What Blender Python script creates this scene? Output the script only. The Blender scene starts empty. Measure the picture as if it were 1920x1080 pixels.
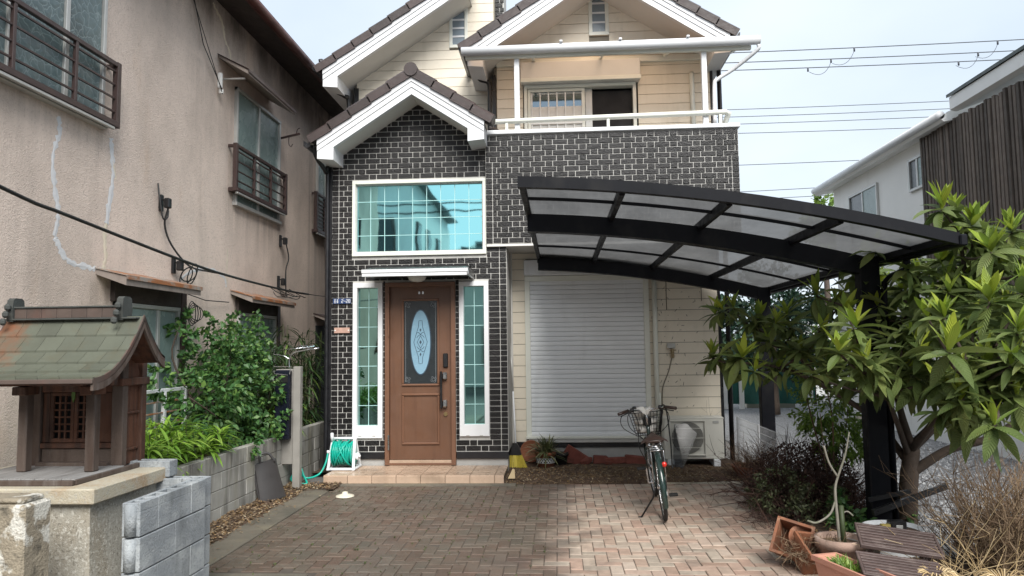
import bpy, math, random
from mathutils import Vector, Matrix, Euler
R = math.radians
random.seed(7)
sc = bpy.context.scene
COL = sc.collection

# ------------------------------------------------------------------ camera
cam_d = bpy.data.cameras.new('camera')
cam = bpy.data.objects.new('camera', cam_d)
COL.objects.link(cam)
cam_d.sensor_width = 36.0
cam_d.lens = 1380.0 / 1920.0 * 36.0
cam_d.clip_start = 0.05
cam_d.clip_end = 3000.0
cr = Vector((0.99790574, 0.06343846, -0.01263717))
cu = Vector((0.01766293, -0.07929807, 0.99669446))
cf = Vector((-0.06222665, 0.99483033, 0.08025251))
cam.matrix_world = Matrix(((cr.x, cu.x, -cf.x, 0.0), (cr.y, cu.y, -cf.y, 0.0), (cr.z, cu.z, -cf.z, 1.67), (0, 0, 0, 1)))
sc.camera = cam

# ------------------------------------------------------------------ sky, sun, exposure
SUN_EL, SUN_AZ = R(43), R(164)      # azimuth measured clockwise from +Y: behind the camera, to the right
world = bpy.data.worlds.new('World')
sc.world = world
world.use_nodes = True
wn = world.node_tree
wn.nodes.clear()
w_out = wn.nodes.new('ShaderNodeOutputWorld')
w_bg = wn.nodes.new('ShaderNodeBackground')
w_bg.inputs['Strength'].default_value = 0.05
w_sky = wn.nodes.new('ShaderNodeTexSky')
w_sky.sky_type = 'NISHITA'
w_sky.sun_disc = False
w_sky.sun_elevation = SUN_EL
w_sky.sun_rotation = SUN_AZ
w_sky.air_density = 1.0
w_sky.dust_density = 2.0
w_tc = wn.nodes.new('ShaderNodeTexCoord')
w_map = wn.nodes.new('ShaderNodeMapping')
w_map.inputs['Scale'].default_value = (1.0, 1.0, 2.2)
w_ns = wn.nodes.new('ShaderNodeTexNoise')
w_ns.inputs['Scale'].default_value = 2.2
w_ns.inputs['Detail'].default_value = 4.0
w_ns.inputs['Roughness'].default_value = 0.45
w_cr = wn.nodes.new('ShaderNodeValToRGB')
w_cr.color_ramp.elements[0].position = 0.32
w_cr.color_ramp.elements[0].color = (4.4, 5.05, 5.75, 1)
w_cr.color_ramp.elements[1].position = 0.68
w_cr.color_ramp.elements[1].color = (5.8, 6.3, 6.8, 1)
w_mix = wn.nodes.new('ShaderNodeMix')
w_mix.data_type = 'RGBA'
w_mix.inputs[0].default_value = 0.88
wn.links.new(w_tc.outputs['Generated'], w_map.inputs['Vector'])
wn.links.new(w_map.outputs['Vector'], w_ns.inputs['Vector'])
wn.links.new(w_ns.outputs['Fac'], w_cr.inputs['Fac'])
wn.links.new(w_sky.outputs['Color'], w_mix.inputs[6])
wn.links.new(w_cr.outputs['Color'], w_mix.inputs[7])
wn.links.new(w_mix.outputs[2], w_bg.inputs['Color'])
wn.links.new(w_bg.outputs['Background'], w_out.inputs['Surface'])

sun_d = bpy.data.lights.new('sun', 'SUN')
sun_d.energy = 1.5
sun_d.angle = R(36)
sun_d.color = (1.0, 0.97, 0.92)
sun = bpy.data.objects.new('sun', sun_d)
COL.objects.link(sun)
sdir = Vector((math.sin(SUN_AZ) * math.cos(SUN_EL), math.cos(SUN_AZ) * math.cos(SUN_EL), math.sin(SUN_EL)))
sun.rotation_euler = sdir.to_track_quat('Z', 'Y').to_euler()

sc.view_settings.view_transform = 'Standard'
sc.view_settings.look = 'None'
sc.view_settings.exposure = 1.88
sc.view_settings.gamma = 1.0
sc.view_settings.use_curve_mapping = False
sc.cycles.max_bounces = 10
sc.cycles.transparent_max_bounces = 16
sc.cycles.use_denoising = True

# ------------------------------------------------------------------ mesh helpers
class MB:
    """collects shapes into one mesh"""
    def __init__(s):
        s.v, s.f, s.uv = [], [], []

    def add(s, vs, fs, mtx=None, uv=None):
        b = len(s.v)
        for p in vs:
            p = Vector(p)
            s.v.append(tuple(mtx @ p) if mtx is not None else tuple(p))
        s.uv += list(uv) if uv else [(0, 0)] * len(vs)
        for f in fs:
            s.f.append(tuple(b + i for i in f))
        return s

    def box(s, x0, x1, y0, y1, z0, z1, mtx=None):
        vs = [(x0, y0, z0), (x1, y0, z0), (x1, y1, z0), (x0, y1, z0), (x0, y0, z1), (x1, y0, z1), (x1, y1, z1), (x0, y1, z1)]
        return s.add(vs, [(0, 3, 2, 1), (4, 5, 6, 7), (0, 1, 5, 4), (1, 2, 6, 5), (2, 3, 7, 6), (3, 0, 4, 7)], mtx)

    def cbox(s, x0, x1, y0, y1, z0, z1, c=0.004, mtx=None):
        lo, hi = (x0, y0, z0), (x1, y1, z1)
        ctr = Vector(((x0 + x1) / 2, (y0 + y1) / 2, (z0 + z1) / 2))
        c = min(c, (x1 - x0) * .45, (y1 - y0) * .45, (z1 - z0) * .45)
        idx, vs = {}, []
        for sx in (0, 1):
            for sy in (0, 1):
                for sz in (0, 1):
                    sg = (sx, sy, sz)
                    for a in range(3):
                        p = []
                        for k in range(3):
                            e = hi[k] if sg[k] else lo[k]
                            p.append(e if k == a else e + (-c if sg[k] else c))
                        idx[(sg, a)] = len(vs)
                        vs.append(Vector(p))
        fs = []
        for a in range(3):
            b, d = (a + 1) % 3, (a + 2) % 3
            for sa in (0, 1):
                q = []
                for (sb, sd) in ((0, 0), (1, 0), (1, 1), (0, 1)):
                    g = [0, 0, 0]; g[a] = sa; g[b] = sb; g[d] = sd
                    q.append(idx[(tuple(g), a)])
                fs.append(q)
        for d in range(3):
            a, b = (d + 1) % 3, (d + 2) % 3
            for sa in (0, 1):
                for sb in (0, 1):
                    g0 = [0, 0, 0]; g0[a] = sa; g0[b] = sb; g1 = list(g0); g1[d] = 1
                    fs.append([idx[(tuple(g0), a)], idx[(tuple(g1), a)], idx[(tuple(g1), b)], idx[(tuple(g0), b)]])
        for sx in (0, 1):
            for sy in (0, 1):
                for sz in (0, 1):
                    fs.append([idx[((sx, sy, sz), a)] for a in range(3)])
        out = []
        for f in fs:
            n = (vs[f[1]] - vs[f[0]]).cross(vs[f[2]] - vs[f[0]])
            m = sum((vs[i] for i in f), Vector()) / len(f) - ctr
            out.append(f if n.dot(m) > 0 else f[::-1])
        return s.add(vs, out, mtx)

    def bar(s, p, q, w, h=None, up=(0, 0, 1), c=0.0):
        p, q = Vector(p), Vector(q)
        h = h or w
        d = q - p
        L = d.length
        d.normalize()
        up = Vector(up)
        if abs(d.dot(up)) > .98:
            up = Vector((0, 1, 0)) if abs(d.y) < .9 else Vector((1, 0, 0))
        sx = d.cross(up).normalized()
        uz = sx.cross(d).normalized()
        m = Matrix(((sx.x, d.x, uz.x, p.x), (sx.y, d.y, uz.y, p.y), (sx.z, d.z, uz.z, p.z), (0, 0, 0, 1)))
        if c > 0:
            return s.cbox(-w / 2, w / 2, 0, L, -h / 2, h / 2, c, m)
        return s.box(-w / 2, w / 2, 0, L, -h / 2, h / 2, m)

    def tube(s, pts, r, n=6, closed=False, caps=True):
        pts = [Vector(p) for p in pts]
        N = len(pts)
        rr = r if isinstance(r, (list, tuple)) else [r] * N
        b = len(s.v)
        prev = None
        for i, p in enumerate(pts):
            if closed:
                t = pts[(i + 1) % N] - pts[i - 1]
            else:
                t = pts[min(i + 1, N - 1)] - pts[max(i - 1, 0)]
            if t.length < 1e-9:
                t = Vector((0, 0, 1))
            t.normalize()
            if prev is None:
                a = Vector((0, 0, 1)) if abs(t.z) < .9 else Vector((1, 0, 0))
                u = t.cross(a).normalized()
            else:
                u = prev - t * prev.dot(t)
                if u.length < 1e-6:
                    u = t.cross(Vector((1, 0, 0)))
                u.normalize()
            prev = u
            w = t.cross(u)
            for k in range(n):
                a = 2 * math.pi * k / n
                s.v.append(tuple(p + (u * math.cos(a) + w * math.sin(a)) * rr[i]))
                s.uv.append((k / n, i / max(1, N - 1)))
        for i in range(N if closed else N - 1):
            j = (i + 1) % N
            for k in range(n):
                l = (k + 1) % n
                s.f.append((b + i * n + k, b + i * n + l, b + j * n + l, b + j * n + k))
        if caps and not closed:
            s.f.append(tuple(b + k for k in range(n))[::-1])
            s.f.append(tuple(b + (N - 1) * n + k for k in range(n)))
        return s

    def lathe(s, prof, o=(0, 0, 0), n=18, mtx=None):
        """profile [(r,z)] turned round a vertical axis at o"""
        o = Vector(o)
        vs, fs = [], []
        for (r, z) in prof:
            for k in range(n):
                a = 2 * math.pi * k / n
                vs.append(o + Vector((r * math.cos(a), r * math.sin(a), z)))
        for i in range(len(prof) - 1):
            for k in range(n):
                l = (k + 1) % n
                fs.append((i * n + k, i * n + l, (i + 1) * n + l, (i + 1) * n + k))
        return s.add(vs, fs, mtx)

    def prism(s, poly, axis, a, b, mtx=None):
        """polygon in the plane across axis ('x': (y,z), 'y': (x,z), 'z': (x,y)), extruded from a to b"""
        def P(p, t):
            return (t, p[0], p[1]) if axis == 'x' else (p[0], t, p[1]) if axis == 'y' else (p[0], p[1], t)
        n = len(poly)
        vs = [P(p, a) for p in poly] + [P(p, b) for p in poly]
        fs = [tuple(range(n))[::-1], tuple(range(n, 2 * n))]
        fs += [(i, (i + 1) % n, n + (i + 1) % n, n + i) for i in range(n)]
        return s.add(vs, fs, mtx)

    def mesh(s, name, smooth=False, mtx=None):
        me = bpy.data.meshes.new(name)
        v = [tuple(mtx @ Vector(p)) for p in s.v] if mtx is not None else s.v
        me.from_pydata(v, [], s.f)
        if any(u != (0, 0) for u in s.uv):
            lay = me.uv_layers.new(name='UVMap')
            li = [0] * len(me.loops)
            me.loops.foreach_get('vertex_index', li)
            flat = []
            for i in li:
                flat += s.uv[i]
            lay.data.foreach_set('uv', flat)
        if smooth:
            me.polygons.foreach_set('use_smooth', [True] * len(me.polygons))
        me.update()
        return me

    def build(s, name, m, parent=None, smooth=False, mtx=None):
        return obj(name, s.mesh(name, smooth, mtx), m, parent)


ROOT = {}

def link(o, parent=None):
    COL.objects.link(o)
    if parent is not None:
        o.parent = parent
        if parent.name in ROOT:
            o.matrix_parent_inverse = ROOT[parent.name].inverted()
    return o

def obj(name, me, m=None, parent=None, mtx=None):
    if m is not None and len(me.materials) == 0:
        me.materials.append(m)
    o = bpy.data.objects.new(name, me)
    if mtx is not None:
        o.matrix_basis = mtx
    return link(o, parent)

def tag(o, label=None, cat=None, group=None, kind=None):
    if label: o['label'] = label
    if cat: o['category'] = cat
    if group: o['group'] = group
    if kind: o['kind'] = kind
    return o

def thing(name, label, cat, loc=(0, 0, 0), group=None):
    o = bpy.data.objects.new(name, None)
    o.empty_display_size = .1
    o.location = loc
    COL.objects.link(o)
    ROOT[o.name] = Matrix.Translation(Vector(loc))
    return tag(o, label, cat, group)

def box1(name, m, parent, x0, x1, y0, y1, z0, z1, c=.004):
    return MB().cbox(x0, x1, y0, y1, z0, z1, c).build(name, m, parent)

def bez(p0, p1, p2, n=8):
    p0, p1, p2 = Vector(p0), Vector(p1), Vector(p2)
    return [p0 * (1 - t) ** 2 + p1 * 2 * t * (1 - t) + p2 * t * t for t in [i / n for i in range(n + 1)]]

def cat_pts(pts, n=5):
    """Catmull-Rom through the points"""
    P = [Vector(p) for p in pts]
    P = [P[0] * 2 - P[1]] + P + [P[-1] * 2 - P[-2]]
    out = []
    for i in range(1, len(P) - 2):
        for k in range(n):
            t = k / n
            a, b, c, d = P[i - 1], P[i], P[i + 1], P[i + 2]
            out.append(.5 * ((2 * b) + (c - a) * t + (2 * a - 5 * b + 4 * c - d) * t * t + (3 * b - a - 3 * c + d) * t ** 3))
    out.append(P[-2])
    return out

# ------------------------------------------------------------------ materials
def nd(nt, typ, **kw):
    n = nt.nodes.new(typ)
    for k, v in kw.items():
        if hasattr(n, k) and k not in n.inputs:
            setattr(n, k, v)
        else:
            n.inputs[k].default_value = v
    return n

def mixc(nt, fac, a, b, mode='MIX'):
    n = nt.nodes.new('ShaderNodeMix')
    n.data_type = 'RGBA'
    n.blend_type = mode
    for i, v in ((0, fac), (6, a), (7, b)):
        if hasattr(v, 'is_linked'):
            nt.links.new(v, n.inputs[i])
        elif i == 0:
            n.inputs[0].default_value = v
        else:
            n.inputs[i].default_value = tuple(v) + (1,) if len(v) == 3 else v
    return n.outputs[2]

def math_n(nt, op, a, b=None):
    n = nt.nodes.new('ShaderNodeMath')
    n.operation = op
    for i, v in enumerate((a, b)):
        if v is None: continue
        if hasattr(v, 'is_linked'): nt.links.new(v, n.inputs[i])
        else: n.inputs[i].default_value = v
    return n.outputs[0]

def noise_n(nt, vec, scale, detail=3.0, rough=.55, mapscale=None):
    if mapscale:
        mp = nt.nodes.new('ShaderNodeMapping')
        mp.inputs['Scale'].default_value = mapscale
        nt.links.new(vec, mp.inputs['Vector'])
        vec = mp.outputs['Vector']
    n = nd(nt, 'ShaderNodeTexNoise', Scale=scale, Detail=detail, Roughness=rough)
    nt.links.new(vec, n.inputs['Vector'])
    return n.outputs['Fac']

def mrange(nt, v, a, b, c=0.0, d=1.0):
    n = nt.nodes.new('ShaderNodeMapRange')
    n.inputs[1].default_value = a; n.inputs[2].default_value = b
    n.inputs[3].default_value = c; n.inputs[4].default_value = d
    nt.links.new(v, n.inputs[0])
    return n.outputs[0]

def piece_random(nt):
    g = nt.nodes.new('ShaderNodeNewGeometry')
    oi = nt.nodes.new('ShaderNodeObjectInfo')
    return math_n(nt, 'FRACT', math_n(nt, 'ADD', g.outputs['Random Per Island'], oi.outputs['Random']))

MATS = {}
def mat(name, col, rough=.6, var=.12, vs=3.0, rnd=0.0, bump=0.0, bs=60.0, metal=0.0, spec=.5, stains=(), ramp=None, trans=0.0, bdist=.01, rvar=.1, coat=0.0):
    """procedural surface: base colour, broad noise variation, per-piece variation, shaped stains, fine relief"""
    m = bpy.data.materials.new(name)
    m.use_nodes = True
    nt = m.node_tree
    bs_ = nt.nodes['Principled BSDF']
    pos = nt.nodes.new('ShaderNodeNewGeometry').outputs['Position']
    if ramp:
        r = nt.nodes.new('ShaderNodeValToRGB')
        e = r.color_ramp.elements
        while len(e) < len(ramp): e.new(.5)
        for i, c in enumerate(ramp):
            e[i].position = i / (len(ramp) - 1)
            e[i].color = tuple(c) + (1,)
        nt.links.new(piece_random(nt), r.inputs['Fac'])
        c = r.outputs['Color']
    else:
        rgb = nt.nodes.new('ShaderNodeRGB')
        rgb.outputs[0].default_value = tuple(col) + (1,)
        c = rgb.outputs[0]
    if var:
        f = noise_n(nt, pos, vs, 4.0, .6)
        v = mrange(nt, f, .25, .75, 1 - var, 1 + var)
        hv = nd(nt, 'ShaderNodeHueSaturation')
        nt.links.new(v, hv.inputs['Value'])
        nt.links.new(c, hv.inputs['Color'])
        c = hv.outputs['Color']
    if rnd:
        v = mrange(nt, piece_random(nt), 0, 1, 1 - rnd, 1 + rnd)
        hv = nd(nt, 'ShaderNodeHueSaturation')
        nt.links.new(v, hv.inputs['Value'])
        nt.links.new(c, hv.inputs['Color'])
        c = hv.outputs['Color']
    for st in stains:
        scol, sscale, lo, hi, amt = st[:5]
        f = noise_n(nt, pos, 1.0, 4.0, .6, sscale if isinstance(sscale, tuple) else (sscale,) * 3)
        f = mrange(nt, f, lo, hi, 0, amt)
        c = mixc(nt, f, c, scol)
    nt.links.new(c, bs_.inputs['Base Color'])
    bs_.inputs['Metallic'].default_value = metal
    bs_.inputs['Specular IOR Level'].default_value = spec
    if coat: bs_.inputs['Coat Weight'].default_value = coat
    if rvar:
        f = noise_n(nt, pos, vs * 2.3, 3.0)
        nt.links.new(mrange(nt, f, .3, .7, max(0.02, rough - rvar), min(1, rough + rvar)), bs_.inputs['Roughness'])
    else:
        bs_.inputs['Roughness'].default_value = rough
    if bump:
        f = noise_n(nt, pos, bs, 4.0, .6)
        b = nd(nt, 'ShaderNodeBump', Strength=bump, Distance=bdist)
        nt.links.new(f, b.inputs['Height'])
        nt.links.new(b.outputs['Normal'], bs_.inputs['Normal'])
    if trans:
        tr = nt.nodes.new('ShaderNodeBsdfTranslucent')
        nt.links.new(c, tr.inputs['Color'])
        mx = nt.nodes.new('ShaderNodeMixShader')
        mx.inputs[0].default_value = trans
        nt.links.new(bs_.outputs[0], mx.inputs[1])
        nt.links.new(tr.outputs[0], mx.inputs[2])
        nt.links.new(mx.outputs[0], nt.nodes['Material Output'].inputs['Surface'])
    MATS[name] = m
    return m

# house
m_mortar = mat('mortar', (.50, .49, .465), .85, .15, 6, bump=.4, bs=120, stains=[((.30, .29, .27), (2.5, 2.5, 1.2), .52, .78, .35)])
m_brick = mat('dark_brick', (.0072, .0062, .0066), .36, .35, 9, rnd=.45, bump=.8, bs=60, spec=.4, stains=[((.04, .037, .034), (2.2, 2.2, 1.0), .55, .78, .25), ((.10, .09, .08), (30, 30, 60), .62, .72, .3)])
m_siding = mat('cream_siding', (.74, .675, .56), .6, .05, 2, rnd=.03, bump=.15, bs=140, stains=[((.42, .37, .28), (3.5, 3.5, .35), .54, .78, .38), ((.50, .46, .38), (9, 9, 9), .60, .75, .25)])
m_joint = mat('siding_joint', (.20, .18, .145), .8, .1)
m_white = mat('white_paint', (.70, .71, .725), .45, .04, 2, stains=[((.46, .45, .42), (4, 4, .8), .55, .8, .3)])
m_soffit = mat('soffit_board', (.66, .65, .62), .7, .05, 2)
m_ivory = mat('ivory_frame', (.72, .73, .66), .4, .05, 3)
m_tile = mat('roof_tile', (.040, .026, .024), .5, .25, 7, rnd=.25, bump=.4, bs=80)
m_black = mat('black_pipe', (.011, .011, .013), .35, .2, 5)
m_conc = mat('concrete', (.38, .375, .36), .85, .15, 4, bump=.35, bs=90, stains=[((.12, .12, .11), (1.5, 1.5, .9), .52, .75, .5)])
m_shutter = mat('shutter_grey', (.77, .79, .81), .42, .04, 2, spec=.4, rnd=.025, stains=[((.45, .46, .46), (4, 4, .5), .54, .78, .35)])
m_door = mat('brown_door', (.130, .064, .037), .42, .10, 3, bump=.08, bs=120, stains=[((.085, .042, .026), (16, 16, 1.2), .5, .72, .5), ((.19, .11, .075), (22, 22, 22), .66, .76, .4)])
m_doortrim = mat('brown_trim', (.160, .080, .048), .4, .06, 3)
m_blackmetal = mat('black_metal', (.012, .012, .013), .35, .15, 5, spec=.5)
m_steel = mat('brushed_steel', (.55, .55, .54), .3, .08, 8, metal=1.0)
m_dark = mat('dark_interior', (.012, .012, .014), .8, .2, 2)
m_floor_tile = mat('terracotta_tile', (.46, .335, .245), .32, .12, 5, rnd=.07, bump=.08, bs=70, stains=[((.16, .11, .07), (2.2, 2.2, 2.2), .5, .72, .55)], rvar=.2)
m_grout = mat('tile_grout', (.11, .085, .065), .9, .2, 5)
m_curtain = mat('white_lattice', (.74, .74, .72), .5, .03)

def mirror_glass(name, tint, rough=.02, wob=.02, ws=1.2):
    m = bpy.data.materials.new(name)
    m.use_nodes = True
    nt = m.node_tree
    b = nt.nodes['Principled BSDF']
    b.inputs['Base Color'].default_value = tuple(tint) + (1,)
    b.inputs['Metallic'].default_value = 1.0
    b.inputs['Roughness'].default_value = rough
    pos = nt.nodes.new('ShaderNodeNewGeometry').outputs['Position']
    bp = nd(nt, 'ShaderNodeBump', Strength=wob, Distance=.02)
    nt.links.new(noise_n(nt, pos, ws, 1.0), bp.inputs['Height'])
    nt.links.new(bp.outputs['Normal'], b.inputs['Normal'])
    return m
m_glass_teal = mirror_glass('coated_teal_glass', (.36, .76, .77), .025, .05, 2.2)
m_glass_side = mirror_glass('sidelight_glass', (.24, .44, .40), .03)
m_glass_dark = mirror_glass('dark_window_glass', (.20, .25, .29), .05)
m_greypane = mat('grey_window_pane', (.20, .245, .28), .2, .1, 2, spec=.5)
m_muntin = mat('muntin_white', (.42, .66, .65), .4, .02)

def crackle_glass(name, base, line, scale):
    m = bpy.data.materials.new(name)
    m.use_nodes = True
    nt = m.node_tree
    b = nt.nodes['Principled BSDF']
    pos = nt.nodes.new('ShaderNodeNewGeometry').outputs['Position']
    ad = nt.nodes.new('ShaderNodeVectorMath'); ad.operation = 'ADD'
    nz = nd(nt, 'ShaderNodeTexNoise', Scale=9.0, Detail=2.0)
    nt.links.new(pos, nz.inputs['Vector'])
    sc_ = nt.nodes.new('ShaderNodeVectorMath'); sc_.operation = 'SCALE'; sc_.inputs['Scale'].default_value = .12
    nt.links.new(nz.outputs['Color'], sc_.inputs[0])
    nt.links.new(pos, ad.inputs[0]); nt.links.new(sc_.outputs[0], ad.inputs[1])
    v = nd(nt, 'ShaderNodeTexVoronoi', Scale=scale); v.feature = 'DISTANCE_TO_EDGE'
    nt.links.new(ad.outputs[0], v.inputs['Vector'])
    f = mrange(nt, v.outputs['Distance'], 0.0, .05, .42, 0)
    gr = mrange(nt, noise_n(nt, pos, 1.5, 3), .35, .65, .7, 1.3)
    hs = nd(nt, 'ShaderNodeHueSaturation'); hs.inputs['Color'].default_value = tuple(base) + (1,)
    nt.links.new(gr, hs.inputs['Value'])
    nt.links.new(mixc(nt, f, hs.outputs['Color'], line), b.inputs['Base Color'])
    b.inputs['Roughness'].default_value = .28
    bp = nd(nt, 'ShaderNodeBump', Strength=.5, Distance=.01)
    nt.links.new(v.outputs['Distance'], bp.inputs['Height'])
    nt.links.new(bp.outputs['Normal'], b.inputs['Normal'])
    return m
m_crackle = crackle_glass('crackled_pattern_glass', (.085, .125, .13), (.40, .48, .48), 11)
m_frost = mat('frosted_glass', (.20, .27, .26), .25, .2, 2.5, stains=[((.34, .40, .38), (1, 1, .5), .5, .7, .5)])

# neighbours
m_stucco = mat('pink_stucco', (.71, .59, .51), .92, .10, .8, bump=.9, bs=85, bdist=.012,
               stains=[((.17, .14, .12), (2.6, 2.6, .20), .54, .80, .4), ((.33, .275, .235), (.7, .7, .5), .48, .68, .55), ((.47, .30, .17), (1.6, 1.6, .4), .62, .78, .5), ((.60, .50, .43), (38, 38, 38), .50, .64, .35), ((.30, .235, .20), (42, 42, 42), .54, .68, .32)])
def wall_grime_and_shade(m):
    # sooty band with the eave's shade painted in, and dirty runs under the window ledges
    nt = m.node_tree; b = nt.nodes['Principled BSDF']
    c = b.inputs['Base Color'].links[0].from_socket
    pos = nt.nodes.new('ShaderNodeNewGeometry').outputs['Position']
    sx = nt.nodes.new('ShaderNodeSeparateXYZ'); nt.links.new(pos, sx.inputs[0])
    streak = mrange(nt, noise_n(nt, pos, 1.0, 5, .65, (4, 7.5, .25)), .38, .66, 0, 1)
    def band(y0, y1, ztop, zbot, amt):
        a = mrange(nt, sx.outputs['Y'], y0 - .15, y0 + .1, 0, 1)
        d = mrange(nt, sx.outputs['Y'], y1 - .1, y1 + .2, 1, 0)
        t = mrange(nt, sx.outputs['Z'], zbot, ztop, 0, 1)
        u = mrange(nt, sx.outputs['Z'], ztop, ztop + .05, 1, 0)
        return math_n(nt, 'MULTIPLY', math_n(nt, 'MULTIPLY', math_n(nt, 'MULTIPLY', a, d), math_n(nt, 'MULTIPLY', t, u)), math_n(nt, 'MULTIPLY', streak, amt))
    for (y0, y1, zt, zb, amt) in ((4.5, 6.7, 3.85, 3.3, .38), (9.2, 11.1, 3.78, 2.9, .5), (6.5, 8.0, 2.3, 1.6, .5), (8.2, 11.5, 5.2, 3.2, .22), (12.4, 16, 5.9, 1.0, .8)):
        c = mixc(nt, band(y0, y1, zt, zb, amt), c, (.125, .105, .09))
    soot_shade = math_n(nt, 'MULTIPLY', mrange(nt, sx.outputs['Z'], 5.25, 6.05, 0, 1), mrange(nt, noise_n(nt, pos, 1.0, 5, .65, (2, 2.2, .8)), .3, .62, .15, .85))
    c = mixc(nt, soot_shade, c, (.075, .064, .056))
    nt.links.new(c, b.inputs['Base Color'])
wall_grime_and_shade(m_stucco)
m_patch = mat('crack_filler', (.62, .62, .63), .9, .12, 9, bump=.3, bs=60)
m_patch_y = mat('yellowed_filler', (.64, .57, .45), .9, .12, 9, bump=.3, bs=60)
m_railbrown = mat('brown_aluminium', (.050, .030, .027), .4, .15, 5)
m_alu = mat('aluminium_frame', (.50, .50, .48), .4, .08, 6, metal=.4)
m_rust = mat('rusty_sheet', (.30, .27, .24), .7, .2, 5, bump=.2, bs=60, stains=[((.30, .11, .035), (5, 5, 5), .42, .55, .95)])
m_canopy = mat('canopy_metal', (.25, .21, .185), .6, .15, 5, stains=[((.09, .07, .06), (6, 6, 2), .5, .75, .6)])
m_eavewood = mat('eave_wood', (.045, .035, .030), .85, .3, 4, bump=.3, bs=40)
m_eavered = mat('red_brown_gutter', (.075, .021, .016), .5, .2, 4)
m_whitewall = mat('white_render', (.84, .835, .81), .8, .05, 1, bump=.15, bs=120, stains=[((.42, .42, .41), (1.2, 1.2, .3), .55, .8, .3)])
m_slat = mat('weathered_slat', (.105, .082, .067), .75, .25, 5, rnd=.45, bump=.3, bs=60)
m_slatback = mat('slat_backing', (.03, .025, .022), .9, .1)
m_rooftin = mat('slate_roof', (.07, .085, .08), .5, .2, 3)
m_roofgrey = mat('grey_roof_tile', (.10, .115, .115), .5, .2, 6, rnd=.2)

# ground
def paver_mat():
    m = mat('block_paver', (.3, .2, .16), .6, .16, 14, rnd=.0, bump=.5, bs=150,
            ramp=[(.30, .205, .155), (.42, .315, .245), (.39, .33, .265), (.35, .235, .18), (.46, .37, .30), (.33, .275, .22), (.41, .28, .215)])
    nt = m.node_tree
    b = nt.nodes['Principled BSDF']
    c = b.inputs['Base Color'].links[0].from_socket
    pos = nt.nodes.new('ShaderNodeNewGeometry').outputs['Position']
    sx = nt.nodes.new('ShaderNodeSeparateXYZ')
    nt.links.new(pos, sx.inputs[0])
    # the paving the carport roof keeps dry is pale; out in the rain it is wet and mossy
    wob = mrange(nt, noise_n(nt, pos, 1.6, 4, .6), .25, .75, -.35, .35)
    xx = math_n(nt, 'ADD', sx.outputs['X'], wob)
    wet = mrange(nt, xx, -.20, .22, 1.0, 0.0)
    moss = mrange(nt, noise_n(nt, pos, 1.0, 4, .6), .42, .68, 0, 1)
    mossw = math_n(nt, 'MULTIPLY', moss, math_n(nt, 'MULTIPLY', wet, .5))
    c1 = mixc(nt, math_n(nt, 'MULTIPLY', wet, .88), c, (.22, .19, .17), 'MULTIPLY')
    c2 = mixc(nt, mossw, c1, (.060, .062, .048))
    dirt = mrange(nt, noise_n(nt, pos, 2.4, 5, .68), .53, .70, 0, .6)
    c3 = mixc(nt, dirt, c2, (.13, .105, .085))
    oil = mrange(nt, noise_n(nt, pos, 1.15, 2, .5), .62, .72, 0, .5)
    c3 = mixc(nt, oil, c3, (.055, .047, .042))
    tx = nt.nodes.new('ShaderNodeMath'); tx.operation = 'PINGPONG'; tx.inputs[1].default_value = .75      # two worn tyre tracks, 1.5 m apart
    nt.links.new(math_n(nt, 'ADD', sx.outputs['X'], mrange(nt, noise_n(nt, pos, .8, 2), .3, .7, -.1, .1)), tx.inputs[0])
    trk = math_n(nt, 'MULTIPLY', mrange(nt, tx.outputs[0], .05, .16, .32, 0), mrange(nt, noise_n(nt, pos, 6.0, 3), .35, .6, 0, 1))
    c3 = mixc(nt, trk, c3, (.10, .085, .075))
    nt.links.new(c3, b.inputs['Base Color'])
    for l in list(b.inputs['Roughness'].links): nt.links.remove(l)
    rn = mrange(nt, noise_n(nt, pos, 2.5, 3), .35, .65, .05, -.12)
    rg = math_n(nt, 'ADD', mrange(nt, wet, 0, 1, .70, .52), rn)
    nt.links.new(rg, b.inputs['Roughness'])
    return m
m_paver = paver_mat()
m_sand = mat('joint_sand', (.075, .062, .05), .95, .3, 8)
m_concwet = mat('mossy_concrete', (.135, .118, .092), .6, .2, 3, bump=.4, bs=80, stains=[((.05, .052, .042), (1.6, 1.6, 1.6), .45, .65, .7), ((.24, .21, .13), (2.5, 2.5, 2.5), .55, .75, .5)])
m_concpale = mat('pale_concrete', (.42, .38, .31), .85, .12, 4, bump=.3, bs=90)
m_soil = mat('brown_soil', (.085, .052, .033), .95, .35, 7, bump=.8, bs=50, bdist=.03, stains=[((.16, .11, .06), (9, 9, 9), .5, .65, .5)])
m_litter = mat('leaf_litter', (.2, .13, .07), .8, .2, 20, ramp=[(.10, .055, .03), (.25, .175, .10), (.055, .035, .022), (.36, .29, .19), (.16, .09, .045), (.24, .15, .06), (.07, .045, .03)])
m_gravel = mat('gravel_stone', (.3, .3, .31), .8, .2, 30, ramp=[(.10, .102, .108), (.24, .245, .255), (.40, .405, .41), (.16, .162, .17), (.30, .30, .305)])
m_gravelbed = mat('gravel_bed', (.19, .192, .198), .9, .25, 30, bump=1.0, bs=30, bdist=.04, stains=[((.36, .365, .37), (28, 28, 28), .5, .60, .8), ((.07, .07, .072), (24, 24, 24), .52, .64, .8)])
m_ground = mat('packed_ground', (.16, .15, .14), .95, .2, 2, bump=.4, bs=40)

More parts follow.
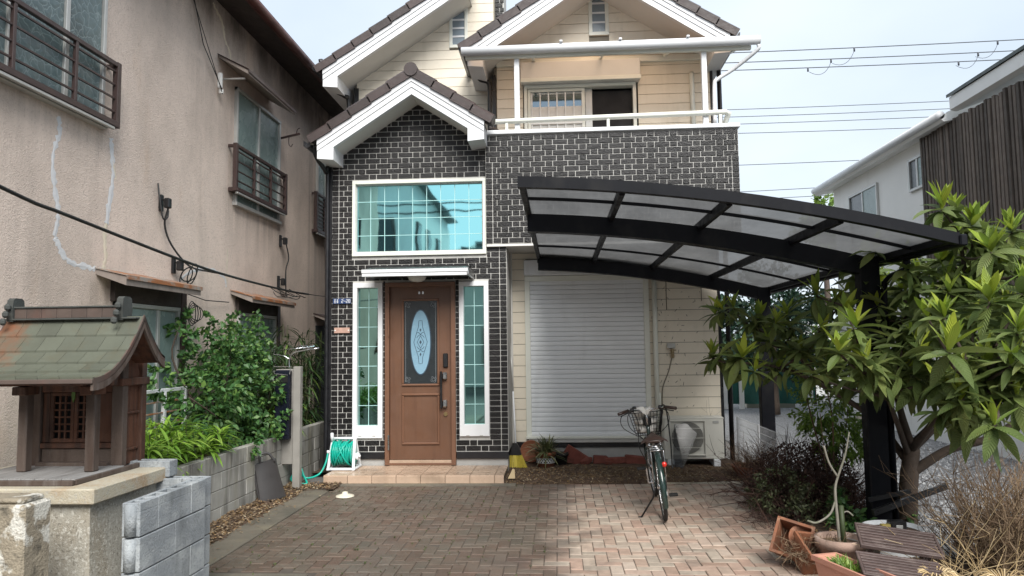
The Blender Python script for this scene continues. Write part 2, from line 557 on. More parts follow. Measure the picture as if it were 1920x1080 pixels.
# walls and shrine
m_block = mat('concrete_block', (.33, .325, .30), .9, .14, 4, rnd=.09, bump=.5, bs=90, stains=[((.06, .055, .048), (5, 5, .9), .47, .66, .8), ((.22, .20, .13), (3, 3, 1.0), .5, .7, .55)])
m_bluegrey = mat('blue_grey_block', (.25, .27, .285), .9, .14, 4, rnd=.10, bump=.7, bs=80, stains=[((.42, .44, .44), (6, 2.5, 5), .5, .68, .7), ((.11, .12, .125), (5, 5, 1.6), .5, .7, .6), ((.10, .105, .11), (60, 60, 60), .56, .68, .5)])
m_granite = mat('washed_stone', (.36, .345, .30), .85, .12, 3, bump=.6, bs=110, stains=[((.24, .19, .12), (3, 3, 1.3), .46, .68, .65), ((.60, .58, .52), (45, 45, 45), .52, .64, .6), ((.12, .105, .08), (55, 55, 55), .54, .66, .6)])
m_cap = mat('washed_stone_cap', (.40, .36, .275), .85, .12, 3, bump=.6, bs=110, stains=[((.30, .175, .08), (3, 3, 4), .48, .66, .7), ((.62, .60, .54), (50, 50, 50), .53, .65, .55), ((.13, .115, .085), (50, 50, 50), .56, .68, .55)])
m_lichen = mat('lichened_concrete', (.27, .23, .17), .95, .2, 7, bump=.8, bs=60, bdist=.02, stains=[((.60, .58, .52), (7, 7, 5), .54, .60, .9), ((.05, .045, .035), (9, 9, 9), .54, .68, .8)])
m_wood = mat('weathered_wood', (.088, .035, .018), .75, .2, 4, rnd=.14, bump=.35, bs=45, stains=[((.12, .10, .088), (11, 11, 1.2), .56, .74, .6), ((.020, .011, .008), (16, 16, 1.5), .45, .65, .8)])
m_wooddeck = mat('grey_wood_deck', (.21, .205, .20), .8, .12, 4, rnd=.1, bump=.3, bs=60, stains=[((.10, .09, .085), (20, 3, 20), .5, .7, .6)])
m_woodgrey = mat('grey_wood', (.085, .062, .050), .8, .15, 5, rnd=.1, bump=.3, bs=60, stains=[((.15, .135, .125), (14, 14, 1.6), .52, .68, .6), ((.040, .022, .014), (9, 9, 1.2), .47, .68, .8)])
def rust_side(m):
    nt = m.node_tree; b = nt.nodes['Principled BSDF']
    c = b.inputs['Base Color'].links[0].from_socket
    pos = nt.nodes.new('ShaderNodeNewGeometry').outputs['Position']
    sx = nt.nodes.new('ShaderNodeSeparateXYZ'); nt.links.new(pos, sx.inputs[0])
    f = math_n(nt, 'ADD', math_n(nt, 'MULTIPLY', sx.outputs['X'], -3.2), mrange(nt, noise_n(nt, pos, 9.0, 4, .6), .3, .7, -.45, .45))
    f = mrange(nt, f, 11.25, 12.1, 0, .85)
    nt.links.new(mixc(nt, f, c, (.175, .062, .026)), b.inputs['Base Color'])
    return m
m_copper = mat('green_copper', (.088, .096, .072), .6, .12, 4, rnd=.16, bump=.1, bs=50, stains=[((.085, .075, .045), (7, 7, 7), .5, .7, .5)])
m_copperrust = mat('rust_stained_copper', (.19, .105, .045), .6, .2, 5, rnd=.2, stains=[((.15, .055, .025), (4, 4, 4), .45, .62, .8)])
rust_side(m_copper)
m_coppertop = mat('dark_copper_ridge', (.085, .062, .052), .5, .2, 6, rnd=.2, stains=[((.15, .055, .04), (6, 6, 2), .5, .7, .5)])
m_patina = mat('patina_ornament', (.050, .054, .050), .7, .25, 9, bump=.3, bs=60)

# carport
m_carport = mat('carport_frame', (.004, .0045, .007), .5, .2, 5, spec=.18, stains=[((.022, .021, .020), (5, 5, 3), .54, .78, .6)])
def sheet_mat(name, tint, t_mix, gl=.08, haze=.4, hazecol=(.4, .4, .4)):
    m = bpy.data.materials.new(name)
    m.use_nodes = True
    nt = m.node_tree
    nt.nodes.remove(nt.nodes['Principled BSDF'])
    pos = nt.nodes.new('ShaderNodeNewGeometry').outputs['Position']
    tr = nt.nodes.new('ShaderNodeBsdfTransparent'); tr.inputs[0].default_value = tuple(tint) + (1,)
    tl = nt.nodes.new('ShaderNodeBsdfTranslucent')
    d = mrange(nt, noise_n(nt, pos, 3.0, 5, .65, (1, .35, 1)), .35, .7, .85, 1.25)
    hs = nd(nt, 'ShaderNodeHueSaturation'); hs.inputs['Color'].default_value = tuple(hazecol) + (1,)
    nt.links.new(d, hs.inputs['Value'])
    nt.links.new(hs.outputs['Color'], tl.inputs['Color'])
    m1 = nt.nodes.new('ShaderNodeMixShader'); m1.inputs[0].default_value = haze
    nt.links.new(tr.outputs[0], m1.inputs[1]); nt.links.new(tl.outputs[0], m1.inputs[2])
    g = nt.nodes.new('ShaderNodeBsdfGlossy'); g.inputs['Roughness'].default_value = .15
    m2 = nt.nodes.new('ShaderNodeMixShader'); m2.inputs[0].default_value = gl
    nt.links.new(m1.outputs[0], m2.inputs[1]); nt.links.new(g.outputs[0], m2.inputs[2])
    nt.links.new(m2.outputs[0], nt.nodes['Material Output'].inputs['Surface'])
    return m
m_smoke = sheet_mat('smoked_polycarbonate', (.17, .17, .172), 0, .05, .6, (.14, .14, .14))
m_amber = sheet_mat('amber_polycarbonate', (.88, .75, .64), 0, .05, .5, (.84, .72, .61))
m_clear = sheet_mat('clear_plastic', (.62, .64, .66), 0, .03, .45, (.16, .165, .17))

# small things
m_hose = mat('turquoise_hose', (.005, .36, .27), .35, .1, 20)
m_plastic = mat('white_plastic', (.74, .76, .78), .4, .05, 6)
m_navy = mat('navy_box', (.008, .010, .019), .25, .15, 5)
m_post = mat('grey_post', (.30, .285, .26), .55, .12, 4, metal=.3)
m_dustpan = mat('dark_plastic', (.045, .042, .042), .45, .12, 5)
m_bristle = mat('yellow_bristle', (.52, .42, .06), .7, .12, 30)
m_terra = mat('terracotta', (.24, .085, .042), .8, .15, 6, bump=.2, bs=60, stains=[((.20, .075, .04), (7, 7, 7), .5, .7, .6)])
m_terra2 = mat('old_terracotta', (.31, .21, .165), .85, .12, 5, bump=.3, bs=70, stains=[((.16, .115, .09), (6, 6, 4), .5, .7, .6), ((.42, .35, .30), (9, 9, 9), .56, .72, .5)])
m_terra3 = mat('pink_terracotta', (.46, .22, .155), .75, .1, 5, bump=.15, bs=70)
m_orangepot = mat('orange_planter', (.225, .085, .040), .8, .15, 6, bump=.3, bs=60, stains=[((.13, .06, .035), (9, 9, 9), .46, .64, .75), ((.36, .22, .14), (14, 14, 14), .56, .7, .5)])
m_redbrick = mat('red_brick_piece', (.16, .047, .033), .85, .2, 8, rnd=.2, bump=.4, bs=80, stains=[((.12, .035, .028), (9, 9, 9), .5, .7, .5)])
m_ac = mat('ac_case', (.66, .65, .59), .5, .05, 3, stains=[((.42, .40, .34), (3, 3, 1), .55, .8, .35)])
m_acdark = mat('ac_fan_well', (.035, .034, .032), .6, .2, 5)
m_bikeframe = mat('dark_green_frame', (.012, .028, .024), .25, .1, 5, coat=.5)
m_rubber = mat('black_rubber', (.011, .011, .011), .7, .15, 20)
m_chrome = mat('chrome', (.62, .63, .65), .18, .05, 9, metal=1.0)
m_brownvinyl = mat('brown_vinyl', (.045, .026, .020), .45, .15, 9)
m_red = mat('red_reflector', (.55, .025, .015), .2, .05)
m_cloth = mat('white_cloth', (.66, .64, .60), .9, .08, 9, bump=.3, bs=60)
m_pan = mat('brown_plastic_stand', (.075, .050, .045), .65, .2, 8, rnd=.1, bump=.2, bs=60, stains=[((.17, .13, .115), (9, 9, 9), .5, .7, .5)])
m_cable = mat('cable_black', (.010, .010, .010), .6, .1)
m_wire = mat('wire_grey', (.045, .05, .06), .6, .1)
m_bluesign = mat('blue_plate', (.018, .045, .135), .4, .06)
m_print = mat('white_print', (.78, .80, .82), .5, .03)
m_pinkplate = mat('pinkish_plate', (.46, .29, .23), .5, .15, 20)
m_ovalglass = mat('etched_oval_glass', (.20, .34, .44), .25, .06, 3)
m_darkglass = mat('door_dark_glass', (.022, .027, .030), .09, .2, 12, bump=.25, bs=120, spec=.7)
m_etch = mat('etched_line', (.03, .05, .075), .4, .05)
m_etchw = mat('etched_flower', (.35, .38, .40), .4, .05)
m_lamp = mat('opal_lamp', (.66, .66, .62), .3, .03)
m_green = mat('green_tarpaulin', (.010, .095, .075), .5, .25, 2, bump=.3, bs=12, bdist=.05)
m_orange = mat('orange_cover', (.60, .17, .02), .5, .15)

# plants
m_loq = mat('loquat_leaf', (.05, .09, .03), .5, .2, 9, trans=.3, spec=.35, ramp=[(.078, .118, .034), (.16, .210, .056), (.105, .158, .042), (.22, .255, .075), (.088, .130, .034), (.185, .23, .075)], stains=[((.16, .12, .035), (30, 30, 30), .64, .70, .7), ((.11, .16, .04), (7, 7, 7), .52, .7, .5)])
m_loqy = mat('young_loquat_leaf', (.2, .3, .03), .4, .12, 4, trans=.35, spec=.5, ramp=[(.31, .42, .04), (.24, .36, .045), (.42, .47, .05), (.20, .30, .05), (.36, .43, .035)])
for mm in (m_loq, m_loqy):      # raised ribs between the side veins
    nt = mm.node_tree
    uvn = nt.nodes.new('ShaderNodeUVMap')
    sp = nt.nodes.new('ShaderNodeSeparateXYZ'); nt.links.new(uvn.outputs[0], sp.inputs[0])
    au = math_n(nt, 'ABSOLUTE', math_n(nt, 'SUBTRACT', sp.outputs['X'], .5))
    ph = math_n(nt, 'MULTIPLY', math_n(nt, 'SUBTRACT', sp.outputs['Y'], math_n(nt, 'MULTIPLY', au, .35)), 75.0)
    bp = nd(nt, 'ShaderNodeBump', Strength=.55, Distance=.006)
    nt.links.new(math_n(nt, 'SINE', ph), bp.inputs['Height'])
    nt.links.new(bp.outputs['Normal'], nt.nodes['Principled BSDF'].inputs['Normal'])
m_bark = mat('grey_brown_bark', (.075, .055, .042), .9, .25, 9, bump=.6, bs=60)
m_twig = mat('dry_twig', (.16, .105, .065), .85, .2, 9, ramp=[(.11, .065, .036), (.20, .135, .078), (.075, .044, .027), (.27, .195, .12), (.13, .075, .04)])
m_darktwig = mat('dark_dead_twig', (.03, .02, .016), .9, .2, 9, ramp=[(.024, .012, .009), (.060, .028, .020), (.034, .017, .012), (.090, .046, .033)])
m_pale = mat('pale_stem', (.19, .175, .145), .85, .2, 12, stains=[((.11, .115, .07), (26, 26, 8), .46, .62, .75)])
m_bush = mat('shrub_leaf', (.04, .09, .03), .5, .12, 4, trans=.2, ramp=[(.034, .098, .028), (.075, .175, .042), (.045, .128, .038), (.135, .235, .05), (.024, .074, .026)])
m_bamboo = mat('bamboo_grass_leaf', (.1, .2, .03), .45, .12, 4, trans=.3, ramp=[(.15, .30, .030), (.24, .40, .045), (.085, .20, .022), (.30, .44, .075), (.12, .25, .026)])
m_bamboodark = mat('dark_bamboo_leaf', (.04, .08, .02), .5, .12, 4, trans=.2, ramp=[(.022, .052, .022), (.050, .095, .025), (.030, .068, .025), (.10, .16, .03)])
m_lightleaf = mat('light_green_leaf', (.1, .18, .03), .5, .12, 4, trans=.3, ramp=[(.13, .22, .035), (.20, .32, .05), (.09, .16, .03), (.28, .38, .07)])
m_olive = mat('olive_leaf', (.06, .08, .03), .6, .12, 4, trans=.15, ramp=[(.030, .038, .016), (.065, .080, .030), (.10, .115, .05), (.045, .04, .02), (.040, .060, .02)])
m_spider = mat('spider_plant_leaf', (.1, .12, .05), .5, .12, 6, trans=.2, ramp=[(.06, .085, .03), (.16, .17, .07), (.30, .28, .17), (.045, .065, .03), (.09, .11, .04)])
m_ivy = mat('dark_ivy_leaf', (.02, .05, .03), .5, .12, 4, trans=.15, ramp=[(.016, .042, .030), (.032, .075, .042), (.024, .058, .035), (.05, .10, .05)])
m_straw = mat('dry_straw', (.45, .33, .16), .8, .12, 4, ramp=[(.50, .37, .19), (.36, .25, .12), (.60, .47, .28), (.28, .19, .10)])
# ================================================================== GROUND
def sheet(name, m, x0, x1, y0, y1, z, parent=None):
    o = MB().add([(x0, y0, z), (x1, y0, z), (x1, y1, z), (x0, y1, z)], [(0, 1, 2, 3)]).build(name, m, parent)
    return o
tag(sheet('ground', m_ground, -400, 400, -400, 600, -.05), kind='structure')
tag(sheet('road', mat('wet_asphalt', (.055, .055, .057), .6, .2, 3, bump=.5, bs=120), -60, 60, -8, 1.5, -.03), kind='structure')
tag(sheet('gravel_lot', m_gravelbed, 2.95, 30, 1.5, 40, -.035), kind='structure')
# kerbed concrete strips beside the paving
tag(MB().cbox(-3.06, -2.755, 5.56, 9.0, -.04, .004, .006).build('concrete_margin', m_concwet), kind='structure')
tag(MB().cbox(-3.4, -1.9, 1.5, 5.545, -.04, .004, .006).build('concrete_apron', m_concwet), kind='structure')
tag(MB().cbox(-2.75, -.55, 9.02, 9.13, -.04, .018, .006).build('porch_kerb', m_concwet), kind='structure')
tag(MB().cbox(1.22, 2.2, 9.16, 9.36, -.04, .012, .006).build('concrete_strip', m_concpale), kind='structure')
tag(MB().cbox(2.02, 2.20, 6.2, 9.15, -.04, .004, .006).build('concrete_edging', m_concwet), kind='structure')

# herringbone block paving
paving = tag(sheet('paving', m_sand, -2.75, 2.6, 3.0, 9.16, -.008), kind='structure')
U = .1
pav = []
x_lo, x_hi, y_lo, y_hi = -2.745, 2.0, 4.0, 9.0
nx, ny = int((x_hi - x_lo) / U) + 1, int((y_hi - y_lo) / U) + 1
for i in range(-2, nx + 2):
    for j in range(-2, ny + 2):
        c = (i - j) % 4
        if c == 0: x0, x1, y0, y1, hor = i, i + 2, j, j + 1, True
        elif c == 2: x0, x1, y0, y1, hor = i, i + 1, j - 1, j + 1, False
        else: continue
        X0, X1, Y0, Y1 = x_lo + x0 * U, x_lo + x1 * U, y_lo + y0 * U, y_lo + y1 * U
        X0, X1, Y0, Y1 = max(X0, x_lo), min(X1, x_hi if Y0 > 6.2 else 2.35), max(Y0, y_lo), min(Y1, y_hi)
        if X1 - X0 < .03 or Y1 - Y0 < .03: continue
        if Y0 < 5.53 and X0 < -1.91:
            if X1 > -1.85 and Y0 < 5.5: X0 = max(X0, -1.89)
            else: continue
        if X1 - X0 < .03: continue
        full = abs((X1 - X0) * (Y1 - Y0) - 2 * U * U) < 1e-4
        pav.append((X0, X1, Y0, Y1, hor, full))
# an edging row of stretchers along the soil bed
k = x_lo
while k < 2.0:
    pav.append((k, min(k + .1, 2.0), 9.0, 9.15, False, False)); k += .1
in_view = [p for p in pav if p[3] > 5.35 and p[5]]
in_view.sort(key=lambda p: p[2])
single = set(id(p) for p in in_view[:300])
T = {}
rest = MB()
rp = random.Random(3)
for p in pav:
    X0, X1, Y0, Y1, hor, full = p
    w, d = X1 - X0, Y1 - Y0
    dz = rp.uniform(-.0035, .0025) - .004 * max(0, math.sin(X0 * 2.1 + 1) * math.sin(Y0 * 1.7))
    tilt = Euler((rp.uniform(-.018, .018), rp.uniform(-.018, .018), rp.uniform(-.006, .006))).to_matrix().to_4x4()
    mt = Matrix.Translation(((X0 + X1) / 2, (Y0 + Y1) / 2, dz - .03)) @ tilt
    if id(p) in single:
        if hor not in T:
            T[hor] = MB().cbox(-w / 2 + .0025, w / 2 - .0025, -d / 2 + .0025, d / 2 - .0025, -.03, .03, .004).mesh('paver')
        obj('paver', T[hor], m_paver, paving, mt)
    else:
        rest.cbox(-w / 2 + .0025, w / 2 - .0025, -d / 2 + .0025, d / 2 - .0025, -.03, .03, .004, mt)
tag(rest.build('pavers', m_paver, paving), kind='stuff')

# soil bed in front of the house and the strip along the block wall
def bumpy(name, m, x0, x1, y0, y1, nx, ny, zf, seed):
    r = random.Random(seed)
    vs, fs = [], []
    for j in range(ny + 1):
        for i in range(nx + 1):
            x, y = x0 + (x1 - x0) * i / nx, y0 + (y1 - y0) * j / ny
            vs.append((x, y, zf(x, y) + r.uniform(-.008, .008)))
    for j in range(ny):
        for i in range(nx):
            a = j * (nx + 1) + i
            fs.append((a, a + 1, a + nx + 2, a + nx + 1))
    return MB().add(vs, fs).build(name, m, smooth=True)
def bed_z(x, y):
    e = min((y - 9.14) / .12, 1.0)
    return -.02 + .05 * max(0, e) + .015 * math.sin(x * 5.1) * math.sin(y * 6.3)
tag(bumpy('soil_bed', m_soil, -.72, 2.5, 9.14, 10.8, 70, 36, bed_z, 1), kind='structure')
def strip_z(x, y):
    return -.01 + .045 * max(0, min(1, (-3.0 - x) / .25)) + .01 * math.sin(y * 7)
tag(bumpy('soil_strip', m_soil, -3.36, -2.99, 5.1, 9.12, 12, 90, strip_z, 2), kind='structure')
tag(bumpy('soil_corner', m_soil, -3.4, -2.7, 8.72, 9.14, 16, 12, lambda x, y: .012 + .01 * math.sin(9 * x + 5 * y), 4), kind='structure')
tag(bumpy('planted_ground', m_soil, 2.18, 2.98, 5.6, 10.9, 20, 90, lambda x, y: .03 + .02 * math.sin(6 * x + 3 * y), 5), kind='structure')
tag(bumpy('side_passage', m_soil, -4.35, -3.05, 9.9, 16, 20, 60, lambda x, y: .02, 6), kind='structure')
tag(bumpy('raised_bed', m_soil, -4.32, -3.36, 5.2, 10.4, 20, 90, lambda x, y: .56 + .02 * math.sin(6 * x + 3 * y), 7), kind='structure')

def chips(name, m, n, sampler, zf, lo, hi, seed, flat=.5):
    r = random.Random(seed)
    mb = MB()
    for _ in range(n):
        x, y = sampler(r)
        L, W = r.uniform(lo, hi), r.uniform(lo, hi) * .38
        mt = Matrix.Translation((x, y, zf(x, y) + .006 + r.uniform(0, .012))) @ Euler((r.uniform(-flat, flat), r.uniform(-flat, flat), r.uniform(0, 6.28))).to_matrix().to_4x4()
        mb.add([(-L, 0, 0), (0, -W, .004), (L, 0, 0), (0, W, .004)], [(0, 1, 2, 3)], mt)
    return tag(mb.build(name, m), kind='stuff')
chips('leaf_litter', m_litter, 4200, lambda r: (r.uniform(-.7, 2.35), 9.16 + 1.1 * r.random() ** 1.2), bed_z, .008, .026, 11)
chips('leaf_litter', m_litter, 2600, lambda r: (-3.02 - .32 * r.random(), r.uniform(5.1, 9.1)), strip_z, .010, .030, 12)
chips('leaf_litter', m_litter, 500, lambda r: (r.uniform(-3.35, -2.72), r.uniform(8.72, 9.14)), lambda x, y: .02, .010, .030, 13)
chips('leaf_litter', m_litter, 170, lambda r: (-2.99 + .5 * r.random() ** 2.2, r.uniform(5.3, 9.0)), lambda x, y: .004, .008, .022, 14, .2)
chips('leaf_litter', m_litter, 110, lambda r: (r.uniform(-2.6, 1.9), r.uniform(5.3, 9.1)), lambda x, y: .003, .004, .010, 15, .2)
chips('leaf_litter', m_litter, 900, lambda r: (2.15 + .8 * r.random(), r.uniform(5.8, 10.4)), lambda x, y: .045, .010, .030, 16)
wj = MB()
rw_ = random.Random(33)
for _ in range(240):        # moss tufts and seedlings in the joints of the wet side
    i, j = rw_.randint(0, 26), rw_.randint(14, 49)
    x, y = x_lo + i * .1, y_lo + j * .1
    if rw_.random() < .5: x += rw_.uniform(0, .1)
    else: y += rw_.uniform(0, .1)
    for q in range(rw_.randint(2, 5)):
        a = rw_.uniform(0, 6.28); L = rw_.uniform(.006, .018)
        wj.add([(x, y, -.006), (x + math.cos(a) * L, y + math.sin(a) * L, L * .6), (x + math.cos(a + .8) * L * .6, y + math.sin(a + .8) * L * .6, L * .9)], [(0, 1, 2)])
tag(wj.build('joint_weeds', mat('moss_green', (.06, .075, .025), .9, .2, 9)), kind='stuff')
rg = random.Random(21)
gv = MB()
for _ in range(9000):
    y = 5.6 + 7.5 * rg.random() ** 1.5
    x = rg.uniform(2.95, 3.0 + (y - 3) * .55)
    s = rg.uniform(.014, .032)
    a = rg.uniform(0, 6.28)
    pts = [(math.cos(a + k * 1.571) * s * rg.uniform(.7, 1.2), math.sin(a + k * 1.571) * s * rg.uniform(.7, 1.2), 0) for k in range(4)]
    gv.add([(x + p[0], y + p[1], -.033) for p in pts] + [(x, y, -.033 + s * rg.uniform(.6, 1.1))], [(0, 1, 4), (1, 2, 4), (2, 3, 4), (3, 0, 4)])
tag(gv.build('gravel', m_gravel), kind='stuff')

# ================================================================== THE HOUSE
YD, YB, YG, YL = 9.9, 9.84, 10.75, 11.1
house = thing('house', 'two storey cream house with dark brick front, tiled gables and a brown front door', 'house', (-.4, 10.4, 0))

# ---- brickwork
G_APEX, G_SL = (-1.90, 5.10), .655        # soffit line of the porch gable on the wall
def gable_rng(z):
    """x extent of the door wall at height z"""
    hi = -.695 if z < 3.07 else -.957
    lo = -3.095
    if z > 4.2:
        d = (G_APEX[1] - z) / G_SL
        lo, hi = max(lo, G_APEX[0] - d), min(hi, G_APEX[0] + d)
    return lo, hi
door_holes = [(-2.815, -.957, 2.935, 3.99), (-2.80, -2.385, .472, 2.568), (-1.342, -.938, .492, 2.568), (-2.35, -1.39, 0, 2.568)]
brick_list = []
def bricks(yf, z0, z1, rng, holes, pitch=.0742, j=.0092, seed=0):
    n = int((z1 - z0) / pitch)
    for k in range(n):
        a, b = z0 + k * pitch, z0 + (k + 1) * pitch - j
        lo0, hi0 = rng(a); lo1, hi1 = rng(b)
        lo, hi = max(lo0, lo1), min(hi0, hi1)
        if hi - lo < .04: continue
        spans = [(lo, hi)]
        for (hx0, hx1, hz0, hz1) in holes:
            if b > hz0 and a < hz1:
                ns = []
                for (s, e) in spans:
                    if hx0 > s: ns.append((s, min(e, hx0)))
                    if hx1 < e: ns.append((max(s, hx1), e))
                ns = [t for t in ns if t[1] - t[0] > .015]
                spans = ns
        cuts = []
        x = -4.0 + (.1525 if k % 2 else 0)
        while x < 4:
            cuts += [(x, x + .195), (x + .205, x + .295)]
            x += .305
        gl, gh = rng(min(a, 4.19))
        # quoin bricks at both ends, running bond between and round the openings
        fl_, fh_ = (lo, hi) if a > 4.19 else (gl + .095, gh - .095)
        if a <= 4.19:
            for (c, d) in ((gl, gl + .085), (gh - .085, gh)):
                if any(ps - .001 <= c and d <= pe + .001 for (ps, pe) in spans): brick_list.append((c, d, yf, a, b))
        for (ps, pe) in spans:
            ps, pe = max(ps + .004, fl_), min(pe - .004, fh_)
            if pe - ps < .02: continue
            row = [[max(s, ps), min(e, pe)] for (s, e) in cuts if min(e, pe) - max(s, ps) > .03]
            if not row: row = [[ps, pe]]
            row[0][0], row[-1][1] = ps, pe
            for c, d in row: brick_list.append((c, d, yf, a, b))
bricks(YD, .302, 5.2, gable_rng, door_holes)
bricks(YB, 3.078, 4.563, lambda z: (-.953, 2.441), [])
# mortar beds
mb = MB()
def wall_with_holes(mb, yf, yb, x0, x1, z0, z1, holes):
    zs = sorted(set([z0, z1] + [h for q in holes for h in q[2:4] if z0 < h < z1]))
    for a, b in zip(zs, zs[1:]):
        sp = [(x0, x1)]
        for (hx0, hx1, hz0, hz1) in holes:
            if hz0 < (a + b) / 2 < hz1:
                sp = [t for (s, e) in sp for t in ((s, min(e, hx0)), (max(s, hx1), e)) if t[1] - t[0] > 1e-3]
        for s, e in sp: mb.box(s, e, yf, yb, a, b)
wall_with_holes(mb, YD, YD + .14, -3.10, -.957, .29, 4.2, door_holes)
wall_with_holes(mb, YD, YD + .14, -.957, -.69, .29, 3.065, [(-1.342, -.938, .492, 2.568)])
mb.prism([(-3.10, 4.2), (-.957, 4.2), (-.957, 4.45), (-1.9, 5.10), (-3.10, 4.33)], 'y', YD, YD + .14)
mb.box(-.957, 2.445, YB, YB + .12, 3.07, 4.565)
mb.box(2.325, 2.444, YB + .12, YG, 3.07, 4.565)
mb.box(-.956, -.84, YB + .12, YG, 3.07, 4.565)
mb.box(-.83, -.692, YD + .142, YG, .29, 3.06)
mb.box(-3.10, -2.96, YD + .142, 11.2, .29, 4.3)
brickwall = mb.build('brick_wall', m_mortar, house)
random.Random(5).shuffle(brick_list)
brick_list.sort(key=lambda b: -round(b[1] - b[0], 2))
bt = MB().cbox(-.0975, .0975, -.010, .02, -.03185, .03185, .004).mesh('brick')
brest = MB()
rb = random.Random(9)
for i, (a, b, y, z0, z1) in enumerate(brick_list):
    dy = rb.uniform(-.003, .003)
    if i < 300 and abs(b - a - .195) < .01:
        obj('brick', bt, m_brick, brickwall, Matrix.Translation(((a + b) / 2, y + dy, (z0 + z1) / 2)))
    else:
        brest.cbox(a, b, y - .010 + dy, y + .02, z0, z1, .004)
tag(brest.build('bricks', m_brick, brickwall), kind='stuff')

# ---- foundation, sills, base trim
box1('foundation', m_conc, house, -3.09, -.70, YD + .012, YD + .3, -.1, .20)
box1('foundation', m_conc, house, -.70, 2.28, YG - .02, YG + .2, -.1, .235)
box1('base_trim', m_black, house, -3.095, -2.36, YD - .02, YD + .01, .2, .29)
box1('base_trim', m_black, house, -1.385, -.69, YD - .02, YD + .01, .2, .29)
box1('base_trim', m_black, house, -.685, 2.29, YG - .045, YG - .022, .235, .305)
box1('corner_post', m_soffit, house, -.69, -.665, YG - .06, YG, .3, 3.07)
box1('soffit', m_soffit, house, -.955, 2.44, YB + .125, YG - .002, 3.045, 3.068)
box1('soffit', m_soffit, house, -.955, 2.44, YB + .004, YB + .124, 3.03, 3.066)

# ---- cream siding, plank by plank
body = MB()
GH = [(-.47, 1.30, .0, 2.93)]
wall_with_holes(body, YG, YG + .12, -.69, 2.29, .236, 3.06, GH)
W2 = (-.47, 1.235, 4.3, 5.87)
AT = (.53, .83, 6.30, 7.0)
RG_APEX, RG_SL = (.66, 7.33), .60
wall_with_holes(body, YG, YG + .12, -.90, 2.29, 4.3, 6.2, [W2])
body.prism([(-1.15, 6.2), (2.46, 6.2), (.66, 7.33)], 'y', YG + .002, YG + .12)
body.box(-.90, -.80, YG + .121, YL + .3, 4.3, 6.1)
body.prism([(-3.10, 4.2), (-.91, 4.2), (-.91, 7.4), (-1.55, 7.4), (-3.10, 6.35)], 'y', YL, YL + .12)
body.box(2.17, 2.29, YG + .121, 17, .2, 6.1)
body.box(-3.10, -2.98, YL + .121, 17, .2, 6.1)
body.box(-3.0, 2.2, 16.9, 17, .2, 6.1)
wallb = body.build('siding_wall', m_joint, house)
def planks(yf, z0, z1, pitch, rng, holes):
    n = int(math.ceil((z1 - z0) / pitch))
    for k in range(n):
        a, b = z0 + k * pitch, min(z1, z0 + (k + 1) * pitch - .007)
        (l0, h0), (l1, h1) = rng(a), rng(b)
        if h0 - l0 < .05: continue
        spans = [(l0, h0, l1, h1)]
        for (hx0, hx1, hz0, hz1) in holes:
            if b > hz0 + .001 and a < hz1 - .001:
                ns = []
                for (s, e, s1, e1) in spans:
                    if hx0 > s: ns.append((s, min(e, hx0), s1, min(e1, hx0)))
                    if hx1 < e: ns.append((max(s, hx1), e, max(s1, hx1), e1))
                spans = [t for t in ns if t[1] - t[0] > .02]
        for (s, e, s1, e1) in spans:
            MB().prism([(s, a), (e, a), (max(e1, s1 + .002), b), (s1, b)], 'y', yf - .016, yf - .0005).build('siding_plank', m_siding, wallb)
planks(YG, .31, 3.04, .156, lambda z: (-.665, 2.285), GH)
planks(YG, 4.35, 6.2, .147, lambda z: (-.86, 2.285), [W2])
def rg_rng(z):
    d = (RG_APEX[1] - z) / RG_SL
    return max(-1.1, RG_APEX[0] - d), min(2.42, RG_APEX[0] + d)
planks(YG, 6.202, 7.2, .147, rg_rng, [AT])
planks(YL, 4.4, 7.35, .147, lambda z: (max(-3.09, -3.09 + (z - 6.3) / .68), -.93), [(-1.625, -1.335, 6.34, 6.975)])

# ---- corner strips, downpipes, gutters
box1('corner_strip', m_black, house, -.93, -.875, YG - .03, YG, 4.3, 5.75)
box1('corner_strip', m_black, house, 2.292, 2.33, YG - .02, YG + .06, .1, 5.9)
box1('corner_strip', m_black, house, -3.14, -3.06, YL - .02, YL + .05, 4.3, 5.75)
box1('corner_strip', m_black, house, -3.14, -3.098, YD - .02, YD + .05, .15, 4.3)
MB().tube([(2.43, YG + .02, 0), (2.43, YG + .02, 5.9)], .034, 8).build('downpipe', m_black, house, True)
MB().tube(cat_pts([(-1.22, 10.15, 5.93), (-1.20, 10.3, 5.82), (-1.12, 10.6, 5.66), (-1.0, 10.68, 5.63), (-.97, 10.70, 5.55), (-.97, 10.70, 5.3), (-.97, 10.70, 4.6)]), .032, 8).build('downpipe', m_black, house, True)
MB().tube(cat_pts([(-3.5, 10.55, 6.02), (-3.46, 10.6, 5.8), (-3.36, 10.75, 5.62), (-3.23, 10.9, 5.56), (-3.19, 10.98, 5.45), (-3.19, 10.98, 4.4)]), .034, 8).build('downpipe', m_black, house, True)
MB().tube(cat_pts([(-3.24, 9.5, 4.4), (-3.22, 9.6, 4.25), (-3.16, 9.8, 4.1), (-3.155, 9.86, 3.9), (-3.155, 9.86, .6), (-3.155, 9.86, .1)]), .03, 8).build('downpipe', m_black, house, True)
MB().tube([(1.39, YG - .05, .3), (1.385, YG - .05, 1.5), (1.385, YG - .05, 3.0)], .036, 10).build('drain_pipe', m_ivory, house, True)
MB().tube([(2.03, YG - .045, 4.4), (2.02, YG - .045, 5.62), (2.02, YG - .02, 5.68)], .034, 8).build('drain_pipe', m_ivory, house, True)
MB().tube([(1.56, YG - .02, 2.95), (1.56, YG - .02, 2.18)], .006, 5).tube([(2.06, YG - .02, 2.95), (2.06, YG - .02, 2.3)], .006, 5).build('stain_wire', m_joint, house)

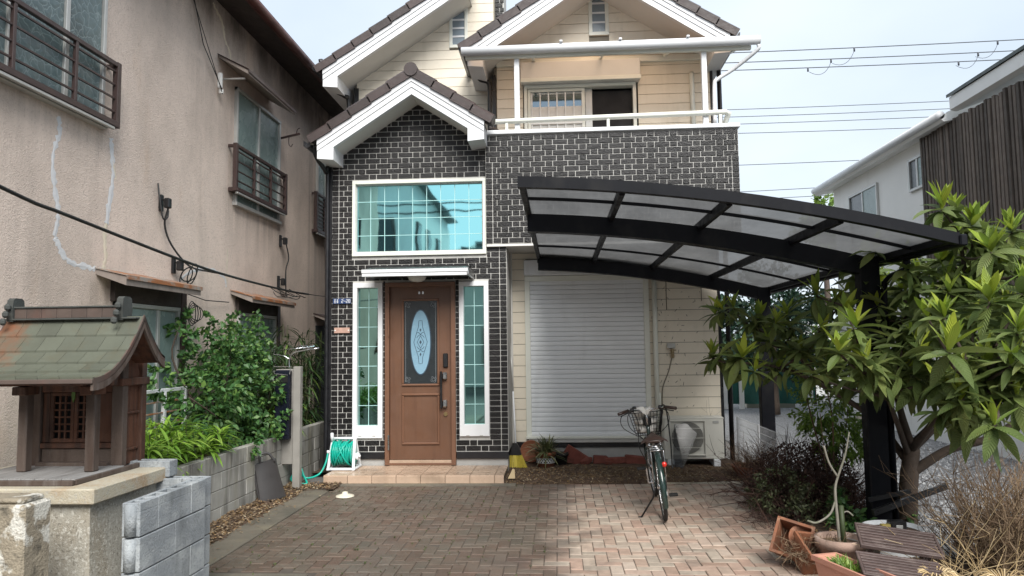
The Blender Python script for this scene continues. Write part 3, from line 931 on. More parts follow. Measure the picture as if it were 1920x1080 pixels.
# ---- gabled roofs
def gable_roof(name, apex, slope, left, right, yf, yb, tile_cut=(None, None), barge_h=.225, ret=(1, 1)):
    """white stepped barge boards, slab and a row of verge tiles down each slope; left/right = foot x; apex = (x, z) of the barge top"""
    ax, az = apex
    slab = MB()
    for sx, ft in ((-1, left), (1, right)):
        L = abs(ft - ax)
        za = az - .02; zb = az - .02 - L * slope
        slab.prism([(ax, za), (ft, zb), (ft, zb - .05), (ax, za - .05)], 'y', yf + .085, yb)
    rf = slab.build(name, m_tile, house)
    sof = MB()
    for sx, ft in ((-1, left), (1, right)):
        L = abs(ft - ax)
        d = barge_h
        sof.prism([(ax, az - d), (ft, az - d - L * slope), (ft, az - d - L * slope - .012), (ax, az - d - .012)], 'y', yf + .085, yb)
    sof.build('soffit', m_soffit, rf)
    for sx, ft in ((-1, left), (1, right)):
        L = abs(ft - ax)
        bd = MB()
        for (t0, t1, yo) in ((0, .075, -.018), (.078, .150, -.006), (.153, barge_h + .02, .006)):
            bd.prism([(ax, az - t0), (ft, az - t0 - L * slope), (ft, az - t1 - L * slope), (ax, az - t1)], 'y', yf + yo, yf + .083)
        bd.build('barge_board', m_white, rf)
        if ret[0 if sx < 0 else 1]:
            zf = az - L * slope
            MB().prism([(ft, zf - .05), (ft, zf - barge_h - .03), (ft - sx * .22, zf - barge_h - .05), (ft - sx * .22, zf - barge_h + .22 * slope - .005)], 'y', yf + .004, yb).build('eave_return', m_white, rf)
    # verge tiles
    ang = math.atan(slope)
    for sx, ft, cut in ((-1, left, tile_cut[0]), (1, right, tile_cut[1])):
        L = abs(ft - ax) / math.cos(ang) + .07
        n = max(1, int(round(L / .315)))
        st = L / n
        prof = [(-.045, -.02), (-.02, -.02), (-.02, .01), (.27, .01), (.27, .06), (.20, .095), (.06, .118), (-.01, .112), (-.045, .085)]
        for k in range(n):
            u0, u1 = k * st + .012, (k + 1) * st + .03
            x = ax + sx * (u0 + u1) / 2 * math.cos(ang)
            if cut is not None and sx * x > sx * cut: continue
            z = az - (u0 + u1) / 2 * math.sin(ang)
            mt = Matrix.Translation((x, yf, z + .012)) @ Matrix.Rotation(sx * (ang - .045), 4, 'Y')
            MB().prism(prof, 'x', -(u1 - u0) / 2, (u1 - u0) / 2).build('verge_tile', m_tile, rf, mtx=mt)
    # round ridge end and ridge
    MB().tube([(ax, yf - .06, az + .075), (ax, yf + .02, az + .075), (ax, yb, az + .075)], [.092, .092, .08], 18).build('ridge_end_tile', m_tile, rf, False)
    return rf
gable_roof('porch_roof', (-1.895, 5.285), .652, -3.165, -.93, 9.43, 11.08, tile_cut=(None, -.80))
MB().prism([(-.035, 0), (.27, 0), (.27, .05), (.06, .07), (-.035, .03)], 'x', -.2, .2, Matrix.Translation((-.74, 9.985, 4.60)) @ Matrix.Rotation(.52, 4, 'Y')).build('roof_tile', m_tile, house)
gable_roof('left_roof', (-1.28, 7.245), .655, -3.44, -1.265, 10.48, 17, ret=(1, 0))
gable_roof('right_roof', (.66, 7.13), .655, -1.22, 2.44, 10.06, 17)
# black gutters seen end on beside the barge feet
for (x, y, z) in ((-3.30, 9.42, 4.40), (-1.30, 10.05, 5.90), (2.53, 10.05, 5.93), (-3.55, 10.47, 5.86)):
    MB().prism([(-.05, .05), (-.045, -.03), (0, -.055), (.045, -.03), (.05, .05), (.03, .04), (.0, -.02), (-.03, .04)], 'y', 0, 1.4, Matrix.Translation((x, y, z))).build('gutter', m_black, house)
# brick clad chimney between the gables
ch = box1('chimney', m_mortar, house, -1.13, -.78, 11.3, 11.9, 6.6, 7.7)
cb = MB()
for k in range(14):
    x = -1.30 - (.1525 if k % 2 else 0)
    while x < -.78:
        for (u, w) in ((0, .195), (.205, .295)):
            a, b = max(x + u, -1.128), min(x + w, -.782)
            if b - a > .03: cb.cbox(a, b, 11.288, 11.31, 6.62 + k * .075, 6.62 + k * .075 + .063, .003)
        x += .305
tag(cb.build('bricks', m_brick, ch), kind='stuff')

# ---- windows
def frame(mb, x0, x1, z0, z1, w, y0, y1, wb=None, c=.004):
    wb = wb or w
    mb.cbox(x0, x1, y0, y1, z1 - w, z1, c)
    mb.cbox(x0, x1, y0, y1, z0, z0 + wb, c)
    mb.cbox(x0, x0 + w, y0 + .001, y1 - .001, z0 + wb - .002, z1 - w + .002, c)
    mb.cbox(x1 - w, x1, y0 + .001, y1 - .001, z0 + wb - .002, z1 - w + .002, c)
    return mb
def window(name, x0, x1, z0, z1, yf, fw, glass, cols, rows, fm, gy=.05, wb=None, mw=.0075, mm=None, step=True):
    w = frame(MB(), x0, x1, z0, z1, fw, yf - .035, yf + .10, wb).build(name, fm, house)
    wb = wb or fw
    a, b, c, d = x0 + fw, x1 - fw, z0 + wb, z1 - fw
    if step:
        frame(MB(), a - .002, b + .002, c - .002, d + .002, .016, yf + .008, yf + .09, None, .002).build('inner_frame', m_alu, w)
    MB().box(a - .01, b + .01, yf + gy, yf + gy + .006, c - .01, d + .01).build('pane', glass, w)
    for i in range(1, cols):
        x = a + (b - a) * i / cols
        MB().box(x - mw / 2, x + mw / 2, yf + gy - .006, yf + gy - .0005, c, d).build('muntin', mm or m_muntin, w)
    for j in range(1, rows):
        z = c + (d - c) * j / rows
        MB().box(a, b, yf + gy - .0075, yf + gy - .0065, z - mw / 2, z + mw / 2).build('muntin', mm or m_muntin, w)
    return w
window('picture_window', -2.812, -.96, 2.938, 3.985, YD, .045, m_glass_teal, 9, 4, m_ivory, wb=.055)
window('sidelight', -2.798, -2.388, .475, 2.565, YD, .062, m_glass_side, 2, 7, m_white, wb=.165, step=False)
window('sidelight', -1.340, -.940, .495, 2.565, YD, .062, m_glass_side, 2, 7, m_white, wb=.155, step=False)
for x in (-2.69, -2.50, -1.23, -1.05):
    MB().cbox(x - .022, x + .022, YD - .038, YD - .03, .50, .512, .002).build('drain_slot', m_alu, house)
window('attic_window', .53, .83, 6.30, 7.0, YG, .055, m_greypane, 1, 4, m_ivory, gy=-.014, mw=.03, mm=m_white, step=False)
window('attic_window', -1.625, -1.335, 6.34, 6.975, YL, .05, m_greypane, 1, 4, m_ivory, gy=-.014, mw=.03, mm=m_white, step=False)

# ---- front door
fd = frame(MB(), -2.35, -1.39, .12, 2.568, .06, YD - .05, YD + .1, .03).build('front_door', m_doortrim, house)
MB().cbox(-2.288, -1.452, YD + .0, YD + .05, .185, 2.515, .004).build('door_leaf', m_door, fd)
box1('threshold', m_floor_tile, fd, -2.288, -1.452, YD - .04, YD + .1, .105, .184)
def moulding(x0, x1, z0, z1, w=.030, y=YD):
    return frame(MB(), x0, x1, z0, z1, w, y - .022, y + .004, None, .009).build('moulding', m_doortrim, fd)
moulding(-2.125, -1.612, 1.165, 2.345)
moulding(-2.125, -1.612, .385, 1.065)
MB().box(-2.096, -1.641, YD - .004, YD + .002, 1.194, 2.316).build('door_glass', m_darkglass, fd)
cx, cz, ra, rb_ = -1.868, 1.755, .132, .43
def oval(a, b, n=40): return [(cx + a * math.cos(2 * math.pi * k / n), cz + b * math.sin(2 * math.pi * k / n)) for k in range(n)]
MB().prism(oval(ra + .014, rb_ + .016), 'y', YD - .008, YD - .0045).build('oval_border', m_etch, fd)
MB().prism(oval(ra, rb_), 'y', YD - .012, YD - .0085).build('oval_glass', m_ovalglass, fd)
eb = MB()
def line(pts, r=.0032, y=YD - .0125): eb.tube([(p[0], y, p[1]) for p in pts], r, 4, caps=False)
for s in (-1, 1):
    line([(cx, cz + .29), (cx + s * .022, cz + .29), (cx + s * .03, cz + .2), (cx + s * .065, cz + .09), (cx + s * .092, cz), (cx + s * .065, cz - .09), (cx + s * .03, cz - .2), (cx + s * .022, cz - .29), (cx, cz - .29)])
    line([(cx, cz + .085), (cx + s * .045, cz), (cx, cz - .085)])
    for t in (-1, 1):
        line(bez((cx, cz + t * .1), (cx + s * .02, cz + t * .14), (cx + s * .045, cz + t * .125), 5))
        line(bez((cx, cz + t * .1), (cx + s * .035, cz + t * .09), (cx + s * .05, cz + t * .06), 5))
for dz, r in ((0, .020), (.165, .016), (-.165, .016)):
    eb.prism([(cx - r * .8, cz + dz), (cx, cz + dz - r * 1.4), (cx + r * .8, cz + dz), (cx, cz + dz + r * 1.4)], 'y', YD - .0145, YD - .0125)
eb.build('etched_pattern', m_etch, fd)
fl = MB()
for s in (-1, 1):
    for t in (-1, 1):
        fx, fz = cx + s * .175, cz + t * .505
        for k in range(4):
            a = k * 1.57 + .5
            p = [(fx + (math.cos(a) * .028 + math.cos(a + u) * .016), fz + (math.sin(a) * .028 + math.sin(a + u) * .016)) for u in (0, 1.5, 3.0, 4.5)]
            fl.tube([(q[0], YD - .0045, q[1]) for q in p], .0016, 4, True)
    fl.tube([(cx + s * .205, YD - .0045, cz - .53), (cx + s * .205, YD - .0045, cz + .53)], .0016, 4)
fl.build('etched_flower', m_etchw, fd)
box1('smart_lock', m_blackmetal, fd, -1.560, -1.495, YD - .03, YD + .001, 1.412, 1.60, .008)
box1('handle', m_blackmetal, fd, -1.598, -1.568, YD - .075, YD - .045, .865, 1.36, .008)
for z in (1.30, .93):
    box1('handle_mount', m_steel, fd, -1.567, -1.507, YD - .06, YD + .001, z - .048, z + .048, .012)
    box1('handle_mount', m_blackmetal, fd, -1.59, -1.566, YD - .07, YD - .05, z - .02, z + .02, .004)
MB().tube([(-1.53, YD - .018, .79), (-1.53, YD + .001, .79)], .028, 14).build('lock', mat('brass_lock', (.55, .40, .2), .3, .05, metal=1.0), fd)
for z in (2.33, 1.93, .42):
    box1('hinge', m_steel if z < 1 else m_doortrim, fd, -2.306, -2.285, YD - .065, YD - .048, z - .1, z + .1, .003)
for x in (-1.885, -1.835):
    box1('door_badge', m_steel, fd, x - .014, x + .014, YD - .006, YD + .0005, 2.405, 2.445, .004)

# ---- canopy over the door with its opal lamp
cn = MB().prism([(9.34, 2.625), (YD - .012, 2.625), (YD - .012, 2.79), (9.34, 2.70)], 'x', -2.505, -1.165).build('door_canopy', m_blackmetal, house)
box1('fascia', m_white, cn, -2.52, -1.15, 9.30, 9.335, 2.598, 2.642)
box1('fascia', m_white, cn, -2.525, -1.145, 9.292, 9.335, 2.645, 2.69)
box1('end_cap', m_steel, cn, -1.163, -1.13, 9.30, YD - .02, 2.60, 2.70)
box1('flashing', m_blackmetal, cn, -2.62, -1.25, YD - .035, YD - .011, 2.69, 2.80)
MB().lathe([(0, -.075), (.06, -.068), (.105, -.045), (.125, -.01), (.128, .0), (.0, .0)], (-1.87, 9.66, 2.625), 20).build('porch_lamp', m_lamp, cn, True)

# ---- roller shutter of the ground floor window
sh = frame(MB(), -.485, 1.305, .355, 2.70, .075, YG - .06, YG + .05, .035).build('roller_shutter', m_ivory, house)
box1('shutter_box', m_shutter, sh, -.49, 1.31, YG - .14, YG + .05, 2.705, 2.93, .01)
n = 34
sp = (2.70 - .39) / n
for k in range(n):
    z = .39 + k * sp
    MB().prism([(YG - .018, z), (YG - .031, z + .005), (YG - .0335, z + sp * .4), (YG - .0335, z + sp * .75), (YG - .032, z + sp - .003), (YG - .014, z + sp - .0005), (YG - .01, z)], 'x', -.412, 1.232).build('slat', m_shutter, sh)
box1('bottom_bar', m_white, sh, -.41, 1.23, YG - .05, YG - .005, .392, .43)
box1('sill', m_ivory, sh, -.49, 1.31, YG - .11, YG - .06, .36, .395)
box1('sill', m_alu, sh, -.46, 1.29, YG - .09, YG - .04, .305, .358)

# ---- balcony: cap, rail, lean-to roof
box1('parapet_cap', m_white, house, -.985, 2.47, YB - .04, YB + .16, 4.567, 4.625, .008)
rl = MB().tube([(-.86, YB - .0, 4.70), (-.875, YB, 4.745), (-.84, YB, 4.752), (2.30, YB, 4.785), (2.335, YB, 4.775), (2.31, YB + .18, 4.66)], .036, 10).build('balcony_rail', m_ivory, house, True)
for x in (-.66, .72, 2.22):
    MB().cbox(x - .02, x + .02, YB - .02, YB + .02, 4.62, 4.75 + (x + .86) * .01, .005).build('rail_post', m_ivory, rl)
lr = MB()
lr.tube([(-1.265, 9.76, 5.725), (2.76, 9.76, 5.735)], .062, 14)
lr = lr.build('balcony_roof', m_white, house, True)
MB().prism([(9.82, 5.745), (YG - .02, 5.985), (YG - .02, 5.991), (9.82, 5.751)], 'x', -1.24, 2.70).build('roof_sheet', m_amber, lr)
for x in (-1.20, -.30, .69, 1.62, 2.55):
    MB().bar((x, 9.80, 5.70), (x, YG - .02, 5.945), .04, .05).build('rafter', m_ivory, lr)
box1('beam', m_ivory, lr, -1.22, 2.66, 9.82, 9.88, 5.64, 5.70)
box1('wall_plate', m_ivory, lr, -.86, 2.28, YG - .075, YG - .02, 5.86, 5.95)
for (a, b) in ((.1, .1), (.9, .9), (1.8, 1.8)):
    MB().cbox(a - .02, a + .02, 9.68, 9.74, 5.785, 5.81, .004).build('gutter_clip', m_white, lr)
for x in (-.515, 2.035):
    box1('roof_post', m_white, lr, x - .036, x + .036, YB + .02, YB + .09, 4.626, 5.66, .006)
MB().tube(cat_pts([(2.74, 9.76, 5.67), (2.72, 9.78, 5.60), (2.45, 9.95, 5.42), (2.24, 10.0, 5.30), (2.19, 10.0, 5.2), (2.18, 10.0, 4.63)]), .026, 8).build('downpipe', m_white, lr, True)

# ---- first floor sliding window
w2 = frame(MB(), -.455, 1.205, 4.32, 5.56, .05, YG - .06, YG + .08).build('sliding_window', m_ivory, house)
box1('shutter_box', m_soffit, w2, -.50, 1.26, YG - .17, YG + .02, 5.565, 5.875, .01)
box1('shutter_box_lip', m_ivory, w2, -.50, 1.27, YG - .19, YG - .165, 5.56, 5.62, .006)
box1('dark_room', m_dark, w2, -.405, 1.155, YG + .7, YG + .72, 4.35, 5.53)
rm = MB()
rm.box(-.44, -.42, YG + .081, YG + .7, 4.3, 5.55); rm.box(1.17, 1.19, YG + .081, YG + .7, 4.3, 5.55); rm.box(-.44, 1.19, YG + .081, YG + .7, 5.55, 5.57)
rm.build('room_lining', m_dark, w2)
frame(MB(), -.40, .45, 4.37, 5.505, .045, YG - .03, YG + .02).build('sash', m_ivory, w2)
box1('sash_stile', m_alu, w2, .455, .56, YG + .022, YG + .06, 4.37, 5.505)
MB().box(-.36, .41, YG + .0, YG + .005, 4.41, 5.465).build('pane', m_glass_dark, w2)
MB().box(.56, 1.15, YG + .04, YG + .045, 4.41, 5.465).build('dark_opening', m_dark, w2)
for i in range(7):
    x = -.34 + .125 * i
    box1('lattice_bar', m_curtain, w2, x - .01, x + .01, YG - .028, YG - .008, 4.42, 5.45, .002)
for z in (4.62, 4.98):
    box1('lattice_bar', m_curtain, w2, -.355, .405, YG - .034, YG - .029, z - .015, z + .015, .002)
box1('lattice_panel', m_soffit, w2, -.355, .405, YG - .006, YG - .001, 4.72, 5.24)

# ---- small fittings on the walls
tp = thing('wall_tap', 'small brass outdoor tap under a grey cover on the cream wall above the air conditioner', 'tap', (1.60, YG - .03, 1.55))
box1('cover', m_alu, tp, 1.545, 1.66, YG - .07, YG - .018, 1.63, 1.70)
MB().tube([(1.62, YG - .018, 1.60), (1.62, YG - .09, 1.60), (1.62, YG - .10, 1.55)], .015, 8).tube([(1.58, YG - .07, 1.60), (1.67, YG - .07, 1.60)], .009, 6).cbox(1.595, 1.645, YG - .06, YG - .02, 1.49, 1.62, .008).build('tap_body', mat('old_brass', (.35, .28, .17), .45, .2, 20, metal=.7), tp)
MB().tube(cat_pts([(1.61, YG - .03, 1.49), (1.56, YG - .03, 1.3), (1.48, YG - .03, 1.1), (1.46, YG - .03, .95), (1.46, YG - .03, .7)]), .008, 5).build('pipe', m_joint, tp)
ad = thing('address_plate', 'small blue address plate with white numbers on the brick by the left sidelight', 'sign', (-2.95, YD - .02, 2.33))
MB().cbox(-3.075, -2.825, YD - .026, YD - .0135, 2.292, 2.362, .002).build('plate', m_bluesign, ad)
pr = MB()
def seg(ch, x, z, s=.022):
    S = {'2': [(0, 2, 1, 2), (1, 2, 1, 1), (1, 1, 0, 1), (0, 1, 0, 0), (0, 0, 1, 0)], '8': [(0, 0, 0, 2), (1, 0, 1, 2), (0, 0, 1, 0), (0, 1, 1, 1), (0, 2, 1, 2)],
         '-': [(0, 1, 1, 1)], 'k': [(0, 2, 1, 2), (.5, 2.2, .5, 0), (0, 1, 1, 1), (0, 0, 1, 0), (0, .4, .2, 1.4)]}[ch]
    for (a, b, c, d) in S:
        pr.bar((x + a * s, YD - .027, z + b * s), (x + c * s, YD - .027, z + d * s), .005, .002, (0, 1, 0))
for ch, x in (('k', -3.055), ('k', -3.02), ('2', -2.955), ('-', -2.92), ('2', -2.89), ('8', -2.858)):
    seg(ch, x, 2.305)
pr.build('lettering', m_print, ad)
np_ = thing('name_plate', 'blank pinkish name plate on the brick left of the door, lower of the two plates', 'sign', (-2.95, YD - .02, 1.93))
MB().cbox(-3.055, -2.84, YD - .028, YD - .0135, 1.89, 1.965, .004).build('plate', m_pinkplate, np_)
for x in (-3.04, -2.855):
    MB().tube([(x, YD - .032, 1.928), (x, YD - .02, 1.928)], .01, 8).build('screw', m_soffit, np_)

cm_ = MB()
rc_ = random.Random(44)
for k in range(70):        # black traces a torn-off creeper left on the planks
    x = rc_.choice((1.34, 1.48, 1.62, 1.8, 2.0)) + rc_.gauss(0, .09); z = rc_.uniform(.7, 2.5)
    if not (1.33 < x < 2.25): continue
    a = rc_.gauss(1.2, .7); L = rc_.uniform(.01, .05)
    cm_.bar((x, YG - .0175, z), (x + math.cos(a) * L, YG - .0175, z + math.sin(a) * L), .005, .002, (0, 1, 0))
tag(cm_.build('creeper_traces', m_cable, house), kind='stuff')

# ---- tiled porch step
ps = thing('porch_step', 'low tiled porch step in front of the brown door, tan tiles with dark joints', 'step', (-1.8, 9.5, 0))
MB().box(-2.925, -.705, 9.135, YD + .01, -.05, .102).build('step_core', m_grout, ps)
for k in range(8):
    a = -2.945 + k * .305
    b = min(a + .300, -.70)
    if b - a < .04: continue
    for j in range(3):
        y0 = 9.125 + j * .285
        y1 = min(y0 + .280, YD - .012)
        if a > -2.93 or True:
            MB().cbox(a, b, y0, y1, .09, .112, .003).build('tile', m_floor_tile, ps)
    MB().cbox(a, b, 9.117, 9.137, -.02, .104, .003).build('tile', m_floor_tile, ps)
# ================================================================== LEFT NEIGHBOUR
XL = -4.3
nb = thing('neighbour_building', 'old two storey building with stained pinkish stucco and brown window railings on the left', 'building', (-5, 9, 0))
mbn = MB()
mbn.box(-9.5, XL, 2.6, 17.5, 0, 6.15)
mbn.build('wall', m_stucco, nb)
# eave running the length of the wall, its dark boarded underside and red-brown gutter
ev = MB().prism([(-4.35, 6.16), (-3.80, 6.035), (-3.80, 6.10), (-4.35, 6.42), (-9, 8.4), (-9, 8.3)], 'y', 2.3, 17.8).build('roof', m_eavewood, nb)
MB().tube([(-3.765, 2.3, 6.06), (-3.765, 17.8, 6.06)], .055, 10).build('gutter', m_eavered, ev, True)
MB().prism([(-3.83, 6.03), (-3.80, 6.03), (-3.80, 6.20), (-3.83, 6.20)], 'y', 2.3, 17.8).build('fascia', m_eavered, ev)
def nb_window(y0, y1, z0, z1, ys, panes, sill=True):
    w = MB()
    x0, x1 = XL - .02, XL + .045
    w.cbox(x0, x1, y0, y0 + .045, z0, z1, .004); w.cbox(x0, x1, y1 - .045, y1, z0, z1, .004)
    w.cbox(x0, x1 + .002, y0, y1, z1 - .045, z1, .004); w.cbox(x0, x1 + .02, y0 - .02, y1 + .02, z0 - .02, z0 + .03, .004)
    w = w.build('window', m_alu, nb)
    e = [y0 + .045] + list(ys) + [y1 - .045]
    for i in range(len(e) - 1):
        MB().box(XL + .012 - .006 * (i % 2), XL + .017 - .006 * (i % 2), e[i] + .005, e[i + 1] - .005, z0 + .035, z1 - .05).build('pane', panes, w)
        if i: box1('stile', m_alu, w, XL + .008, XL + .038, e[i] - .026, e[i] + .026, z0 + .03, z1 - .046)
    return w
def railing(y0, y1, zb, zt, nbar, posts, x=-4.20, wallx=XL, thick=.045):
    r = MB()
    r.cbox(x - thick / 2, x + thick / 2, y0, y1, zt - .045, zt, .005)
    r = r.build('window_railing', m_railbrown, nb)
    for k in range(nbar):
        z = zb + .05 + (zt - .06 - zb) * (k + .6) / (nbar + .2)
        MB().cbox(x - .009, x + .009, y0 + .02, y1 - .02, z - .009, z + .009, .002).build('rail_bar', m_railbrown, r)
    box1('rail_ledge', m_railbrown, r, wallx + .001, x + .035, y0, y1, zb - .02, zb + .035)
    box1('ledge_trim', m_alu, r, x - .005, x + .028, y0 + .01, y1 - .05, zb - .05, zb - .023)
    for y in posts:
        box1('rail_post', m_railbrown, r, x - .018, x + .018, y - .018, y + .018, zb + .03, zt - .03)
    for y in (y0, y1):
        box1('rail_end', m_railbrown, r, x - .027, x + .027, y - .03, y + .03, zb - .02, zt + .004)
        box1('rail_return', m_railbrown, r, wallx + .001, x - .028, y - .018, y + .018, zt - .05, zt - .01)
    return r
nb_window(4.55, 6.56, 3.80, 5.95, (5.35, 6.02), m_crackle)
railing(4.58, 6.65, 3.83, 4.445, 4, (5.3, 6.04))
nb_window(9.42, 10.98, 3.62, 5.22, (10.18,), m_frost)
railing(9.27, 11.03, 3.78, 4.395, 4, (9.86, 10.45))
nb_window(12.75, 13.75, 3.75, 5.2, (13.25,), m_frost)
railing(12.55, 13.45, 3.75, 4.45, 9, (13.0,), x=-4.22)
def canopy(y0, y1, zw, zf, xf, thick, rust=True, name='window_canopy'):
    c = MB().prism([(XL + .001, zw - thick * .6), (xf, zf - thick), (xf, zf), (XL + .001, zw)], 'y', y0, y1).build(name, m_canopy, nb)
    MB().prism([(XL + .001, zw + .003), (xf + .012, zf + .003), (xf + .012, zf - .028), (xf + .016, zf - .028), (xf + .016, zf + .012), (XL + .001, zw + .014)], 'y', y0 - .015, y1 + .015).build('canopy_sheet', m_rust if rust else m_railbrown, c)
    return c
canopy(6.57, 8.0, 2.45, 2.375, -4.0, .085)
canopy(9.40, 10.95, 2.46, 2.37, -4.0, .07)
a2 = canopy(8.92, 10.6, 5.46, 5.245, -3.90, .05, False)
box1('canopy_bracket', m_alu, a2, XL + .001, -3.98, 9.0, 9.03, 5.16, 5.18)
canopy(12.7, 13.9, 2.30, 2.2, -4.0, .06, False)
# ground floor windows in deep dark reveals
for (y0, y1, zt, zb, ys) in ((6.85, 8.05, 2.16, .75, (7.62,)), (9.6, 10.9, 2.18, .85, (10.3,))):
    w = nb_window(y0, y1, zb, zt, ys, m_glass_dark if False else m_frost)
    box1('lintel_panel', m_eavewood, w, XL + .002, XL + .05, y0 - .05, y1 + .05, zt + .003, zt + .2)
    box1('jamb', m_railbrown, w, XL + .002, XL + .06, y1 + .002, y1 + .11, zb, zt + .2)
box1('dark_doorway', m_dark, nb, XL + .001, XL + .02, 12.8, 13.8, .2, 2.1)
# white railing of the ground floor window
wr = thing('white_railing', 'low white metal railing with four bars below the ground floor window, behind the shrine', 'railing', (-4.05, 7.3, .6))
for z in (1.275, 1.16, 1.05, .94):
    t = .035 if z > 1.2 else .016
    MB().cbox(-4.05 - t / 2, -4.05 + t / 2, 6.6, 7.80, z - t / 2, z + t / 2, .003).build('rail', m_white if z > 1.2 else m_rust, wr)
for y in (6.62, 7.37, 7.785):
    MB().cbox(-4.07, -4.03, y - .02, y + .02, .58, 1.262 if y < 7.7 else 1.29, .003).build('post', m_white, wr)
# filled cracks, proud ribbons of filler
def crack(pts, w, m, seed):
    r = random.Random(seed)
    P = cat_pts([(0, y, z) for (y, z) in pts], 7)
    vs, fs = [], []
    for i, p in enumerate(P):
        t = (P[min(i + 1, len(P) - 1)] - P[max(0, i - 1)]).normalized()
        n = Vector((0, -t.z, t.y))
        ww = w * 1.9 * r.uniform(.35, 1.3)
        j = n * r.uniform(-.008, .008)
        vs += [Vector((XL + .001, 0, 0)) + p * 1 + j - n * ww, Vector((XL + .0035, 0, 0)) + p + j, Vector((XL + .001, 0, 0)) + p + j + n * ww]
    for i in range(len(P) - 1):
        a = 3 * i
        fs += [(a, a + 1, a + 4, a + 3), (a + 1, a + 2, a + 5, a + 4)]
    MB().add(vs, fs).build('crack_repair', m, nb)
crack([(5.99, 3.72), (6.01, 3.58), (5.94, 3.36), (5.97, 3.1), (6.03, 2.87), (6.0, 2.68), (6.05, 2.6), (6.14, 2.50), (6.3, 2.455), (6.55, 2.45), (6.66, 2.44)], .016, m_patch, 1)
crack([(6.74, 3.74), (6.77, 3.55), (6.79, 3.35), (6.74, 3.1), (6.71, 2.9)], .018, m_patch, 2)
crack([(6.71, 2.9), (6.69, 2.75), (6.71, 2.6), (6.69, 2.46)], .015, m_patch_y, 3)
crack([(6.78, 3.55), (6.84, 3.35)], .008, m_patch_y, 8)
crack([(8.76, 6.08), (8.84, 6.02), (9.02, 5.93), (9.1, 5.75), (9.26, 5.62), (9.27, 5.5)], .014, m_patch_y, 4)
crack([(9.28, 3.0), (9.29, 2.72), (9.30, 2.5)], .007, m_patch_y, 5)
crack([(8.0, 2.42), (8.35, 2.6), (8.8, 2.68), (9.2, 2.62), (9.28, 2.5)], .012, m_patch, 6)
# brackets and wiring on the wall
def fixture(y, z, label):
    t = thing('cable_bracket', label, 'bracket', (XL, y, z))
    m = MB().cbox(XL + .001, XL + .03, y - .03, y + .03, z - .09, z + .09, .004)
    m.bar((XL + .02, y, z + .03), (XL + .10, y, z + .03), .02).cbox(XL + .06, XL + .12, y - .035, y + .035, z - .06, z + .05, .01)
    m.build('bracket', m_blackmetal, t)
    return t
f1 = fixture(7.64, 3.28, 'black cable bracket on the stucco between the two upper windows, with a long drop wire')
MB().tube(cat_pts([(XL + .02, 7.56, 3.48), (XL + .05, 7.55, 3.30), (XL + .08, 7.57, 3.1), (XL + .09, 7.64, 3.12), (XL + .09, 7.66, 3.2)]), .009, 5).tube(cat_pts([(XL + .09, 7.65, 3.22), (XL + .05, 7.66, 3.05), (XL + .08, 7.75, 2.84), (XL + .2, 7.92, 2.62), (-3.9, 8.0, 2.56), (-3.62, 7.6, 2.50)]), .011, 5).build('wire', m_cable, f1)
f2 = fixture(7.93, 2.63, 'black cable bracket low on the stucco, beside coiled loops of wire')
lp = MB()
for (r1, r2, dy, dz) in ((.12, .10, .16, -.10), (.16, .08, .22, -.07), (.09, .12, .30, -.06)):
    lp.tube([(XL + .08 + .04 * math.sin(a), 7.93 + dy + r1 * math.cos(a), 2.62 + dz + r2 * math.sin(a)) for a in [k * .449 for k in range(14)]], .007, 5, True)
lp.build('wire_loop', m_cable, f2)
f3 = fixture(11.08, 3.36, 'black cable bracket below the far upper window')
MB().tube(cat_pts([(XL + .1, 11.08, 3.34), (XL + .12, 11.16, 3.1), (XL + .10, 11.1, 2.9), (XL + .1, 11.12, 2.5)]), .010, 5).build('wire', m_cable, f3)
f4 = fixture(11.02, 2.72, 'dark junction box with tangled wires above the second rusty canopy')
lp = MB()
r4 = random.Random(4)
for k in range(7):
    y, z = 10.4 + r4.random() * .9, 2.52 + r4.random() * .12
    lp.tube(bez((XL + .1, y, z), (XL + .15 + .2 * r4.random(), y + r4.uniform(-.3, .3), z - .15), (XL + .4, y + r4.uniform(-.2, .3), 2.48), 7), .006, 4)
lp.build('wire_loop', m_cable, f4)
f5 = thing('insulator_cluster', 'white insulators with a thin wire at the top corner of the second upper window', 'insulator', (XL, 8.95, 5.1))
MB().cbox(XL + .001, XL + .06, 8.90, 8.95, 5.02, 5.22, .012).tube([(XL + .05, 8.92, 4.95), (XL + .05, 8.92, 5.0)], .03, 8).build('insulator', m_whitewall, f5)
MB().tube([(XL + .07, 8.92, 4.98), (XL + .04, 8.45, 5.4), (XL + .02, 8.2, 5.95)], .006, 5).tube([(XL + .07, 8.92, 4.94), (XL + .02, 8.05, 6.05)], .005, 5).build('wire', m_cable, f5)
f6 = thing('drying_bracket', 'rusty drying pole bracket with a hook on the stucco right of the second upper window', 'bracket', (XL, 10.95, 4.9))
MB().bar((XL, 10.98, 4.95), (-3.94, 10.92, 5.0), .02, .03).bar((XL, 10.98, 4.78), (XL, 10.98, 5.0), .03, .012).tube(bez((-4.0, 10.93, 5.0), (-3.98, 10.92, 5.1), (-3.93, 10.9, 5.08), 5), .006, 4).tube(cat_pts([(-4.12, 10.95, 4.96), (-4.12, 10.95, 4.86), (-4.09, 10.95, 4.81), (-4.06, 10.95, 4.85)]), .007, 5).build('bracket', m_railbrown, f6)
MB().tube(cat_pts([(XL + .03, 7.1, 5.95), (XL + .06, 7.12, 5.78), (XL + .1, 7.18, 5.74), (XL + .1, 7.24, 5.80)]), .008, 5).build('eave_hook', m_railbrown, nb)
f7 = thing('coiled_wire', 'coil of loose black wire hanging from the end of the first rusty canopy', 'wire', (XL, 8.05, 2.2))
lp = MB()
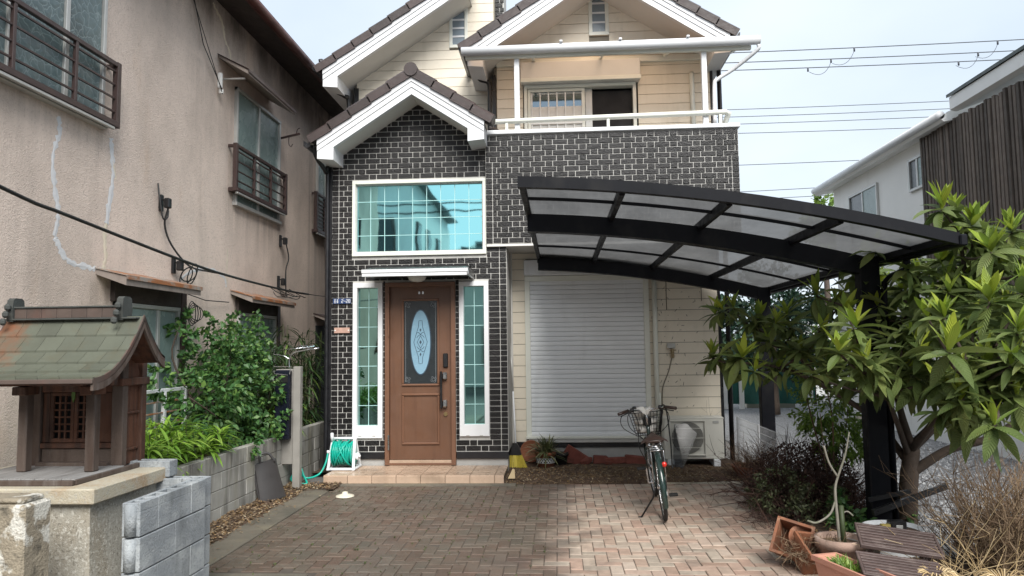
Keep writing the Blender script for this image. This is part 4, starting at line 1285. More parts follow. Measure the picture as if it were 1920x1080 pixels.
for k in range(4):
    lp.tube([(XL + .12 + .02 * k, 8.16 + (.09 + .02 * k) * math.cos(a), 2.10 + (.14 - .02 * k) * math.sin(a)) for a in [j * .449 for j in range(14)]], .006, 4, True)
lp.tube([(XL + .1, 8.0, 2.33), (XL + .06, 8.6, 2.28), (XL + .03, 9.3, 2.3)], .006, 4)
lp.build('coil', m_cable, f7)
# long black cable sagging along the wall
tag(MB().tube(cat_pts([(-3.55, 2.0, 3.12), (-3.6, 4.49, 2.75), (-3.6, 5.17, 2.68), (-3.6, 7.0, 2.53), (-3.6, 8.2, 2.48), (-3.6, 9.6, 2.46), (-3.6, 10.4, 2.47)]), .0135, 6).tube(cat_pts([(-3.6, 10.4, 2.47), (-3.58, 11.4, 2.50), (-3.3, 14.0, 2.62)]), .006, 5).build('service_cable', m_cable, None, True), 'thick black cable sagging along the pink stucco wall above the shrine', 'cable')

# ================================================================== RIGHT NEIGHBOUR (white, with a screen of dark slats)
XR = 6.5
rn = thing('white_house', 'white rendered house with a tall screen of dark vertical slats, behind the loquat tree', 'house', (9, 13, 0))
MB().box(XR, 13, 4.5, 17.5, -.05, 5.25).build('wall', m_whitewall, rn)
rr = MB().prism([(6.18, 5.26), (6.24, 5.20), (6.6, 5.26), (13, 7.6), (13, 7.75), (6.3, 5.36)], 'y', 12.0, 17.9).build('roof', m_whitewall, rn)
MB().tube([(6.19, 12.0, 5.31), (6.19, 17.9, 5.31)], .07, 10).build('gutter', m_white, rr, True)
r2_ = MB().prism([(6.30, 5.36), (6.40, 5.33), (13, 7.70), (13, 8.0), (6.30, 5.56)], 'y', 3.5, 11.92).build('roof', m_whitewall, rn)
MB().prism([(6.27, 5.565), (13, 8.005), (13, 8.05), (6.27, 5.615)], 'y', 3.45, 11.95).build('roof_covering', m_rooftin, r2_)
MB().prism([(6.9, 5.56), (7.9, 5.93), (7.9, 5.97), (6.9, 5.60)], 'y', 13.6, 15.8).build('solar_panel', m_rooftin, rr)
def rn_window(y0, y1, z0, z1):
    w = MB()
    for (a, b, c, d) in ((y0, y0 + .05, z0, z1), (y1 - .05, y1, z0, z1), (y0 + .05, y1 - .05, z0, z0 + .05), (y0 + .05, y1 - .05, z1 - .05, z1)):
        w.cbox(XR - .05, XR - .001, a, b, c, d, .005)
    w = w.build('window', m_alu, rn)
    MB().box(XR - .03, XR - .025, y0 + .05, (y0 + y1) / 2, z0 + .05, z1 - .05).build('pane', m_frost, w)
    MB().box(XR - .02, XR - .015, (y0 + y1) / 2, y1 - .05, z0 + .05, z1 - .05).build('pane', m_darkglass, w)
    box1('stile', m_alu, w, XR - .045, XR - .012, (y0 + y1) / 2 - .03, (y0 + y1) / 2 + .03, z0 + .05, z1 - .05)
rn_window(15.1, 16.55, 3.75, 4.90)
rn_window(13.1, 13.75, 4.40, 5.0)
MB().box(6.44, XR - .001, 6.0, 13.05, 1.95, 5.22).build('slat_backing', m_slatback, rn)
rs = random.Random(31)
y = 6.05
sl_t = MB().cbox(-.03, .03, -.032, .032, -1.67, 1.67, .004).mesh('slat')
k = 0
while y < 13.05:
    mt = Matrix.Translation((6.405 + rs.uniform(-.012, .008), y, 3.56 + rs.uniform(-.03, .03))) @ Euler((rs.uniform(-.004, .004), 0, rs.uniform(-.05, .05))).to_matrix().to_4x4()
    obj('slat', sl_t, m_slat, rn, mt)
    y += .098 + rs.uniform(-.008, .008)

# ================================================================== BEYOND THE CARPORT
lw = thing('low_white_building', 'small low white building with a flat roof beyond the gravel, seen past the carport posts', 'building', (8.2, 25, 0))
MB().cbox(6.9, 9.6, 24, 28, 0, 2.2, .02).build('wall', m_whitewall, lw)
MB().cbox(6.7, 9.8, 23.8, 28.2, 2.2, 2.36, .02).build('roof', m_white, lw)
tr = thing('green_tarpaulin', 'dark green tarpaulin hung on pale posts at the far side of the gravel', 'tarpaulin', (5.4, 20, 0))
gm = MB()
vs, fs = [], []
for i in range(25):
    for j in range(7):
        x = 4.3 + i * .1; z = .10 + j * .15
        vs.append((x, 20 + .05 * math.sin(i * 1.3) + .03 * math.sin(i * .6 + j), z))
for i in range(24):
    for j in range(6):
        a = i * 7 + j
        fs.append((a, a + 7, a + 8, a + 1))
gm.add(vs, fs).build('sheet', m_green, tr, True)
for x in (4.35, 4.78, 6.55):
    box1('post', m_whitewall, tr, x - .06, x + .06, 19.86, 19.93, -.03, 1.12)
kb = tag(MB().cbox(6.3, 14, 16.2, 16.45, -.04, .14, .01).cbox(5.0, 6.28, 20.3, 20.5, -.04, .12, .01).build('far_kerb', m_concpale), kind='structure')
oc = thing('covered_handcart', 'small handcart under an orange cover by the far kerb, seen through the tree fork', 'cart', (7.4, 17.2, 0))
MB().cbox(6.95, 7.5, 17, 17.5, .35, .95, .08).build('cover', m_orange, oc)
MB().cbox(6.9, 7.6, 16.95, 17.55, .22, .34, .02).build('bed', m_blackmetal, oc)
for x in (7.0, 7.45):
    MB().tube([(x, 16.98, .14), (x, 17.06, .14)], .15, 14).build('wheel', m_rubber, oc)
sv = thing('parked_van', 'white van parked beyond the gravel, mostly hidden by the loquat tree', 'van', (9.2, 18, 0))
MB().prism([(7.9, .35), (11.5, .35), (11.5, 1.7), (11.3, 1.85), (8.9, 1.85), (8.3, 1.15), (7.9, 1.05)], 'y', 17.6, 19.2).build('body', m_white, sv)
MB().prism([(8.45, 1.18), (8.95, 1.75), (11.2, 1.75), (11.2, 1.18)], 'y', 17.585, 17.598).build('side_window', m_glass_dark, sv)
for x in (8.6, 10.8):
    MB().tube([(x, 17.55, .3), (x, 17.75, .3)], .32, 18).build('wheel', m_rubber, sv)
# white wire mesh fence
mf = thing('mesh_fence', 'low white wire mesh fence between the house corner and the carport rear post', 'fence', (2.45, 9.6, 0))
for (y) in (8.45, 9.6, 10.7):
    MB().tube([(2.50, y, 0), (2.50, y, .66)], .014, 6).build('post', m_white, mf)
wm = MB()
for k in range(8):
    z = .06 + k * .083
    wm.bar((2.50, 8.45, z), (2.50, 10.7, z), .005)
for k in range(46):
    y = 8.45 + k * .05
    wm.bar((2.504, y, .04), (2.504, y, .65), .004)
wm.build('wire_mesh', m_white, mf)

# ---- overhead wires
WIRES = [((-2, 25.0, 11.70), (24, 25.0, 11.95), 'topmost overhead wire right of the gable, with a looped spacer'),
         ((-2, 25.1, 11.42), (24, 25.1, 11.60), 'second overhead wire from the top, with two looped spacers'),
         ((-2, 25.2, 11.21), (24, 25.2, 11.34), 'third overhead wire from the top, lowest of the close upper three'),
         ((-2, 26.0, 10.05), (24, 26.0, 10.30), 'fourth overhead wire, at the height of the balcony rail'),
         ((-2, 26.1, 9.83), (24, 26.1, 10.06), 'fifth overhead wire from the top, just under the balcony rail level'),
         ((-2, 26.2, 9.60), (24, 26.2, 9.84), 'sixth overhead wire from the top, in the middle bundle'),
         ((-2, 26.3, 9.34), (24, 26.3, 9.46), 'lowest wire of the middle bundle, ending at the white house gutter'),
         ((-2, 26.0, 7.99), (24, 26.0, 8.5), 'single lone wire crossing the sky at brick parapet height'),
         ((-2, 27.0, 7.1), (24, 27.0, 8.05), 'upper of the two faint low wires over the carport'),
         ((-2, 27.1, 6.85), (24, 27.1, 7.75), 'lowest faint wire over the carport')]
for i, (a, b, lab) in enumerate(WIRES):
    a, b = Vector(a), Vector(b)
    mid = (a + b) / 2 - Vector((0, 0, .28 + .02 * i))
    w = MB().tube(bez(a, mid, b, 24), .016 if i < 3 else .012, 5)
    if i < 3:
        for x in (10.2 - i * .75, 14.9 - i * .6):
            t = (x + 2) / 26
            p = (a * (1 - t) ** 2 + mid * 2 * t * (1 - t) + b * t * t)
            w.tube([p, p - Vector((0, 0, .13))], .03, 5)
            if i < 2: w.tube(bez(p - Vector((0, 0, .1)), p - Vector((.25, 0, .75)), p - Vector((.75, 0, .42 if i else .52)), 8), .008, 4)
    tag(w.build('overhead_wire', m_wire, None, True), lab, 'wire', 'overhead wires crossing the sky')
# slim television aerial bit glimpsed over the left eave
ae = MB().tube([(-6.9, 22, 6), (-6.9, 22, 8.8)], .02, 5)
for k in range(5): ae.tube([(-7.3, 22, 8.75 - k * .16), (-6.2, 22, 8.75 - k * .16)], .010, 4)
tag(ae.build('television_aerial', m_wire), 'thin television aerial rising behind the left eave', 'aerial')

# ================================================================== ACROSS THE STREET (mirrored in the windows)
ah = thing('white_terrace_house', 'white house across the street with shuttered windows, mirrored in the big teal window', 'house', (-8, -14, 0))
MB().box(-13, -5.9, -20, -9.5, 0, 8.6).build('wall', m_whitewall, ah)
MB().prism([(-13.5, 8.6), (-5.5, 8.6), (-9.3, 10.2)], 'y', -20.4, -9.2).build('roof', m_roofgrey, ah)
for (y, z) in ((-10.7, 6.2), (-13.2, 6.2), (-15.8, 6.2), (-11, 2.5)):
    w = box1('window', m_railbrown, ah, -5.9, -5.82, y - .5, y + .5, z - .8, z + .8)
    box1('pane', m_darkglass, w, -5.818, -5.80, y - .42, y + .42, z - .7, z + .7)
for (x, z) in ((-7.2, 6.2), (-9.4, 6.2), (-7.2, 2.5)):
    w = box1('window', m_railbrown, ah, x - .6, x + .6, -9.5, -9.42, z - .8, z + .8)
    box1('pane', m_darkglass, w, x - .5, x + .5, -9.418, -9.40, z - .7, z + .7)
bh = thing('tile_roofed_house', 'low house with grey tiled hip roof, mirrored low in the big teal window', 'house', (0, -15, 0))
MB().box(-5.2, 8, -22, -11.5, 0, 5.2).build('wall', m_whitewall, bh)
rf = MB().add([(-5.9, -10.9, 5.2), (8.7, -10.9, 5.2), (8.7, -22.6, 5.2), (-5.9, -22.6, 5.2), (-1, -16.5, 7.9), (4, -16.5, 7.9)], [(0, 1, 5, 4), (1, 2, 5), (2, 3, 4, 5), (3, 0, 4)]).build('roof', m_roofgrey, bh)
for k in range(9):
    t = k / 9
    a, b = Vector((-5.9, -10.9, 5.2)).lerp(Vector((-1, -16.5, 7.9)), t), Vector((8.7, -10.9, 5.2)).lerp(Vector((4, -16.5, 7.9)), t)
    MB().bar(a + Vector((0, 0, .03)), b + Vector((0, 0, .03)), .3, .09).build('tile_course', m_roofgrey, rf)
for x in (-2.5, 1, 4.5):
    w = box1('window', m_alu, bh, x - .8, x + .8, -11.5, -11.42, .9, 2.6)
    box1('pane', m_darkglass, w, x - .7, x + .7, -11.418, -11.40, 1.0, 2.5)
for i, (z, zz, lab) in enumerate(((7.1, 7.5, 'upper street wire mirrored across the big teal window'), (6.8, 7.25, 'lower street wire mirrored across the big teal window'))):
    tag(MB().tube(bez((-20, -7, z), (-5, -7, z - .3), (14, -7, zz), 16), .03, 5).build('street_wire', m_cable, None, True), lab, 'wire', 'street wires on the near side')
# ================================================================== CARPORT
cp = thing('carport', 'black metal carport with a curved smoked panel roof on two posts', 'carport', (2.8, 8, 0))
def zc(x): return 2.915 - .0625 * x - .0364 * x * x
CX0, CX1 = -.29, 2.91
def arc_bar(name, y0, y1, top, depth, x0=CX0, x1=CX1, n=16):
    """beam following the curve of the roof: top and depth below the roof line"""
    vs, fs = [], []
    for i in range(n + 1):
        x = x0 + (x1 - x0) * i / n
        z = zc(x) + top
        vs += [(x, y0, z), (x, y1, z), (x, y1, z - depth), (x, y0, z - depth)]
    for i in range(n):
        a = 4 * i
        for k in range(4):
            l = (k + 1) % 4
            fs.append((a + k, a + l, a + 4 + l, a + 4 + k))
    fs += [(0, 1, 2, 3), (4 * n + 3, 4 * n + 2, 4 * n + 1, 4 * n)]
    return MB().add(vs, fs).build(name, m_carport, cp)
arc_bar('front_frame', 5.47, 5.53, .03, .085)
arc_bar('front_frame', 5.531, 5.56, .0, .05)
arc_bar('rear_frame', 10.47, 10.53, .03, .085)
arc_bar('main_beam', 6.72, 6.84, -.03, .165, CX0 + .02, 2.86)
arc_bar('main_beam', 10.13, 10.25, -.03, .165, CX0 + .02, 2.86)
def slope_bar(x, w, top, depth, y0=5.561, y1=10.469):
    z = zc(x) + top
    return MB().cbox(x - w / 2, x + w / 2, y0, y1, z - depth, z, .006).build('roof_rib', m_carport, cp)
for x, w, t in ((CX0 + .03, .05, .04), (.50, .045, .02), (1.30, .045, .02), (2.11, .045, .02), (CX1 - .03, .055, .04)):
    slope_bar(x, w, t, .085)
for y in (6.12, 7.92, 9.05):
    arc_bar('purlin', y - .012, y + .012, .012, .035, CX0 + .05, CX1 - .05)
# side gutter profile on the low side
MB().cbox(2.90, 2.955, 5.45, 10.55, zc(2.95) - .055, zc(2.95) + .03, .01).build('side_gutter', m_carport, cp)
xs = [CX0 + .04, .5, 1.3, 2.11, CX1 - .04]
ys = [5.55, 6.12, 6.78, 7.92, 9.05, 10.2, 10.48]
for i in range(4):
    for j in range(6):
        vs, fs = [], []
        for k in range(5):
            x = xs[i] + (xs[i + 1] - xs[i]) * k / 4
            vs += [(x, ys[j], zc(x) + .002), (x, ys[j + 1], zc(x) + .002)]
        for k in range(4):
            a = 2 * k
            fs.append((a, a + 1, a + 3, a + 2))
        MB().add(vs, fs).build('roof_panel', m_smoke, cp)
for y in (6.78, 10.19):
    zt = zc(2.75) - .03
    MB().cbox(2.69, 2.865, y - .065, y + .065, -.05, zt, .008).build('post', m_carport, cp)
MB().tube([(2.90, 6.74, .05), (2.90, 6.74, 2.1), (2.905, 6.73, 2.2), (2.93, 6.66, 2.25), (2.94, 6.5, 2.27), (2.94, 6.38, 2.29), (2.94, 6.36, 2.40)], .028, 8).build('downpipe', m_carport, cp, True)
MB().bar((2.60, 6.55, .34), (2.98, 6.62, .40), .02, .035).bar((2.62, 6.52, .24), (3.35, 6.75, .42), .03, .05).build('strap', m_blackmetal, cp)

# ================================================================== SHRINE on its stone base
sh_ = thing('wooden_shrine', 'small weathered wooden shrine with a green copper roof and lattice doors', 'shrine', (-3.25, 4.8, .875))
DK = .895
MB().cbox(-3.72, -2.945, 4.37, 5.20, .872, .888, .004).build('deck_base', m_wooddeck, sh_)
for k in range(9):
    a = -3.72 + k * .0865
    MB().cbox(a, a + .083, 4.365, 4.88, .8885, DK + .012, .003).build('deck_board', m_wooddeck, sh_)
box1('deck_edge', m_woodgrey, sh_, -3.73, -2.94, 4.335, 4.363, .868, DK + .006)
box1('deck_edge', m_woodgrey, sh_, -2.962, -2.935, 4.366, 5.21, .868, DK + .006)
for x in (-3.475, -3.02):
    MB().cbox(x - .031, x + .031, 4.605, 4.67, DK + .013, 1.43, .006).build('front_post', m_woodgrey, sh_)
    box1('bracket_arm', m_wood, sh_, x - .045, x + .045, 4.56, 4.70, 1.40, 1.455)
box1('front_beam', m_wood, sh_, -3.72, -2.88, 4.60, 4.67, 1.456, 1.51)
box1('nosing', m_wood, sh_, -3.78, -3.72, 4.58, 4.69, 1.39, 1.46, .015)
for (x, y) in ((-3.60, 4.92), (-3.015, 4.92), (-3.60, 5.15), (-3.015, 5.15)):
    box1('corner_post', m_woodgrey if y < 5 else m_wood, sh_, x - .04, x + .04, y - .03, y + .03, DK, 1.60)
box1('side_panel', m_wood, sh_, -3.045, -3.005, 4.95, 5.12, DK, 1.62)
box1('side_panel', m_wood, sh_, -3.62, -3.58, 4.95, 5.12, DK, 1.62)
box1('back_panel', m_wood, sh_, -3.56, -3.055, 5.14, 5.17, DK, 1.62)
for z in (.99, 1.24):
    box1('side_rail', m_wood, sh_, -3.004, -2.990, 4.952, 5.118, z, z + .018)
box1('side_beam', m_wood, sh_, -3.06, -2.965, 4.86, 5.20, 1.44, 1.49)
MB().prism([(4.80, 1.49), (5.14, 1.49), (5.0, 1.78), (4.88, 1.82)], 'x', -3.04, -3.0).build('gable_board', m_wood, sh_)
box1('sill_beam', m_wood, sh_, -3.558, -3.055, 4.89, 4.93, 1.02, 1.055)
box1('lower_board', m_woodgrey, sh_, -3.558, -3.055, 4.91, 4.935, .915, 1.018)
box1('front_step', m_woodgrey, sh_, -3.558, -3.055, 4.85, 4.909, DK + .001, .93)
box1('door_lintel', m_wood, sh_, -3.558, -3.055, 4.895, 4.93, 1.40, 1.52)
box1('dark_inside', m_dark, sh_, -3.55, -3.06, 4.965, 4.975, 1.05, 1.41)
def lattice(x0, x1):
    d = frame(MB(), x0, x1, 1.057, 1.398, .024, 4.908, 4.932, .028, .003).build('lattice_door', m_wood, sh_)
    n = 3 if x1 - x0 > .15 else 3
    for i in range(1, n):
        x = x0 + .024 + (x1 - x0 - .048) * i / n
        box1('lattice_bar', m_wood, d, x - .006, x + .006, 4.913, 4.927, 1.085, 1.374, .001)
    for j in range(1, 6):
        z = 1.085 + .289 * j / 6
        box1('lattice_bar', m_wood, d, x0 + .024, x1 - .024, 4.915, 4.925, z - .006, z + .006, .001)
lattice(-3.505, -3.335)
lattice(-3.333, -3.163)
box1('door_board', m_wood, sh_, -3.558, -3.507, 4.91, 4.93, 1.057, 1.398)
box1('door_board', m_wood, sh_, -3.161, -3.055, 4.91, 4.93, 1.057, 1.398)
MB().prism([(-3.346, 1.42), (-3.326, 1.40), (-3.325, 1.36), (-3.336, 1.33), (-3.348, 1.37)], 'y', 4.898, 4.905).build('dried_leaf', m_bush, sh_)
# roof: front sweep long, rear sweep short, in copper courses
def roof_front(t):      # t 0 = ridge, 1 = eave
    return (4.80 - .53 * t, 1.905 - .40 * (1 - max(0.0, 1 - t) ** 2.1))
def roof_rear(t):
    return (4.80 + .27 * t, 1.905 - .285 * (1 - max(0.0, 1 - t) ** 1.4))
X0, X1 = -3.755, -2.785
rng_ = random.Random(8)
core = MB()
pts = [roof_front(1 - i / 12) for i in range(13)] + [roof_rear((i + 1) / 8) for i in range(8)]
core.prism(pts + [(p[0], p[1] - .028) for p in pts[::-1]], 'x', X0 + .012, X1 - .012)
shroof = core.build('roof', m_wood, sh_)
ncourse = 6
for k in range(ncourse):
    t0, t1 = k / ncourse, (k + 1) / ncourse + .012
    npc = 7
    off = (k % 2) * .5
    x = X0
    edges = [X0] + [X0 + (X1 - X0) * (i + off) / npc for i in range(1 if off == 0 else 0, npc) if X0 + .02 < X0 + (X1 - X0) * (i + off) / npc < X1 - .02] + [X1]
    for a, b in zip(edges, edges[1:]):
        P = [roof_front(t0 + (t1 - t0) * i / 3) for i in range(4)]
        sec = [(p[0], p[1] + .004 + .015 * (i / 3)) for i, p in enumerate(P)]
        sec += [(p[0], p[1] + .001) for p in P[::-1]]
        MB().prism(sec, 'x', a + .0012, b - .0012).build('copper_sheet', m_copper, shroof)
for k in range(4):
    P = [roof_rear(k / 4), roof_rear((k + .5) / 4), roof_rear((k + 1.02) / 4)]
    MB().prism([(p[0], p[1] + .006 + .006 * i) for i, p in enumerate(P)] + [(p[0], p[1] + .001) for p in P[::-1]], 'x', X0, X1).build('copper_sheet', m_copper, shroof)
box1('eave_edge', m_coppertop, shroof, X0, X1, 4.255, 4.272, 1.485, 1.512, .003)
for xv, s in ((X1, 1), (X0, -1)):
    for fn, n, nm in ((roof_front, 10, 'verge_board'), (roof_rear, 6, 'verge_board')):
        for (o0, o1, th, mm) in ((.014, -.018, .010, m_coppertop), (-.018, -.062, .018, m_woodgrey)):
            P = [fn(i / n) for i in range(n + 1)]
            MB().prism([(p[0], p[1] + o0) for p in P] + [(p[0], p[1] + o1 - .012 * (1 - i / n)) for i, p in enumerate(P)][::-1], 'x', xv - th if s > 0 else xv, xv if s > 0 else xv + th).build(nm, mm, shroof)
for k in range(7):
    a = -3.70 + k * .106
    box1('ridge_panel', m_coppertop, shroof, a, a + .104, 4.765, 4.835, 1.905, 1.972, .002)
box1('ridge_cap', m_patina, shroof, -3.71, -2.955, 4.755, 4.845, 1.973, 1.985, .003)
box1('ridge_base', m_patina, shroof, X0 + .02, X1 - .03, 4.745, 4.86, 1.892, 1.904, .003)
for xo, s in ((-2.93, 1), (-3.70, -1)):
    orn = MB()
    orn.prism([(4.75, 1.885), (4.85, 1.885), (4.86, 1.96), (4.85, 2.03), (4.83, 2.045), (4.77, 2.045), (4.75, 2.03), (4.74, 1.96)], 'x', xo - .022, xo + .022)
    for j, (dy, z) in enumerate(((-.045, 1.985), (-.062, 1.935), (-.085, 1.885))):
        orn.cbox(xo - .02, xo + .02, 4.75 + dy, 4.79 + dy, z - .028, z + .02, .014)
    orn.build('ridge_ornament', m_patina, shroof)

pd = thing('stone_pedestal', 'pale washed stone pedestal flaring outwards under the wooden shrine', 'pedestal', (-3.25, 4.7, 0))
MB().cbox(-3.95, -2.75, 4.25, 5.16, .775, .868, .008).build('cap', m_cap, pd)
vs, fs = [], []
n = 12
for i in range(n + 1):
    t = i / n
    z = .774 * (1 - t) - .05 * t
    fl = .13 * t ** 2.2
    x0, x1, y0, y1 = -3.9 - fl, -2.80 + fl, 4.30 - fl, 5.07 + fl * .5
    vs += [(x0, y0, z), (x1, y0, z), (x1, y1, z), (x0, y1, z)]
for i in range(n):
    for k in range(4):
        l = (k + 1) % 4
        fs.append((4 * i + k, 4 * i + l, 4 * i + 4 + l, 4 * i + 4 + k))
MB().add(vs, fs).build('shaft', m_granite, pd)
pl = thing('concrete_pillar', 'short lichen stained concrete pillar in the bottom left corner beside the pedestal', 'pillar', (-3.0, 3.8, 0))
MB().cbox(-3.25, -2.775, 3.72, 3.93, -.05, .885, .012).build('shaft', m_lichen, pl)
box1('top_slab', m_lichen, pl, -3.27, -2.80, 3.74, 3.91, .887, .915, .01)

# ---- L shaped wall of hollow blue-grey blocks
bw = thing('block_wall', 'unfinished L shaped wall of blue grey hollow concrete blocks, open cores showing on top', 'wall', (-2.5, 4.7, 0))
rbk = random.Random(17)
def hollow(mb, L, W, Hh, top):
    """a block along +y from 0..L, with recessed mortar ends and, on the top course, open cores"""
    if not top:
        return mb.cbox(-W / 2, W / 2, 0, L, 0, Hh, .004)
    mb.cbox(-W / 2, W / 2, 0, L, 0, Hh - .05, .004)
    t = .026
    mb.cbox(-W / 2, -W / 2 + t, 0, L, Hh - .052, Hh, .003)
    mb.cbox(W / 2 - t, W / 2, 0, L, Hh - .052, Hh, .003)
    k = max(2, int(round(L / .13)))
    for i in range(k + 1):
        y = min(max(L * i / k, .013), L - .013)
        mb.cbox(-W / 2 + t - .002, W / 2 - t + .002, y - .013, y + .013, Hh - .0515, Hh - .001, .002)
    return mb
for c in range(4):
    z = c * .2
    cuts = [4.22, 4.62, 5.02] if c % 2 == 0 else [4.22, 4.42, 4.82, 5.02]
    for a, b in zip(cuts, cuts[1:]):
        hollow(MB(), b - a - .006, .11, .193, c == 3).build('block', m_bluegrey, bw, mtx=Matrix.Translation((-2.50 + rbk.uniform(-.002, .002), a + .003, z)))
    cuts = [-2.46, -2.86, -3.2] if c % 2 == 0 else [-2.46, -2.62, -3.0, -3.2]
    for a, b in zip(cuts, cuts[1:]):
        hollow(MB(), a - b - .006, .11, .193, c == 3).build('block', m_bluegrey, bw, mtx=Matrix.Translation((a - .003, 5.08, z)) @ Matrix.Rotation(R(90), 4, 'Z'))
    # rounded tongue at the free end
    MB().tube([(-2.50, 4.222, z + .006), (-2.50, 4.222, z + .19)], .034, 12).build('end_tongue', m_bluegrey, bw, True)
lb = thing('loose_block', 'single grey hollow block lying behind the pedestal cap, beside the bamboo grass', 'block', (-2.86, 5.09, .8))
hollow(MB(), .30, .11, .11, True).build('block', m_bluegrey, lb, mtx=Matrix.Translation((-2.72, 5.10, .80)) @ Matrix.Rotation(R(90), 4, 'Z'))

# ---- retaining wall along the neighbour's raised bed
rw = thing('retaining_wall', 'stained low retaining wall of concrete blocks with green plants spilling over it', 'wall', (-3.4, 7.5, 0))
box1('core', m_joint, rw, -3.44, -3.362, 5.22, 10.6, -.05, .635)
rbk = random.Random(18)
for c in range(4):
    z = -.03 + c * .17
    y = 5.2 - (.2 if c % 2 else 0)
    while y < 10.55:
        a, b = max(y, 5.2), min(y + .395, 10.6)
        if b - a > .05:
            obj('block', MB().cbox(0, .10, a + .003, b - .003, z + .002, z + .166, .004).mesh('block'), m_block, rw, Matrix.Translation((-3.452 + rbk.uniform(-.003, .003), 0, 0)))
        y += .4
# ---- post with letter box
mp = thing('letterbox_post', 'grey metal post with a tall dark blue letter box beside the retaining wall', 'letterbox', (-3.24, 8.82, 0))
MB().cbox(-3.215, -3.125, 8.77, 8.86, -.03, 1.47, .006).build('post', m_post, mp)
MB().cbox(-3.44, -3.216, 8.80, 8.85, .3, 1.44, .006).build('back_plate', m_post, mp)
lbx = MB().cbox(-3.415, -3.235, 8.70, 8.799, .60, 1.43, .014).build('box', m_navy, mp)
box1('flap', m_blackmetal, lbx, -3.40, -3.25, 8.692, 8.699, 1.28, 1.37)
box1('lower_panel', m_navy, lbx, -3.40, -3.25, 8.692, 8.699, .66, 1.20)
MB().tube([(-3.47, 8.72, 1.38), (-3.43, 8.70, 1.47), (-3.215, 8.70, 1.47), (-3.235, 8.70, 1.38)], .008, 6).tube([(-3.40, 8.69, 1.385), (-3.25, 8.69, 1.37)], .006, 5).build('wire_hanger', m_chrome, mp)
MB().tube(cat_pts([(-3.28, 8.82, 1.45), (-3.28, 8.82, 1.56), (-3.22, 8.82, 1.64), (-2.92, 8.84, 1.69)]), .010, 6).tube(cat_pts([(-3.28, 8.82, 1.56), (-3.36, 8.82, 1.60), (-3.5, 8.82, 1.62)]), .009, 6).tube([(-3.5, 8.86, 1.66), (-3.0, 8.9, 1.71)], .007, 5).build('rod', m_chrome, mp, True)
lp = MB()
for k in range(3):
    lp.tube([(-3.16 + .06 * k + .03 * math.cos(a), 8.86, 1.705 + .018 * math.sin(a)) for a in [j * .628 for j in range(10)]], .003, 4, True)
lp.build('wire_loop', m_chrome, mp)
# ---- dustpan
dp = thing('dustpan', 'large dark grey dustpan leaning against the block wall below the letterbox post', 'dustpan', (-3.2, 8.15, 0))
mt = Matrix.Translation((-3.19, 8.12, .015)) @ Matrix.Rotation(R(-14), 4, 'Y') @ Matrix.Rotation(R(52), 4, 'Z')
vs, fs = [], []
for i in range(9):
    a = -1.2 + 2.4 * i / 8
    for j in range(4):
        z = .43 * j / 3
        w = .155 - .028 * (j / 3)
        vs.append((w * math.sin(a) / math.sin(1.2), -.05 * math.cos(a) * (1 + .1 * j), z))
for i in range(8):
    for j in range(3):
        b = i * 4 + j
        fs.append((b, b + 4, b + 5, b + 1))
MB().add(vs, fs, mt).build('pan', m_dustpan, dp, True)
MB().cbox(-.155, .155, .0, .02, 0, .44, .012, mt).build('back', m_dustpan, dp)
MB().tube([mt @ Vector(p) for p in cat_pts([(-.05, 0, .42), (-.04, -.01, .50), (.0, -.02, .525), (.06, -.04, .50), (.10, -.05, .40)])], .014, 6).build('handle', m_dustpan, dp, True)

# ---- hose reel
hr = thing('hose_reel', 'white hose reel wound with turquoise hose, on the left end of the tiled step', 'hose reel', (-2.83, 9.6, .112))
b0 = .112
for x in (-3.0, -2.67):
    MB().bar((x, 9.48, b0 + .02), (x + (.02 if x < -2.8 else -.02), 9.62, b0 + .40), .035, .03, c=.006).bar((x, 9.80, b0 + .02), (x + (.02 if x < -2.8 else -.02), 9.64, b0 + .40), .035, .03, c=.006).build('side_frame', m_plastic, hr)
    box1('foot', m_plastic, hr, x - .022, x + .022, 9.46, 9.82, b0, b0 + .03, .008)
for y in (9.48, 9.80):
    box1('cross_bar', m_plastic, hr, -2.98, -2.69, y - .018, y + .018, b0 + .004, b0 + .036, .008)
MB().tube([(-2.98, 9.63, b0 + .395), (-2.69, 9.63, b0 + .395)], .018, 8).build('carry_handle', m_plastic, hr, True)
MB().tube([(-2.985, 9.60, b0 + .36), (-2.98, 9.57, b0 + .47)], [.024, .02], 8).build('knob', m_plastic, hr, True)
MB().tube([(-2.668, 9.62, b0 + .16), (-2.64, 9.60, b0 + .17)], .045, 12).tube([(-2.64, 9.60, b0 + .17), (-2.605, 9.57, b0 + .17)], .012, 6).build('crank', m_plastic, hr, True)
for x in (-2.965, -2.705):
    MB().lathe([(0, 0), (.165, 0), (.165, .012), (0, .012)], (0, 0, 0), 26, Matrix.Translation((x - .006, 9.64, b0 + .205)) @ Matrix.Rotation(R(90), 4, 'Y')).build('reel_disc', m_hose, hr)
hc = MB()
rh = random.Random(2)
for lay, (rad, cnt) in enumerate(((.10, 9), (.122, 9), (.142, 8))):
    for k in range(cnt):
        x = -2.945 + .22 * (k + .5 * (lay % 2)) / (cnt - .3)
        tw = rh.uniform(-.02, .02)
        hc.tube([(x + tw * math.sin(a), 9.64 + rad * math.cos(a), b0 + .205 + rad * math.sin(a)) for a in [j * .3307 for j in range(19)]], .0125, 6, True)
for tw, x in ((.09, -2.86), (-.08, -2.82)):
    hc.tube([(x + tw * math.sin(a), 9.64 + .16 * math.cos(a), b0 + .205 + .158 * math.sin(a)) for a in [j * .3307 for j in range(19)]], .0125, 6, True)
hc.build('hose_coil', m_hose, hr, True)
